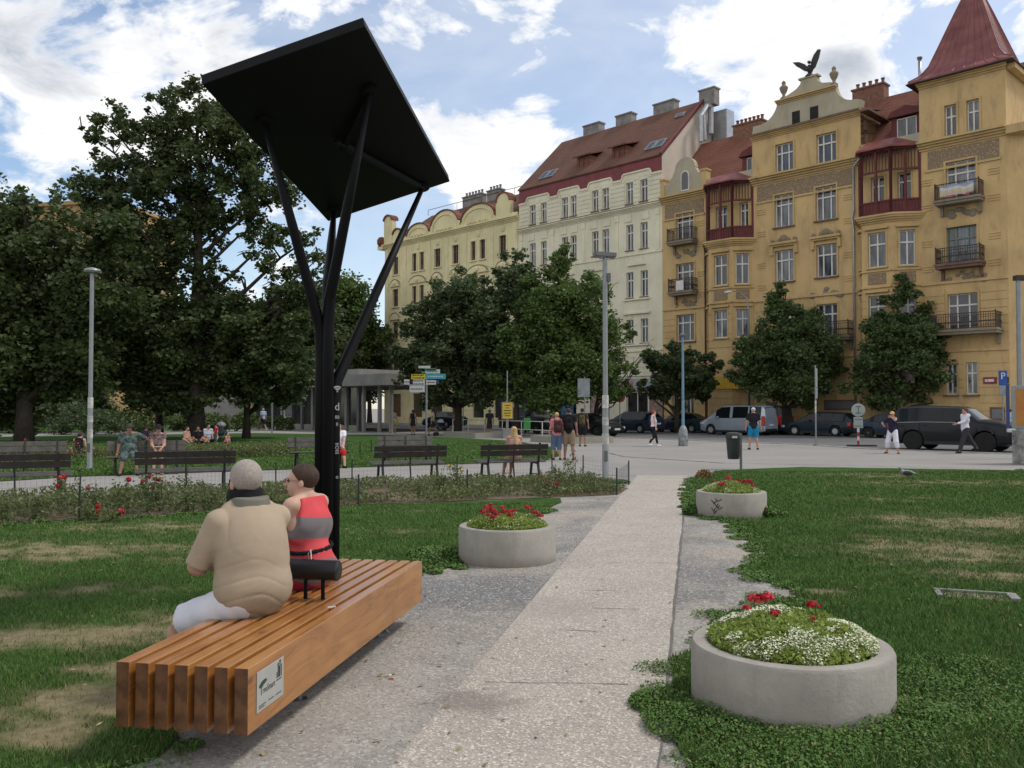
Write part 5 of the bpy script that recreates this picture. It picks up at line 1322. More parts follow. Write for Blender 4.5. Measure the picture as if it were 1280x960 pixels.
M_planter=conc_mat()
M_soil=pm('planting_soil',(.035,.026,.018),.95,.4,8,bump=.5)
M_fl=leaf_mat('flower_foliage',(.13,.19,.035),(.24,.30,.07),.35); M_wfl=pm('white_petals',(.62,.64,.46),.6,.1,5); M_rfl=pm('red_petals',(.42,.012,.02),.55,.35,8,c2=(.55,.02,.04)); M_yfl=pm('yellow_petals',(.6,.45,.12),.6,.2,5); M_stem=pm('green_stem',(.05,.09,.02),.7)
def planter(c,rad,h,label,seed,nw,reds,grp='round concrete planters',white=.5,bump=.13):
    o=empty('planter',c,0,label,'planter',grp)
    mb=MB(); mb.lathe([(rad*.985,-.02),(rad,.04),(rad,h-.02),(rad-.012,h),(rad-.09,h+.002),(rad-.10,h-.015),(rad-.10,.1)],72); mb.build('concrete_ring',M_planter,o,True)
    mb=MB(); mb.lathe([(.0001,h-.07),(rad-.10,h-.10)],40); mb.f=[f[::-1] for f in mb.f]; mb.build('soil',M_soil,o)
    r=np.random.RandomState(seed); n=nw
    q=np.sqrt(r.rand(n))*(rad-.10); a=r.rand(n)*2*np.pi; X=q*np.cos(a); Y=q*np.sin(a)
    hump=bump*(1-(q/(rad-.06))**3)*(.5+.9*fbm(X+seed,Y,3.5,3)); Z=h-.06+(hump+.06)*r.rand(n)**.35
    s=(.010+.012*r.rand(n))[:,None]; A=r.randn(n,3); A/=np.linalg.norm(A,axis=1)[:,None]; Bv=np.cross(A,r.randn(n,3)); Bv/=np.linalg.norm(Bv,axis=1)[:,None]
    p=np.stack([X,Y,Z],1); v=np.stack([p-A*s,p+Bv*s*.5,p+A*s,p-Bv*s*.5],1).reshape(-1,3)
    # trailing leaves over the rim
    g=link('bedding_leaves',npmesh('bedding_leaves',v,np.arange(n*4),4,M_fl)); g.location=c; tag(g,'green bedding foliage filling the '+label.split(' planter')[0].replace('round concrete','concrete')+' planter','foliage',kind='stuff')
    m=int(nw*white); q=np.sqrt(r.rand(m*3))*(rad-.09); a=r.rand(m*3)*2*np.pi; X=q*np.cos(a); Y=q*np.sin(a); k=fbm(X*1.3+seed*2,Y*1.3,4.5,3)+.12*(r.rand(len(X))-.5)>.585; X=X[k][:m];Y=Y[k][:m];q=q[k][:m]; m=len(X)
    hump=bump*(1-(q/(rad-.06))**3)*(.5+.9*fbm(X+seed,Y,3.5,3)); Z=h-.03+hump*1.0+.045*r.rand(m)
    s=(.0035+.0045*r.rand(m))[:,None]; A=r.randn(m,3)*[1,1,.4]; A/=np.linalg.norm(A,axis=1)[:,None]; Bv=np.cross(A,np.array([0,0,1.0])+r.randn(m,3)*.4); Bv/=np.linalg.norm(Bv,axis=1)[:,None]
    p=np.stack([X,Y,Z],1); v=np.stack([p-A*s,p+Bv*s,p+A*s,p-Bv*s],1).reshape(-1,3)
    g=link('white_flowers',npmesh('white_flowers',v,np.arange(m*4),4,M_wfl)); g.location=c; tag(g,'tiny white blossoms carpeting the '+label.split(' planter')[0].replace('round concrete','concrete')+' planter','flowers',kind='stuff')
    return o
def geranium(loc,h,r_,seed,label,group,mat=None):
    rnd=random.Random(seed); o=empty('geranium',loc,rnd.random()*6,label,'flower',group)
    mb=MB(); mb.tube([(0,0,0),(.01,.0,h*.5),(0,.01,h)],[.004,.0035,.003],5); mb.build('stem',M_stem,o)
    r=np.random.RandomState(seed); n=46; d=r.randn(n,3); d/=np.linalg.norm(d,axis=1)[:,None]; d[:,2]=np.abs(d[:,2])*.8-.15
    p=d*r_*(.7+.4*r.rand(n))[:,None]+np.array([0,0,h]); T=np.cross(d,r.randn(n,3)); T/=np.linalg.norm(T,axis=1)[:,None]; Bv=np.cross(d,T)+d*.5; s=r_*.38
    v=np.stack([p-T*s,p-Bv*s*.8,p+T*s,p+Bv*s],1).reshape(-1,3); link('blossom',npmesh('blossom',v,np.arange(n*4),4,mat or M_rfl),o)
    n=10; a=r.rand(n)*6.28; q=.03+.05*r.rand(n); p=np.stack([q*np.cos(a),q*np.sin(a),h*(.2+.5*r.rand(n))],1); T=np.stack([np.cos(a),np.sin(a),.3*np.ones(n)],1); Bv=np.stack([-np.sin(a),np.cos(a),0*a],1); s=.022
    v=np.stack([p-T*s,p-Bv*s,p+T*s,p+Bv*s],1).reshape(-1,3); link('leaf_tuft',npmesh('leaf_tuft',v,np.arange(n*4),4,M_fl),o)
PH=.40; 
cR=G(991,930); cR=Vector((1.635,5.17,0)); cM=Vector(((634-640)/FPX*10.1,10.12,0)); cT=Vector(((913-640)/FPX*14.25,14.25,0))
planter(cR,.572,.375,'round concrete near planter on the right overflowing with white flowers',101,20000,0,white=.55,bump=.17)
planter(cM,.56,PH,'round concrete middle planter left of the paved path full of red geraniums',102,8000,0,white=.12,bump=.13)
planter(cT,.56,PH,'round concrete rear planter right of the path with a graffiti leaf on its side',103,7000,0,white=.35,bump=.14)
mb=MB(); rr=random.Random(4)
for i in range(9):
    a=R(-128)+rr.uniform(-.10,.10); z=.08+.025*i; w_=rr.uniform(.015,.05)
    for sg in (-1,1):
        p0=(cT.x+.563*math.cos(a),cT.y+.563*math.sin(a),z); p1=(cT.x+.563*math.cos(a+sg*w_*2.2),cT.y+.563*math.sin(a+sg*w_*2.2),z+.04); mb.bar(p0,p1,.004,.014)
gfo=mb.build('graffiti_mark',pm('dark_spray',(.07,.055,.045),.9)); tag(gfo,'dark leaf shaped graffiti sprayed on the rear planter','graffiti')
rr=random.Random(12)
for i,(dx,dy,h,r_,lb) in enumerate([(-.13,.28,.25,.045,'largest red geranium head at the back left of the near planter'),(-.06,.27,.26,.045,'red geranium head touching the largest one in the near planter'),(.20,.17,.235,.038,'red geranium head at the back right of the near planter'),(-.08,.02,.225,.028,'small red geranium head in the middle of the near planter'),(.13,-.02,.20,.018,'tiny red geranium bud right of the middle in the near planter'),(-.02,-.14,.15,.018,'dark red geranium bud low at the front of the near planter'),(-.20,.20,.215,.024,'red geranium head left of the largest one in the near planter')]):
    geranium(cR+Vector((dx,dy,PH-.085)),h,r_,200+i,lb,'red geraniums in the near planter')
for i in range(17):
    q=math.sqrt(rr.random())*.40; a=rr.random()*6.28; geranium(cM+Vector((q*math.cos(a),q*math.sin(a),PH-.05)),rr.uniform(.16,.28),rr.uniform(.030,.045),230+i,'red geranium in the crowded middle planter','red geraniums in the middle planter')
for i in range(14):
    q=math.sqrt(rr.random())*.42; a=rr.random()*6.28; geranium(cT+Vector((q*math.cos(a),q*math.sin(a),PH-.05)),rr.uniform(.15,.27),rr.uniform(.032,.048),260+i,'red geranium in the rear planter by the litter bin','red geraniums in the rear planter')
tag(clover('clover',[(cR.x-.62,cR.y-.35,.30,1),(cR.x-.45,cR.y-.55,.28,.9),(cR.x-.1,cR.y-.72,.3,1),(cR.x+.3,cR.y-.6,.3,1.1),(cR.x+.6,cR.y-.35,.3,1.2),(cR.x+.9,cR.y-.4,.5,.9),(cR.x+.8,cR.y+.2,.5,.8),(cR.x+1.3,cR.y+.3,.7,.7),(cR.x+1.6,cR.y-.5,.8,.9),(cR.x+.4,cR.y-1.0,.7,.8),(cR.x-.4,cR.y-.95,.4,.8),(cR.x-.75,cR.y+.0,.2,.7)],60000,8,.12),'lush clover and weeds growing up against the near planter','clover',kind='stuff')
tag(clover('clover',[(cM.x-.62,cM.y+.1,.25,1),(cM.x-.8,cM.y-.1,.3,.8),(cM.x-.9,cM.y+.3,.3,.8)],7000,9,.12),'tufts of weeds left of the middle planter','clover',kind='stuff')
tag(clover('clover',[(cT.x-.62,cT.y+.1,.16,1.2),(cT.x+.5,cT.y-.3,.14,1.2),(cT.x+.65,cT.y-.1,.25,.8)],5000,10,.16),'tufts of weeds at the foot of the rear planter','clover',kind='stuff')
# heap of dry leaves
def heap(loc,r_,h,n,mat,seed,label,name='dry_leaf_heap'):
    r=np.random.RandomState(seed); d=r.randn(n,3); d/=np.linalg.norm(d,axis=1)[:,None]; p=d*np.array([r_,r_*.7,h])*(r.rand(n)**.3)[:,None]; p[:,2]=np.abs(p[:,2])+.01
    A=r.randn(n,3); A/=np.linalg.norm(A,axis=1)[:,None]; Bv=np.cross(A,r.randn(n,3)); Bv/=np.linalg.norm(Bv,axis=1)[:,None]; s=.03
    v=np.stack([p-A*s,p+Bv*s*.6,p+A*s,p-Bv*s*.6],1).reshape(-1,3); o=link(name,npmesh(name,v,np.arange(n*4),4,mat)); o.location=loc; tag(o,label,'dry leaves'); return o
heap(G(880,598),.22,.22,700,pm('dry_brown_leaves',(.26,.15,.07),.9,.4,9),3,'small heap of dry brown leaves at the path edge behind the rear planter')
# inspection cover frame in the right lawn
a=G(1172,741); b=G(1262,747); o=empty('inspection_cover',a.lerp(b,.5),math.atan2(b.y-a.y,b.x-a.x),'worn concrete inspection cover sunk in the grass on the right','inspection cover')
mb=MB(); L=(b-a).length/2; mb.box(-L-.03,L+.03,.0,.04,0,.04); mb.box(-L-.03,-L+.02,-.26,0,0,.035); mb.build('frame',M_conc,o); mb=MB(); mb.box(L-.03,L+.05,-.26,0,0,.045); mb.build('frame_end',M_conc,o)
mb=MB(); mb.box(-L+.02,L-.03,-.26,-.01,0,.018); mb.build('cover_slab',pm('brown_concrete',(.22,.17,.13),.9,.3,6,bump=.3),o)
# ---------------------------------------------------------------- loose stones on the gravel
r=np.random.RandomState(77); n=9000
gp=px([(100,1250),(190,950),(300,800),(520,712),(640,700),(700,640),(775,622),(630,790),(486,960),(400,1250)])
y=4*(14/4)**r.rand(n*4); x=(r.rand(n*4)*2-1)*(.62*y); k=inpoly(x,y,gp)&(vnoise(x,y,2.0)>.35); x=x[k][:n];y=y[k][:n]; n=len(x)
s=(.003+.006*r.rand(n)**3)*(.6+y/9); base=np.array([[1,0,0],[-.5,.87,0],[-.5,-.87,0],[0,0,.8]])
ang=r.rand(n)*6.28; ca,sa=np.cos(ang),np.sin(ang)
v=np.zeros((n,4,3)); 
for i in range(4):
    bx,by,bz=base[i]; v[:,i,0]=x+(bx*ca-by*sa)*s; v[:,i,1]=y+(bx*sa+by*ca)*s; v[:,i,2]=.005+bz*s
fi=(np.arange(n)[:,None]*4+np.array([[0,1,3,1,2,3,2,0,3]])).reshape(-1)
tag(link('pebbles',npmesh('pebbles',v.reshape(-1,3),fi,3,pm('pebble_stone',(.22,.215,.21),.9,.5,25,c2=(.5,.48,.45)))),'loose pebbles scattered over the grey gravel beside the wooden bench','pebbles',kind='stuff')
# ---------------------------------------------------------------- rose bed with its wire fence
M_rl=leaf_mat('rose_leaves',(.06,.08,.028),(.12,.14,.05),.3)
bed=px([(-300,676),(0,655),(430,632),(700,622),(771,619),(786,611),(735,601),(690,598),(450,607),(0,632),(-300,648)])
flat('rose_bed_soil',bed,.012,pm('bed_mulch',(.12,.085,.055),.95,.4,6,bump=.4))
def bedleaves(n,seed,h,thr,mat,name,label):
    r=np.random.RandomState(seed); X=[];Y=[]; xs=[p.x for p in bed]; ys=[p.y for p in bed]
    x=r.uniform(-14,2.6,n*6); y=r.uniform(min(ys),max(ys),n*6); k=inpoly(x,y,[(p.x,p.y) for p in bed])&(fbm(x,y,.9,3)+.12*(x<-3)>thr); x=x[k][:n];y=y[k][:n]; n=len(x)
    hh=h*(.25+1.1*fbm(x+5,y,1.3,3))*(1+.9*np.clip((-5-x)/2,0,1)); z=.02+hh*r.rand(n)**.8; s=(.022+.02*r.rand(n))[:,None]; A=r.randn(n,3); A/=np.linalg.norm(A,axis=1)[:,None]; Bv=np.cross(A,r.randn(n,3)); Bv/=np.linalg.norm(Bv,axis=1)[:,None]
    p=np.stack([x,y,z],1); v=np.stack([p-A*s,p+Bv*s*.55,p+A*s,p-Bv*s*.55],1).reshape(-1,3)
    tag(link(name,npmesh(name,v,np.arange(n*4),4,mat)),label,'ground cover',kind='stuff')
bedleaves(34000,5,.21,.44,M_rl,'rose_foliage','tangled low rose foliage and weeds filling the flower bed')
def rose(loc,h,seed,label,nf,flow,spread=.22,grp='rose bushes in the flower bed'):
    rnd=random.Random(seed); o=empty('rose_bush',loc,0,label,'rose bush',grp); mb=MB(); tips=[]
    for i in range(6):
        a=rnd.random()*6.28; q=spread*rnd.uniform(.3,1); tp=Vector((math.cos(a)*q,math.sin(a)*q,h*rnd.uniform(.6,1.0))); mb.tube([(0,0,0),(tp.x*.5,tp.y*.5,tp.z*.55),tuple(tp)],[.008,.006,.003],4); tips.append(tp)
    mb.build('stem',M_stem,o)
    r=np.random.RandomState(seed); n=240; i=r.randint(0,6,n); T=np.array([tuple(t) for t in tips])[i]; f=r.rand(n)**.6; p=T*f[:,None]*[1,1,1]+r.randn(n,3)*.04; p[:,2]=np.abs(p[:,2]); s=(.018+.02*r.rand(n))[:,None]; A=r.randn(n,3); A/=np.linalg.norm(A,axis=1)[:,None]; Bv=np.cross(A,r.randn(n,3)); Bv/=np.linalg.norm(Bv,axis=1)[:,None]
    v=np.stack([p-A*s,p+Bv*s*.5,p+A*s,p-Bv*s*.5],1).reshape(-1,3); link('leaves',npmesh('leaves',v,np.arange(n*4),4,M_rl),o)
    for k in range(nf):
        tp=tips[k%6]; r_=rnd.uniform(.04,.06); n=26; d=r.randn(n,3); d/=np.linalg.norm(d,axis=1)[:,None]; pp=d*r_*.6+np.array(tuple(tp)); Tt=np.cross(d,r.randn(n,3)); Tt/=np.linalg.norm(Tt,axis=1)[:,None]; B2=np.cross(d,Tt)
        v=np.stack([pp-Tt*r_*.6,pp-B2*r_*.6,pp+Tt*r_*.6,pp+B2*r_*.6],1).reshape(-1,3); link('flower',npmesh('flower',v,np.arange(n*4),4,flow),o)
rl_=[(82,640,.75,3,'rose bush with a slanting row of red blooms before the left park bench'),(118,645,.55,1,'rose bush with one red bloom left of the second bench'),(112,652,.3,1,'low rose bush with a dull red bloom by the fence post'),(133,654,.25,3,'lowest rose bush with dark red blooms at the grass edge'),(150,645,.62,1,'rose bush with a single red bloom before the second bench'),(185,642,.66,3,'rose bush with three red blooms in front of the second bench seat'),(200,640,.62,2,'rose bush with dark red blooms below the second bench backrest'),
 (10,655,.4,0,'leafy rose bush without blooms at the left edge'),(45,652,.5,0,'bushy green rose left of the fence post'),(235,640,.45,0,'pale green rose bush left of the seated man'),(262,640,.5,0,'rose bush with pale leaves next to the seated man'),(338,634,.45,0,'rose bush between the two seated people'),(525,622,.3,1,'low rose with one red bloom below the third bench'),(573,618,.75,2,'tall rose bush with two pale yellow blooms'),(550,618,.55,0,'loose rose bush left of the yellow rose'),(628,616,.5,0,'leafy rose bush right of the yellow rose'),(683,620,.40,3,'rose bush with red blooms near the end of the bed'),(718,612,.85,0,'tallest leafless topped rose bush near the end of the bed'),(700,614,.6,0,'leafy rose bush beside the tallest rose'),(735,616,.4,0,'last rose bush beside the fence end'),(690,616,.35,2,'small rose with dark red blooms behind the planter')]
for i,(x,y,h,nf,lb) in enumerate(rl_): rose(G(x,y),h,300+i,lb,nf,M_yfl if 'yellow bloom' in lb else M_rfl)
# wire fence: posts with mesh
M_fp=pm('dark_green_post',(.02,.028,.024),.6,.2,4); M_wire=pm('thin_wire',(.10,.11,.10),.5)
fo=empty('wire_fence',(0,0,0),0,'low wire mesh fence with dark posts round the rose bed','fence')
fpts=[(-150,668),(99,651),(448,631),(584,622),(771,619),(786,606),(729,596),(690,593),(440,602),(100,628),(-150,645)]
fw=[G(x,y) for x,y in fpts]; hF=.50
allp=[]
for i,(a,b) in enumerate(zip(fw[:-1],fw[1:])):
    L=(b-a).length; n=max(1,round(L/2.4)) if i not in (4,5) else 1
    for k in range(n): allp.append(a.lerp(b,k/n))
allp.append(fw[-1])
for p in allp: mb=MB(); mb.tube([(p.x,p.y,0),(p.x,p.y,hF+.04)],.016,8); mb.lathe([(.02,hF+.04),(.0,hF+.06)],8,(p.x,p.y,0)); mb.build('post',M_fp,fo)
mb=MB()
for a,b in zip(allp[:-1],allp[1:]):
    L=(b-a).length
    for z in np.arange(.06,hF,.09): mb.bar((a.x,a.y,z),(b.x,b.y,z),.0022,.0022)
    n=int(L/.09)
    for k in range(n):
        p=a.lerp(b,k/n); mb.bar((p.x,p.y,.03),(p.x,p.y,hF),.0022,.0022)
mb.build('wire_mesh',M_wire,fo)
# small posts and rose row in the far lawn
for i,x in enumerate((325,339,357,371,434,450,464)): 
    mb=MB(); mb.tube([(0,0,0),(0,0,.5)],.022,6); p=mb.build('fence_post',M_fp); p.location=G(x,566+(i%3)*2); tag(p,'thin dark fence post in the far lawn','post','thin posts in the far lawn')
def bedrow(x0,x1,y,n,seed,label):
    r=np.random.RandomState(seed); a=G(x0,y); b=G(x1,y-2); f=r.rand(n); x=a.x+(b.x-a.x)*f+r.randn(n)*.1; yy=a.y+(b.y-a.y)*f+r.randn(n)*.6; z=.02+.5*r.rand(n)*(.3+fbm(x,yy,1,3)); s=(.03+.03*r.rand(n))[:,None]; A=r.randn(n,3); A/=np.linalg.norm(A,axis=1)[:,None]; Bv=np.cross(A,r.randn(n,3)); Bv/=np.linalg.norm(Bv,axis=1)[:,None]
    p=np.stack([x,yy,z],1); v=np.stack([p-A*s,p+Bv*s*.5,p+A*s,p-Bv*s*.5],1).reshape(-1,3); tag(link('rose_foliage',npmesh('rose_foliage',v,np.arange(n*4),4,M_rl)),label,'ground cover',kind='stuff')
bedrow(-40,370,572,14000,6,'low rose foliage growing behind the far park benches')
for i,(x,y,h,nf,lb) in enumerate([(30,573,.7,2,'distant rose bush with red blooms left of the lamp post'),(62,573,.6,1,'distant rose bush with one red bloom beside the lamp post'),(97,578,.7,3,'distant red rose bush before the person in black'),(84,580,.4,2,'small distant rose bush at the foot of the lamp post'),(306,572,.4,1,'distant rose bush with a red bloom above the man'),(200,572,.5,0,'distant green rose bush behind the second far bench')]):
    rose(G(x,y),h,400+i,lb,nf,M_rfl,.3,'distant rose bushes')
# ---------------------------------------------------------------- park benches
M_bw=pm('dark_bench_wood',(.035,.028,.026),.75,.35,6,bump=.3); M_bwg=pm('weathered_bench_wood',(.095,.088,.082),.85,.3,6,bump=.3); M_bl=pm('bench_iron',(.02,.02,.02),.6,.3,6)
def bench(loc,rz,L,label,seatm,backm):
    o=empty('park_bench',loc,rz,label,'park bench','park benches along the asphalt path')
    mb=MB()
    for i,y in enumerate((-.02,.11,.24,.37)): mb.box(-L/2,L/2,y,y+.11,.42+.012*i,.455+.012*i)
    mb.build('seat',seatm,o,bevel=.006)
    mb=MB(M=Matrix.Translation((0,-.07,.5))@Matrix.Rotation(R(12),4,'X'))
    for z in (.10,.25): mb.box(-L/2,L/2,-.02,.015,z,z+.13)
    mb.build('backrest',backm,o,bevel=.006)
    for x in (-L/2+.22,L/2-.22):
        mb=MB(); mb.bar((x,-.02,.42),(x,-.14,0),.05,.05); mb.bar((x,.36,.43),(x,.46,0),.05,.05); mb.bar((x,-.05,.40),(x,.45,.41),.04,.05); mb.bar((x,-.04,.40),(x,-.15,.90),.045,.04); mb.bar((x,-.12,.12),(x,.44,.12),.02,.02); mb.build('leg_frame',M_bl,o)
    mb=MB(); mb.bar((0,-.03,.42),(0,-.12,.88),.03,.03); mb.bar((0,-.03,.42),(.02,-.06,0),.03,.03); mb.build('middle_brace',M_bl,o)
    return o
BR=R(21.7)
bench(G(18,624),BR,1.95,'dark park bench at the left edge seen from behind before the path',M_bwg,M_bw)
bench(G(232,616),BR,1.95,'dark park bench seen from behind just left of the seated man',M_bwg,M_bw)
bench(G(512,603),BR,1.75,'dark park bench seen from behind right of the black post',M_bwg,M_bw)
bench(G(641,600),BR,1.75,'dark park bench with a blonde woman seen from behind',M_bwg,M_bw)
bench(G(30,594),BR+math.pi,1.95,'empty grey park bench across the path at the left edge',M_bwg,M_bwg)
bn_two=bench(G(183,592),BR+math.pi,1.95,'park bench across the path where two people in hats sit',M_bwg,M_bwg)
bn_three=bench(G(398,584),BR+math.pi,1.75,'park bench across the path half hidden by the black post',M_bwg,M_bwg)
bench(G(508,581),BR+math.pi,1.75,'empty grey park bench across the path right of the black post',M_bwg,M_bwg)
# ---------------------------------------------------------------- cars
def paint(name,c,metal=.35): return pm(name,c,.3,.08,1.5,metal=metal if max(c)>.1 else 0.0,spec=.2,**{'Coat Weight':.15,'Coat Roughness':.03})
M_cglass=pm('car_glass',(.008,.010,.012),.06,.2,1,spec=.28); M_tyre=pm('tyre_rubber',(.012,.012,.012),.85,.3,8); M_rim=pm('alloy_rim',(.42,.43,.44),.35,.15,4,metal=.6); M_rimd=pm('dark_rim',(.03,.03,.032),.4,.2,4,metal=.5)
M_hl=pm('headlight_glass',(.45,.47,.48),.12,.25,9,spec=.9); M_tl=pm('tail_light',(.35,.015,.015),.25,.3,9,spec=.7); M_trim=pm('black_trim',(.015,.015,.016),.6,.2,4); M_plate_w=pm('number_plate',(.55,.55,.53),.5,.1,9)
def interp(tab,x):
    if x<=tab[0][0]: return tab[0][1]
    for (a,b),(c,d) in zip(tab[:-1],tab[1:]):
        if x<=c: return b+(d-b)*(x-a)/(c-a)
    return tab[-1][1]
def car(loc,rz,label,L,W,top,belt,wx,wr,glass,wind,rear,pmat,group=None,under=.2,tumble=.42,rim=None,cladding=False,cat='car',name='parked_car',roofrails=False,tallrear=None):
    """top/belt: (x,z) lines from tail (-) to nose (+); glass: side window x ranges; wind/rear: x range of the screens"""
    o=empty(name,loc,rz,label,cat,group)
    xs=set(np.round(np.arange(-L/2,L/2+.001,.11),3)); 
    for t in top+belt: xs.add(t[0])
    for a,b in glass+[wind,rear]: xs|={a,b}
    ra=wr+.06
    for w in wx:
        for k in range(13): xs.add(round(w+ra*math.cos(math.pi*k/12),3))
    xs=sorted(x for x in xs if -L/2<=x<=L/2)
    xs=[x for i,x in enumerate(xs) if i==0 or x-xs[i-1]>.004]
    def sec(x):
        f=abs(x)/(L/2); w=W/2*(1-.16*f**7); zt=interp(top,x); zb=min(interp(belt,x),zt-.01)
        z0=under+(.10*f**8)
        for c in wx:
            if abs(x-c)<ra: z0=max(z0,wr+math.sqrt(ra*ra-(x-c)**2)*.98)
        z1=max(z0+.005,under+.13); z2=max(z1+.005,zb*.66); z3=max(z2+.004,zb-.07); zb=max(zb,z3+.004); zt=max(zt,zb+.01)
        hc=max(0,zt-zb); wt=w-.07-tumble*hc if hc>.12 else w-.07-.10*(1-hc/.12)-tumble*hc
        return [(w-.05,z0),(w-.005,z1),(w,z2),(w-.015,z3),(w-.045,zb),(wt,zt-min(.06,hc*.4)),(wt-.10,zt-.008),(wt*.45,zt+.012),(0,zt+.018)]
    S_=[sec(x) for x in xs]; n=9
    body=MB(); sg=MB(); ws=MB(); rw=MB()
    for side in (1,-1):
        for i in range(len(xs)-1):
            for j in range(n-1):
                a,b=S_[i][j],S_[i][j+1]; c,d=S_[i+1][j+1],S_[i+1][j]
                v=[(xs[i],side*a[0],a[1]),(xs[i],side*b[0],b[1]),(xs[i+1],side*c[0],c[1]),(xs[i+1],side*d[0],d[1])]
                xm=(xs[i]+xs[i+1])/2; tgt=body
                if j==4 and any(p<xm<q for p,q in glass): tgt=sg
                if j>=5 and wind[0]<xm<wind[1]: tgt=ws
                if j>=5 and rear[0]<xm<rear[1]: tgt=rw
                if side<0: v=v[::-1]
                tgt.add(v,[(0,1,2,3)])
        for i,q in ((0,1),(len(xs)-1,-1)):
            v=[(xs[i],side*p[0],p[1]) for p in S_[i]]+[(xs[i],0,S_[i][0][1])]
            if side*q>0: v=v[::-1]
            body.add(v,[tuple(range(len(v)))])
    def weld(mb):
        m={};nv=[];mp=[]
        for p in mb.v:
            k=tuple(round(c,4) for c in p)
            if k not in m: m[k]=len(nv); nv.append(p)
            mp.append(m[k])
        fs=[]
        for f in mb.f:
            g=[]; 
            for i in f:
                if mp[i] not in g: g.append(mp[i])
            if len(g)>2: fs.append(tuple(g))
        mb.v=nv; mb.f=fs; mb.m=[0]*len(fs)
    for q in (body,sg,ws,rw): weld(q)
    B=body.build('body',pmat,o,True); 
    for q in (1,-1):
        s=MB(); s.f=[f for f in sg.f if (sum(sg.v[i][1] for i in f)*q)>0]; s.v=sg.v; s.m=[0]*len(s.f)
        idx=sorted({i for f in s.f for i in f}); mp={k:i for i,k in enumerate(idx)}; s.f=[tuple(mp[i] for i in f) for f in s.f]; s.v=[sg.v[i] for i in idx]
        if s.f: s.build('side_window',M_cglass,o,True)
    if ws.f: ws.build('windscreen',M_cglass,o,True)
    if rw.f: rw.build('rear_window',M_cglass,o,True)
    # inner dark floor so that the arches read black
    mb=MB(); mb.box(-L/2+.25,L/2-.25,-W/2+.14,W/2-.14,under-.02,under+.35); mb.build('underbody',M_trim,o)
    for c in wx:
        for q in (1,-1):
            mb=MB(M=Matrix.Translation((c,q*(W/2-.12),wr))@Matrix.Rotation(math.pi/2,4,'X')); mb.lathe([(wr*.62,-.10),(wr*.93,-.11),(wr,-.08),(wr,.08),(wr*.93,.11),(wr*.62,.10)],28); wh=mb.build('wheel',M_tyre,o,True)
            mb=MB(M=Matrix.Translation((c,q*(W/2-.04),wr))@Matrix.Rotation(math.pi/2,4,'X')); mb.lathe([(wr*.64,-.015),(wr*.6,.02),(wr*.55,.0),(wr*.55,-.03)],24); mb.lathe([(.07,-.02),(.06,.02)],12)
            for k in range(5): 
                a=k*2*math.pi/5; mb.bar((0,0,0),(wr*.6*math.cos(a),wr*.6*math.sin(a),0),.055,.03)
            mb.build('rim',rim or M_rim,wh,True)
    fx=L/2; zt=interp(top,fx-.15)
    zh=min(zt-.06,interp(belt,fx-.3)-.12)
    for q in (1,-1):
        mb=MB(); mb.obox((fx-.16,q*(W/2-.22),zh),(.30,.30,.15),q*R(-28)); mb.build('headlight',M_hl,o,bevel=.03)
        mb=MB(); zr=interp(belt,-fx+.1)-.16; mb.obox((-fx+.10,q*(W/2-.12),zr),(.22,.16,.24 if not tallrear else tallrear),q*R(18)); mb.build('tail_light',M_tl,o,bevel=.03)
        mb=MB(); mb.obox((wind[0]-.02,q*(W/2+.05),interp(belt,wind[0])+.05),(.12,.2,.13)); mb.build('mirror',pmat if not cladding else M_trim,o,bevel=.03)
        for a,b in glass[:2]:
            mb=MB(); mb.box(a+.1,a+.26,q*(W/2-.015),q*(W/2+.015),interp(belt,a)-.14,interp(belt,a)-.11); mb.build('door_handle',pmat if not cladding else M_trim,o)
            mb=MB(); mb.box(a-.03,a-.02,q*(W/2-.02),q*(W/2+.002),under+.16,interp(belt,a)-.03); mb.build('door_gap',M_trim,o)
        mb=MB(); mb.box(wx[0]+ra+.02 if wx[0]<wx[1] else wx[1]+ra+.02,max(wx)-ra-.02,q*(W/2-.03),q*(W/2+.008),under-.02,under+.12); mb.build('sill_trim',M_trim,o)
        mb=MB(); g0=min(a for a,b in glass); g1=max(b for a,b in glass); n=8
        mb.tube([(g0+(g1-g0)*k/n,q*(W/2-.035),interp(belt,g0+(g1-g0)*k/n)+.005) for k in range(n+1)],.012,5); mb.build('belt_trim',M_rim if L>4.8 else M_trim,o)
        if roofrails: mb=MB(); zz=interp(top,0)+.03; mb.tube([(-fx*.7,q*(W/2-.42),interp(top,-fx*.7)),(-fx*.6,q*(W/2-.40),zz),(fx*.1,q*(W/2-.40),zz),(fx*.18,q*(W/2-.42),zz-.06)],.018,6); mb.build('roof_rail',M_trim,o)
    mb=MB(); mb.box(fx-.06,fx+.012,-.42,.42,under+.14,zh+.03); mb.build('grille',M_trim,o,bevel=.01); mb=MB(); mb.box(fx+.013,fx+.02,-.26,.26,under+.2,under+.31); mb.build('number_plate',M_plate_w,o)
    mb=MB(); mb.box(-fx-.012,-fx+.05,-W*.38,W*.38,under+.08,under+.24); mb.build('bumper_trim',M_trim,o,bevel=.01); mb=MB(); mb.box(-fx-.02,-fx-.004,-.26,.26,.62,.73); mb.build('number_plate',M_plate_w,o)
    return o
GC='cars parked along the street'
FR=TA; FLp=TA+math.pi
def wagon(loc,rz,label,m,**k): return car(loc,rz,label,4.6,1.78,[(-2.3,.95),(-2.22,1.12),(-1.85,1.42),(-1.0,1.48),(.25,1.46),(.55,1.36),(1.15,1.0),(1.9,.86),(2.25,.70),(2.3,.6)],[(-2.3,.90),(-1.0,.93),(1.1,.93),(1.2,.95),(2.3,.6)],(-1.35,1.33),.32,[(-1.95,-1.2),(-1.1,-.3),(-.2,.75)],(.3,1.15),(-2.22,-1.85),m,GC,roofrails=True,**k)
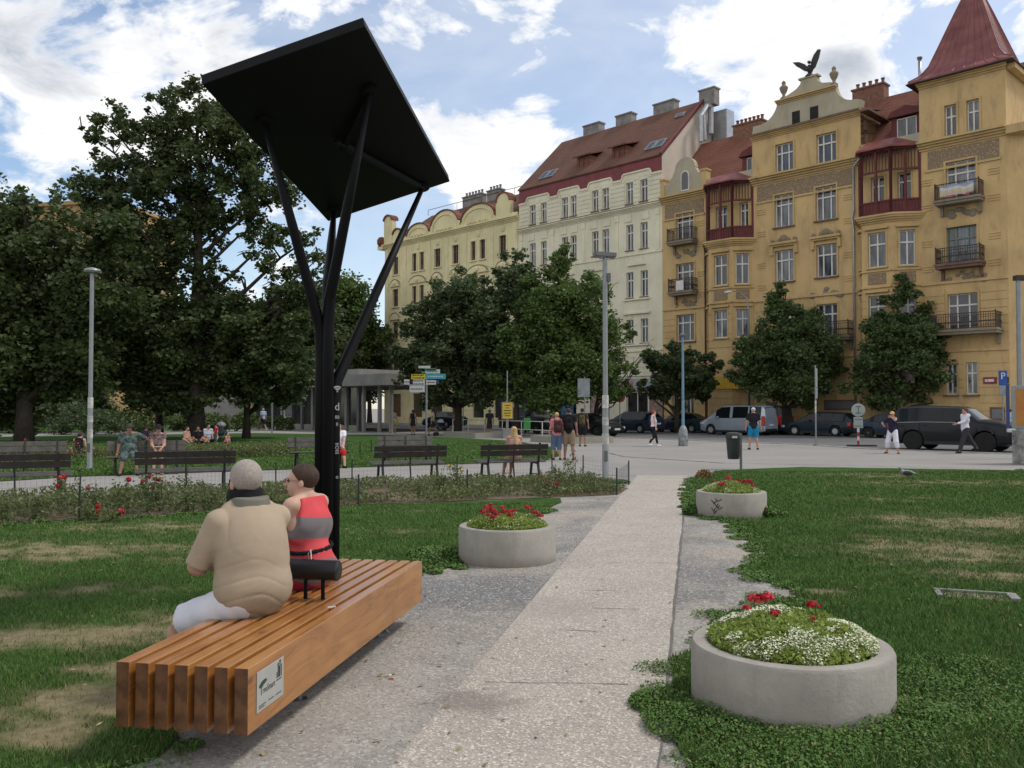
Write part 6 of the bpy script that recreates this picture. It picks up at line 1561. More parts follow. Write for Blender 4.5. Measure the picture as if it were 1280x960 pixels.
def sedan(loc,rz,label,m,**k): return car(loc,rz,label,4.6,1.76,[(-2.3,.92),(-2.2,1.02),(-1.65,1.04),(-1.0,1.36),(-.4,1.43),(.25,1.41),(1.05,.97),(1.95,.82),(2.25,.66),(2.3,.58)],[(-2.3,.9),(-1.6,.95),(1.0,.92),(2.3,.58)],(-1.35,1.35),.31,[(-1.35,-.75),(-.65,-.05),(.05,.8)],(.25,1.05),(-1.65,-1.0),m,GC,**k)
def vanc(loc,rz,label,m,**k): return car(loc,rz,label,4.75,1.9,[(-2.37,1.2),(-2.3,1.75),(-2.1,1.88),(-.4,1.9),(.75,1.86),(1.1,1.66),(1.75,1.12),(2.25,.95),(2.37,.7)],[(-2.37,1.1),(-1,1.12),(1.7,1.08),(2.37,.68)],(-1.55,1.5),.33,[(-2.1,-1.3),(-1.2,-.1),(.1,1.15)],(.95,1.75),(-2.3,-2.25),m,GC,tumble=.16,cat='van',tallrear=.6,**k)
def suv(loc,rz,label,m,**k): return car(loc,rz,label,4.85,2.0,[(-2.42,1.2),(-2.35,1.45),(-2.05,1.78),(-1.0,1.84),(.35,1.80),(.62,1.72),(1.15,1.28),(1.9,1.20),(2.35,1.08),(2.42,.85)],[(-2.42,1.12),(-1,1.17),(1.15,1.16),(2.42,.95)],(-1.36,1.40),.40,[(-2.0,-1.15),(-1.05,-.25),(-.15,.85)],(.45,1.15),(-2.35,-2.05),m,GC,under=.28,tumble=.30,**k)
def at_street(x,y,perp,z=0):   # point on the line 'perp' metres deep seen in the column x
    r=ray(x,y); k=perp/(r.x*NV.x+r.y*NV.y); return Vector((r.x*k,r.y*k,z))
P_black=paint('black_paint',(.010,.011,.014)); P_teal=paint('dark_teal_paint',(.012,.028,.038)); P_sil=paint('silver_blue_paint',(.36,.41,.48),.5); P_dg=paint('dark_green_blue_paint',(.013,.024,.034)); P_db=paint('dark_blue_paint',(.02,.035,.06)); P_grey=paint('dark_grey_paint',(.03,.03,.033))
suv(at_street(1195,560,38.3),FR,'large black off-road car parked facing right beside the walking man in the white shirt',P_black,rim=M_rimd)
wagon(at_street(1026,545,52.4),FLp,'dark teal estate car parked facing left behind the tall narrow sign pole',P_dg)
vanc(at_street(923,543,50.3),FLp,'silver blue van parked facing left behind the man in blue shorts',P_sil)
vanc(at_street(944,543,52.9),FLp,'dark grey van parked close behind the silver van',P_grey)
sedan(at_street(853,541,52.5),FLp,'dark teal sedan parked behind the blue lamp post',P_teal)
wagon(at_street(790,541,49.0),FLp,'dark blue estate car parked before the red lettered shop',P_db)
sedan(at_street(736,546,41.8),FR,'black saloon car facing right between the backpackers and the tall lamp post',P_black)
suv(at_street(664,542,43.5),FR,'dark compact off-road car behind the green litter bin',P_grey)
sedan(at_street(1122,548,51.5),FR,'dark small car partly hidden behind the woman in the orange cap',P_db)
sedan(at_street(555,540,50),FLp,'dark car behind the signpost at the end of the street',P_teal)
# ---------------------------------------------------------------- smooth bodies (signed distance fields meshed with surface nets)
def nrm(v): v=np.asarray(v,float); return v/(np.linalg.norm(v)+1e-12)
def field(prims,X,Y,Z,k0=.03):
    d=None
    for p in prims:
        t=p[0]
        if t=='c':
            a=np.asarray(p[1],float); b=np.asarray(p[2],float); ra,rb=p[3],p[4]; opt=p[5] if len(p)>5 else {}
            ab=b-a; L2=float(ab@ab)+1e-9
            px_,py_,pz_=X-a[0],Y-a[1],Z-a[2]; h=np.clip((px_*ab[0]+py_*ab[1]+pz_*ab[2])/L2,0,1)
            e=np.sqrt((px_-ab[0]*h)**2+(py_-ab[1]*h)**2+(pz_-ab[2]*h)**2)-(ra+(rb-ra)*h)
            if opt.get('flat'):
                n=ab/math.sqrt(L2); e=np.maximum(e,((X-b[0])*n[0]+(Y-b[1])*n[1]+(Z-b[2])*n[2]))
        else:
            c=np.asarray(p[1],float); r=np.asarray(p[2],float); opt=p[3] if len(p)>3 else {}
            q=[X-c[0],Y-c[1],Z-c[2]]
            if 'rot' in opt:
                M=opt['rot']; q=[M[0][i]*q[0]+M[1][i]*q[1]+M[2][i]*q[2] for i in range(3)]
            k_0=np.sqrt((q[0]/r[0])**2+(q[1]/r[1])**2+(q[2]/r[2])**2); k_1=np.sqrt((q[0]/r[0]**2)**2+(q[1]/r[1]**2)**2+(q[2]/r[2]**2)**2)+1e-9
            e=k_0*(k_0-1)/k_1
        k=opt.get('k',k0)
        if d is None: d=e
        else:
            h=np.clip(.5+.5*(d-e)/k,0,1); d=d+(e-d)*h-k*h*(1-h)
    return d
def nets(prims,res,cuts=(),k=.03,disp=None,pad=.04):
    lo=np.full(3,1e9); hi=-lo
    for p in prims:
        if p[0]=='c':
            r=max(p[3],p[4]); 
            for q in (p[1],p[2]): lo=np.minimum(lo,np.asarray(q)-r); hi=np.maximum(hi,np.asarray(q)+r)
        else: r=max(p[2]) if (len(p)>3 and 'rot' in p[3]) else np.asarray(p[2]); lo=np.minimum(lo,np.asarray(p[1])-r); hi=np.maximum(hi,np.asarray(p[1])+r)
    lo-=pad; hi+=pad; n=np.ceil((hi-lo)/res).astype(int)+1
    ax=[lo[i]+res*np.arange(n[i]) for i in range(3)]
    X,Y,Z=np.meshgrid(*[a.astype(np.float32) for a in ax],indexing='ij')
    d=field(prims,X,Y,Z,k)
    if disp is not None: d=d+disp(X,Y,Z)
    for pt,nn in cuts:
        nn=nrm(nn); d=np.maximum(d,((X-pt[0])*nn[0]+(Y-pt[1])*nn[1]+(Z-pt[2])*nn[2]))
    s=d<0
    c=np.zeros(tuple(np.array(d.shape)-1),np.int8)
    for i in (0,1):
        for j in (0,1):
            for l in (0,1): c+=s[i:i+c.shape[0],j:j+c.shape[1],l:l+c.shape[2]]
    act=(c>0)&(c<8); ids=np.full(c.shape,-1,np.int64); I=np.argwhere(act); ids[tuple(I.T)]=np.arange(len(I))
    acc=np.zeros((len(I),3)); cnt=np.zeros(len(I))
    off=[(i,j,l) for i in (0,1) for j in (0,1) for l in (0,1)]
    V={o:d[I[:,0]+o[0],I[:,1]+o[1],I[:,2]+o[2]].astype(float) for o in off}
    for o in off:
        for a in range(3):
            if o[a]==0:
                o2=list(o); o2[a]=1; o2=tuple(o2); va,vb=V[o],V[o2]; m=(va<0)!=(vb<0); t=np.where(m,va/(va-vb+1e-12),0)
                pt=np.array(o,float)[None,:].repeat(len(I),0); pt[:,a]=t; acc[m]+=pt[m]; cnt[m]+=1
    v=lo+(I+acc/cnt[:,None])*res
    F=[]
    for a in range(3):
        b,e=(a+1)%3,(a+2)%3
        sl0=[slice(None)]*3; sl1=[slice(None)]*3; sl0[a]=slice(0,-1); sl1[a]=slice(1,None)
        m=s[tuple(sl0)]!=s[tuple(sl1)]; E=np.argwhere(m)
        E=E[(E[:,b]>0)&(E[:,e]>0)&(E[:,b]<c.shape[b])&(E[:,e]<c.shape[e])]
        q=[]
        for (db,de) in ((-1,-1),(0,-1),(0,0),(-1,0)):
            T=E.copy(); T[:,b]+=db; T[:,e]+=de; q.append(ids[T[:,0],T[:,1],T[:,2]])
        q=np.stack(q,1); ins=s[E[:,0],E[:,1],E[:,2]]; q[~ins]=q[~ins][:,::-1]; F.append(q)
    F=np.concatenate(F); F=F[(F>=0).all(1)]
    return v.astype(np.float32),F
def sdf_obj(name,prims,res,mat,parent=None,cuts=(),k=.03,disp=None):
    v,f=nets(prims,res,cuts,k,disp)
    return link(name,npmesh(name,v,f.ravel(),4,mat,True),parent)
def sdf_into(v1,f1,extra_mb):
    """add tube geometry (fingers) to an sdf mesh"""
    fs=[tuple(q) for q in f1.tolist()]; vs=[tuple(p) for p in v1.tolist()]; n=len(vs)
    vs+=extra_mb.v; fs+=[tuple(i+n for i in f) for f in extra_mb.f]; return vs,fs
def ik(a,t,l1,l2,pole):
    a=np.asarray(a,float); t=np.asarray(t,float); d=t-a; L=np.linalg.norm(d); L=min(L,(l1+l2)*.999); dn=nrm(d); t=a+dn*L
    x=(l1*l1-l2*l2+L*L)/(2*L); h=math.sqrt(max(0,l1*l1-x*x)); pl=np.asarray(pole,float); pl=nrm(pl-dn*(pl@dn)); return a+dn*x+pl*h,t
def skin(name,c): 
    m=pm(name,c,.55,.10,9,spec=.35,bump=.08); return m
M_skin=skin('skin',(.42,.235,.165)); M_skinp=skin('pale_skin',(.50,.31,.23)); M_skint=skin('tanned_skin',(.28,.15,.10)); M_eye=pm('eye_dark',(.02,.015,.012),.2); M_lip=pm('lip_tone',(.33,.12,.10),.5)
def cloth(name,c,c2=None,var=.12): return pm(name,c,.88,var,2.2,spec=.15,bump=.10,bscale=260,c2=c2)
def hand(mb,wr,d,pn,s,curl=.5,thumb=1):
    """palm and five bent fingers at the wrist; d hand direction, pn palm normal"""
    d=Vector(d).normalized(); pn=Vector(pn); pn=(pn-d*pn.dot(d)).normalized(); sd=d.cross(pn)*thumb; wr=Vector(wr)
    mb.tube([wr,wr+d*.035*s,wr+d*.085*s],[.026*s,.036*s,.034*s],8)
    for i,(o,L) in enumerate(((-.028,.072),(-.010,.080),(.009,.075),(.027,.060))):
        b=wr+d*.075*s+sd*o*s; a1=b+(d*math.cos(curl*.6)+pn*math.sin(curl*.6))*L*.45*s; a2=a1+(d*math.cos(curl*1.4)+pn*math.sin(curl*1.4))*L*.32*s; a3=a2+(d*math.cos(curl*2)+pn*math.sin(curl*2))*L*.25*s
        mb.tube([b,a1,a2,a3],[.0095*s,.009*s,.008*s,.006*s],6)
    b=wr+d*.025*s-sd*.028*s; a1=b+(d*.6-sd*.7+pn*.25).normalized()*.035*s; a2=a1+(d*.9-sd*.25+pn*.35).normalized()*.03*s; mb.tube([b,a1,a2],[.012*s,.010*s,.007*s],6)
def person(loc,rz,H,label,top=None,bot=None,shoes=None,hair=None,skinm=None,sit=None,feet=((-.09,0,0),(.09,0,0)),hands=None,lean=0,head=(0,1,0),g=1.0,belly=1.0,res=.022,group=None,twist=0,female=False,socks=None,headtilt=0,shoulder=1.0,z0=0,extra=None,headsize=1.0,drop=0.0,cap=.72):
    """sit = seat height or None; feet/hands are targets in local metres (left first); +Y is where the person faces"""
    h=H; hipz=(sit+.085*g*h/1.75) if sit is not None else .515*h
    s=h/1.75; sm=skinm or M_skin
    Ry=lambda v:(v[0]*math.cos(twist)-v[1]*math.sin(twist),v[0]*math.sin(twist)+v[1]*math.cos(twist),v[2])
    def T(x,y,z):      # torso frame: leans forward about the hips
        yy=y*math.cos(lean)+(z)*math.sin(lean); zz=z*math.cos(lean)-y*math.sin(lean); q=Ry((x,yy,zz)); return np.array([q[0],q[1],q[2]+hipz])
    hip=[np.array([-.085*s*g**.5,0,hipz-.01*s]),np.array([.085*s*g**.5,0,hipz-.01*s])]
    tl=.245*h
    legs=[]
    for i in (0,1):
        f=np.array([feet[i][0],feet[i][1],feet[i][2]+.075*s]); kn,an=ik(hip[i],f,tl,tl*.97,(feet[i][3] if len(feet[i])>3 else 0,1,.25 if sit is not None else .0)); legs.append((hip[i],kn,an))
    shw=(.165 if female else .19)*s*shoulder; sz=.30*h
    sh=[T(-shw,-.01,sz-.02*s-drop),T(shw,-.01,sz-.02*s-drop)]
    if hands is None: hands=[(-.27*s,.03,hipz-.06*s),(.27*s,.03,hipz-.06*s)]
    arms=[]
    for i in (0,1):
        pole=(hands[i][3],hands[i][4],hands[i][5]) if len(hands[i])>3 else ((-.4,-1,-.2),(.4,-1,-.2))[i]
        el,wr=ik(sh[i],np.array(hands[i][:3]),.165*h,.145*h,pole); arms.append((sh[i],el,wr))
    neck=T(0,-.005,sz+.01*s); hd=nrm(Ry((head[0],head[1],0))+np.array([0,0,head[2]])); hc=neck+np.array([0,0,.135*s])+nrm([hd[0],hd[1],0])*.028*s+np.array([math.sin(lean)*.03*math.sin(-twist),math.sin(lean)*.03*math.cos(twist),0])
    rt=nrm(np.cross(hd,[0,0,1])); up=np.cross(rt,hd)
    Mh=[[rt[0],hd[0],up[0]],[rt[1],hd[1],up[1]],[rt[2],hd[2],up[2]]]
    Hh=lambda x,y,z: hc+(rt*x+hd*y+up*z)*s*headsize
    hs_=s*headsize
    r_=math.sqrt(g)
    torso=[('e',T(0,.0,.02*s),(.155*s*g,.115*s*g,.12*s)),('e',T(0,.015*g*belly,.13*s),(.135*s*g*(.9 if female else 1),.105*s*g*belly,.15*s)),
           ('e',T(0,-.005,.34*s),(.165*s*g**.8,.105*s*g**.7,.17*s)),('c',T(-shw*cap,-.01,sz-.03*s-drop),T(shw*cap,-.01,sz-.03*s-drop),.058*s*r_,.058*s*r_),('c',T(-.03*s,-.01,sz+.035*s),T(-shw*.85,-.01,sz-.02*s-drop),.05*s,.045*s),('c',T(.03*s,-.01,sz+.035*s),T(shw*.85,-.01,sz-.02*s-drop),.05*s,.045*s)]
    if twist or lean:
        Mt=[[math.cos(twist),-math.sin(twist),0],[math.sin(twist),math.cos(twist),0],[0,0,1]]
        torso=[(p[0],p[1],p[2],{'rot':Mt}) if p[0]=='e' else p for p in torso]
    if female: torso.append(('e',T(0,.075*s,.26*s),(.12*s*g,.06*s,.07*s)))
    if extra: torso+=[('e',T(*c),r_e,{'rot':[[math.cos(twist),-math.sin(twist),0],[math.sin(twist),math.cos(twist),0],[0,0,1]]}) for c,r_e in extra]
    body=list(torso)
    for hp,kn,an in legs: body+= [('c',hp,kn,.082*s*r_,.056*s*r_),('c',kn,an,.054*s*r_,.036*s)]; body.append(('e',kn+(an-kn)*.3+nrm([0,-1,0])*.012,(.05*s*r_,.052*s*r_,.09*s)))
    for i,(hp,kn,an) in enumerate(legs):
        fd=np.array([.15*(-1,1)[i],1,0]); fd=nrm(fd); body.append(('c',an+np.array([0,0,-.03*s])-fd*.03*s,an+np.array([0,0,-.045*s])+fd*.13*s,.036*s,.028*s))
    for a,b,c in arms: body+=[('c',a,b,.052*s*r_,.042*s*r_),('c',b,c,.042*s*r_,.027*s)]
    body+=[('c',neck-np.array([0,0,.03*s]),Hh(0,-.02,-.04),.056*s*r_**.7,.052*s*r_**.7),
      ('e',Hh(0,-.012,.03),(.074*hs_,.094*hs_,.083*hs_),{'rot':Mh,'k':.02}),('e',Hh(0,.025,-.035),(.058*hs_,.066*hs_,.078*hs_),{'rot':Mh,'k':.02}),('e',Hh(0,.052,-.085),(.028*hs_,.026*hs_,.022*hs_),{'rot':Mh,'k':.02}),
      ('c',Hh(0,.085,.01),Hh(0,.108,-.028),.009*hs_,.014*hs_,{'k':.012}),('e',Hh(-.076,-.01,-.012),(.010*hs_,.020*hs_,.031*hs_),{'rot':Mh,'k':.008}),('e',Hh(.076,-.01,-.012),(.010*hs_,.020*hs_,.031*hs_),{'rot':Mh,'k':.008}),
      ('c',Hh(-.03,.082,.024),Hh(.03,.082,.024),.010*hs_,.010*hs_,{'k':.012}),('c',Hh(-.018,.088,-.058),Hh(.018,.088,-.058),.007*hs_,.007*hs_,{'k':.008})]
    v,f=nets(body,res,(),.03)
    mb=MB()
    for i,(a,b,c) in enumerate(arms): d=c-b; hand(mb,c,d,nrm([(.9,-.9)[i],.3,0]) if sit is None else (0,0,-1),s*1.02,.55,(1,-1)[i])
    ne=len(mb.f)
    for q in (-1,1): mb.ball(tuple(Hh(q*.03,.082,.005)),.011*s,8,1)
    mb.m=[0]*ne+[1]*(len(mb.f)-ne)
    nl=len(mb.f); mb.tube([tuple(Hh(-.02,.091,-.058)),tuple(Hh(0,.097,-.057)),tuple(Hh(.02,.091,-.058))],[.004*s,.0065*s,.004*s],6,2)
    vs,fs=sdf_into(v,f,mb)
    me=bpy.data.meshes.new('person'); me.from_pydata(vs,[],fs); me.materials.append(sm); me.materials.append(M_eye); me.materials.append(M_lip)
    me.polygons.foreach_set('use_smooth',[True]*len(fs)); me.polygons.foreach_set('material_index',[0]*len(f)+mb.m); me.update()
    o=link('person',me,None,loc,rz); tag(o,label,'person',group)
    up_z=np.array([0,0,1])
    info=dict(T=T,Hh=Hh,hc=hc,neck=neck,sh=sh,arms=arms,legs=legs,torso=torso,hipz=hipz,s=s,Mh=Mh,hd=hd,rt=rt,up=up,o=o,body=body)
    inf=lambda P_,e: [(p[0],p[1],p[2],p[3]+e,p[4]+e,*(p[5:])) if p[0]=='c' else (p[0],p[1],tuple(np.asarray(p[2])+e),*(p[3:])) for p in P_]
    info['inf']=inf
    if top:
        mat,sl,low=top['mat'],top.get('sleeve',.6),top.get('low',-.02)
        P_=inf(torso,top.get('puff',.016))+[('c',neck-up_z*.07*s,neck-up_z*.0*s,.075*s*r_,.058*s*r_)]
        if sl>0:
            for a,b,c in arms:
                if sl<=1: P_.append(('c',a,a+(b-a)*sl,.066*s*r_,.064*s*r_,{'flat':1}))
                else: P_+= [('c',a,b,.064*s*r_,.052*s*r_),('c',b,b+(c-b)*(sl-1),.052*s*r_,.036*s,{'flat':1})]
        if top.get('skirt'): P_.append(('c',T(0,0,.05),np.array([0,0,hipz-top['skirt']]),.13*s*g,.2*s*g,{'flat':1}))
        cuts=[(T(0,0,low*s if not top.get('skirt') else -9),T(0,0,0)-T(0,0,1))] if not top.get('skirt') else []
        cuts.append((neck+np.array(Ry((0,-.0,top.get('neck',.03)*s))),np.array(Ry((0,.45,1)))))
        if sl==0:
            for i in (0,1): cuts.append((sh[i]+np.array(Ry(((.022,-.022)[i]*s,0,0))),np.array(Ry(((-1,1)[i],0,.30)))))
        info['top']=sdf_obj('shirt' if not top.get('skirt') else 'dress',P_,res*.9,mat,o,cuts,.03,top.get('disp'))
    if bot:
        mat,ln=bot['mat'],bot['len']; P_=inf(torso[:2],bot.get('puff',.010))
        for hp,kn,an in legs:
            w=bot.get('wide',.012)
            if ln<=1: P_.append(('c',hp,hp+(kn-hp)*ln,.092*s*r_+w*.6,.072*s*r_+w,{'flat':1}))
            else: P_+= [('c',hp,kn,.09*s*r_+w*.6,.064*s*r_+w),('c',kn,kn+(an-kn)*(ln-1),.064*s*r_+w,.048*s*r_+w,{'flat':1})]
        info['bot']=sdf_obj('trousers' if ln>1 else 'shorts',P_,res*.9,mat,o,[(T(0,0,.09*s),T(0,0,1)-T(0,0,0))],.03,bot.get('disp'))
    if shoes:
        for i,(hp,kn,an) in enumerate(legs):
            fd=nrm([.15*(-1,1)[i],1,0]); sdf_obj('shoe',[('c',an+np.array([0,0,-.04*s])-fd*.035*s,an+np.array([0,0,-.048*s])+fd*.145*s,.044*s,.036*s),('c',an,an-up_z*.03*s,.042*s,.045*s)],.014,shoes,o,[(an-up_z*.076*s,(0,0,-1)),(an+up_z*.0,(0,0,1))],.02)
    if hair:
        kind,mat=hair['kind'],hair['mat']; P_=[('e',Hh(0,-.018,.034),(.082*hs_,.102*hs_,.093*hs_),{'rot':Mh})]
        hl=rt*0+hd*-1+up*.55
        cut=[(Hh(0,.055,.062),hd*1-up*.9),(Hh(0,0,-.045 if kind!='bald' else -.05),-up)]
        if kind=='bald': P_=[('e',Hh(0,-.018,.026),(.080*hs_,.100*hs_,.088*hs_),{'rot':Mh})]; cut=[(Hh(0,.035,.04),hd*1-up*.3),(Hh(0,0,-.055),-up)]
        if kind=='long': P_.append(('c',Hh(0,-.055,-.02),T(0,-.12*s,.28*s),.07*hs_,.045*hs_)); P_.append(('c',Hh(.055,-.02,-.02),T(.07*s,-.09*s,.27*s),.035*hs_,.03*hs_)); P_.append(('c',Hh(-.055,-.02,-.02),T(-.07*s,-.09*s,.27*s),.035*hs_,.03*hs_)); cut=[(Hh(0,.05,.05),hd*1-up*.5)]
        if kind=='bun': P_.append(('e',Hh(0,-.11,.04),(.035*hs_,.035*hs_,.035*hs_)))
        sdf_obj('hair',P_,res*.6,mat,o,cut,.02,hair.get('disp'))
        if hair.get('hat'):
            hm=hair['hat']; P2=[('e',Hh(0,-.012,.055),(.088*hs_,.106*hs_,.085*hs_),{'rot':Mh})]
            if hair.get('brim'): P2.append(('e',Hh(0,0,.048),(.16*hs_,.18*hs_,.012*hs_),{'rot':Mh,'k':.01}))
            else: P2.append(('e',Hh(0,.12,.045),(.06*hs_,.07*hs_,.010*hs_),{'rot':Mh,'k':.01}))
            sdf_obj('hat',P2,res*.55,hm,o,[(Hh(0,0,.03),-up)],.02)
    return info
M_hb=pm('brown_hair',(.045,.022,.014),.7,.35,30,bump=.4); M_hg=pm('grey_hair',(.33,.30,.27),.8,.25,70,bump=.35,c2=(.40,.34,.29)); M_hbl=pm('blonde_hair',(.42,.29,.14),.65,.35,25,bump=.4); M_hd=pm('dark_hair',(.014,.011,.01),.7,.3,30,bump=.4); M_hr=pm('red_dyed_hair',(.30,.03,.02),.65,.3,30,bump=.4)
# ---------------------------------------------------------------- wooden bench with the charging post
def wood_mat():
    m,t=newmat('oiled_larch'); v=t.obj()
    oi=t.node('ShaderNodeObjectInfo').outputs['Random']
    vv=t.vmath('ADD',v,t.scale(t.node('ShaderNodeCombineXYZ').outputs[0],1.0)); 
    cx=t.node('ShaderNodeCombineXYZ'); t.put(cx,0,t.math('MULTIPLY',oi,13.0)); t.put(cx,1,t.math('MULTIPLY',oi,7.0)); vv=t.vmath('ADD',v,cx.outputs[0])
    gr=t.noise(t.mapv(vv,(1.0,26,9)),1.6,6,.6,1.2); gr2=t.noise(t.mapv(vv,(2.4,9,4)),1.1,4,.6,.8)
    a=t.mix(t.mr(gr,.3,.72),(.26,.100,.023),(.45,.21,.06))
    a=t.mix(t.mr(gr2,.5,.75,0,.55),a,(.19,.06,.014))
    a=t.mix(t.math('MULTIPLY',t.mr(oi,0,1,0,.35),1.0),a,(.25,.085,.02))
    kn=t.mr(t.vor(t.mapv(vv,(1,2.2,2.2)),2.1),.03,.11,.8,0); a=t.mix(kn,a,(.09,.032,.012))
    a=t.mix(t.mr(t.noise(vv,3,5,.7),.55,.8,0,.3),a,(.13,.05,.02))
    # darker end grain
    nx=t.node('ShaderNodeSeparateXYZ'); t.l.new(t.node('ShaderNodeTexCoord').outputs['Normal'],nx.inputs[0])
    e=t.mr(t.math('ABSOLUTE',nx.outputs[0]),.7,.9); rings=t.noise(t.mapv(vv,(.1,16,10)),2.2,4,.6,2)
    a=t.mix(t.math('MULTIPLY',e,.75),a,t.mix(t.mr(rings,.4,.6),(.045,.018,.008),(.095,.038,.014)))
    principled(t,a,t.mr(gr,.3,.7,.24,.40),0,.5,gr,.12,.01,**{'Coat Weight':.35,'Coat Roughness':.15}); return m
M_larch=wood_mat(); M_blk=pm('black_powder_coat',(.006,.006,.007),.5,.2,2,spec=.12,bump=.03); M_blkm=pm('black_plastic',(.012,.012,.013),.38,.2,4); M_steel=pm('brushed_steel',(.25,.25,.245),.45,.15,20,metal=.85)
BA=math.atan2(2.95,.53); bo=Vector((-1.265,4.22,0)); BL,BW,BT,BB=3.0,.70,.50,.18
wb_=empty('slatted_bench',bo,BA,'low bench of seven thick orange brown timber beams with a steel plaque in front','bench')
nb=7; bw=.071; pit=(BW-bw)/(nb-1)
M_end=pm('beam_end_grain',(.085,.034,.013),.45,.35,14,c2=(.15,.065,.024))
for i in range(nb):
    mb=MB(); y0=i*pit; mb.box(-BL/2,BL/2,-bw/2,bw/2,-(BT-BB)/2,(BT-BB)/2); mb.m[3]=1; mb.m[5]=1; b=mb.build('beam',[M_larch,M_end],wb_,bevel=.004); b.location=(BL/2,y0+bw/2,(BT+BB)/2)
    if i==0: tag(b,'front beam carrying the steel plaque')
mb=MB()
for x in (.42,BL/2,BL-.42): mb.box(x-.04,x+.04,bw,BW-bw,BB+.04,BB+.10)
build_split(mb,'cross_rail',M_iron,wb_)
for x in (1.05,BL-.5):
    for y in (.20,BW-.20):
        mb=MB(); mb.tube([(x,y,0),(x,y,BB+.06)],.018,10); mb.lathe([(.05,0),(.05,.008)],14,(x,y,0)); mb.build('leg',M_steel,wb_,True)
# plaque with the maker's tree and city emblem
mb=MB(); px0,px1,pz0,pz1=.085,.385,.255,.455; mb.box(px0,px1,-.005,-.0005,pz0,pz1); pq=mb.build('plaque',M_steel and pm('matt_steel_plaque',(.40,.40,.375),.5,.06,8,metal=.25),wb_,bevel=.004)
M_ink=pm('engraved_ink',(.045,.045,.045),.6)
text_part('lettering','T',.062,M_ink,pq,(px0+.045,-.0055,.352),(math.pi/2,0,0),.0006)
text_part('lettering','reeSmart',.045,M_ink,pq,(px0+.060,-.0055,.350),(math.pi/2,0,0),.0006,'LEFT',.82)
mb=MB(); pts=[(px0+.02+.085*(.5-.5*math.cos(R(a))),.378+.016*math.sin(R(a))*(1 if a<180 else .5)+ .03*(.5-.5*math.cos(R(a)))*.5) for a in range(0,360,20)]; mb.prism([(x,z) for x,z in pts][::-1],-.0065,-.0052); mb.build('leaf_emblem',pm('leaf_green_ink',(.03,.05,.03),.6),pq)
mb=MB()
for i,(x,hh) in enumerate(((.215,.03),(.228,.062),(.240,.045),(.250,.085),(.266,.06))): mb.box(px0+x,px0+x+.007,-.0065,-.0052,.365,.365+hh); 
for x,z in ((.231,.432),(.253,.455-.012),(.243,.415)): mb.box(px0+x-.006,px0+x+.008,-.0065,-.0052,z-.006,z+.006)
mb.box(px0+.213,px0+.272,-.0065,-.0052,.352,.357); mb.build('city_emblem',M_ink,pq)
for x,w_ in ((.02,.075),(.125,.06),(.205,.065)):
    mb=MB(); 
    for k in range(2 if x<.1 else 1): mb.box(px0+x,px0+x+w_*(1-.2*k),-.0065,-.0052,.282-.010*k,.286-.010*k)
    mb.build('small_print',M_ink,pq)
def BP(a,b,z): c,s_=math.cos(BA),math.sin(BA); return Vector((bo.x+a*c-b*s_,bo.y+a*s_+b*c,z))
# charging cylinder on two feet
ch=empty('charging_unit',BP(1.50,.30,BT),BA+math.pi/2,'black cylindrical charging unit on two short posts between the seated people','charging unit')
mb=MB(M=Matrix.Translation((-.17,0,.19))@Matrix.Rotation(math.pi/2,4,'Y')); mb.lathe([(.058,0),(.066,.006),(.066,.334),(.058,.34)],32); mb.build('cylinder',M_blkm,ch,True)
for x in (-.06,.06) : mb=MB(); mb.tube([(x,0,0),(x,0,.13)],.013,12); mb.build('foot',M_blk,ch,True)
mb=MB(M=Matrix.Translation((.0,-.06,.185))@Matrix.Rotation(math.pi/2,4,'X')); mb.lathe([(.012,0),(.010,.01)],14); mb.build('blue_button',pm('dim_blue_button',(.03,.03,.14),.3),ch,True)
mb=MB(); mb.box(.03,.11,-.067,-.05,.235,.25); mb.build('socket',M_trim,ch)
mb=MB(); mb.tube([(.04,.0,.255),(.035,.02,.30),(.0,.06,.33),(-.03,.12,.28)],.003,6); cbl=mb.build('white_cable',M_wf,None,'all'); cbl.name='charging_cable'; cbl.location=ch.location; cbl.rotation_euler=ch.rotation_euler; tag(cbl,'thin white charging cable looping out of the black cylinder','cable')
mb=MB(); mb.obox((0,0,.004),(.035,.012,.008),.4); mb.obox((.02,.015,.005),(.012,.02,.006),1.1); t_=mb.build('paper_scrap',M_wf); t_.location=BP(1.28,.10,BT); tag(t_,'small white scrap lying on the bench beams','litter')
for i,(x,y,c_,lb) in enumerate([(489,850,(.45,.12,.10),'tiny reddish scrap on the gravel right of the bench'),(487,846,(.6,.6,.58),'tiny white scrap on the gravel right of the bench'),(484,790,(.6,.6,.6),'small white cap on the gravel under the bench')]):
    mb=MB(); mb.obox((0,0,.005),(.03,.012,.008),i); t_=mb.build('litter',pm('litter_%s'%('abc'[i]),c_,.7)); t_.location=G(x,y); t_.location.z=.005; tag(t_,lb,'litter')
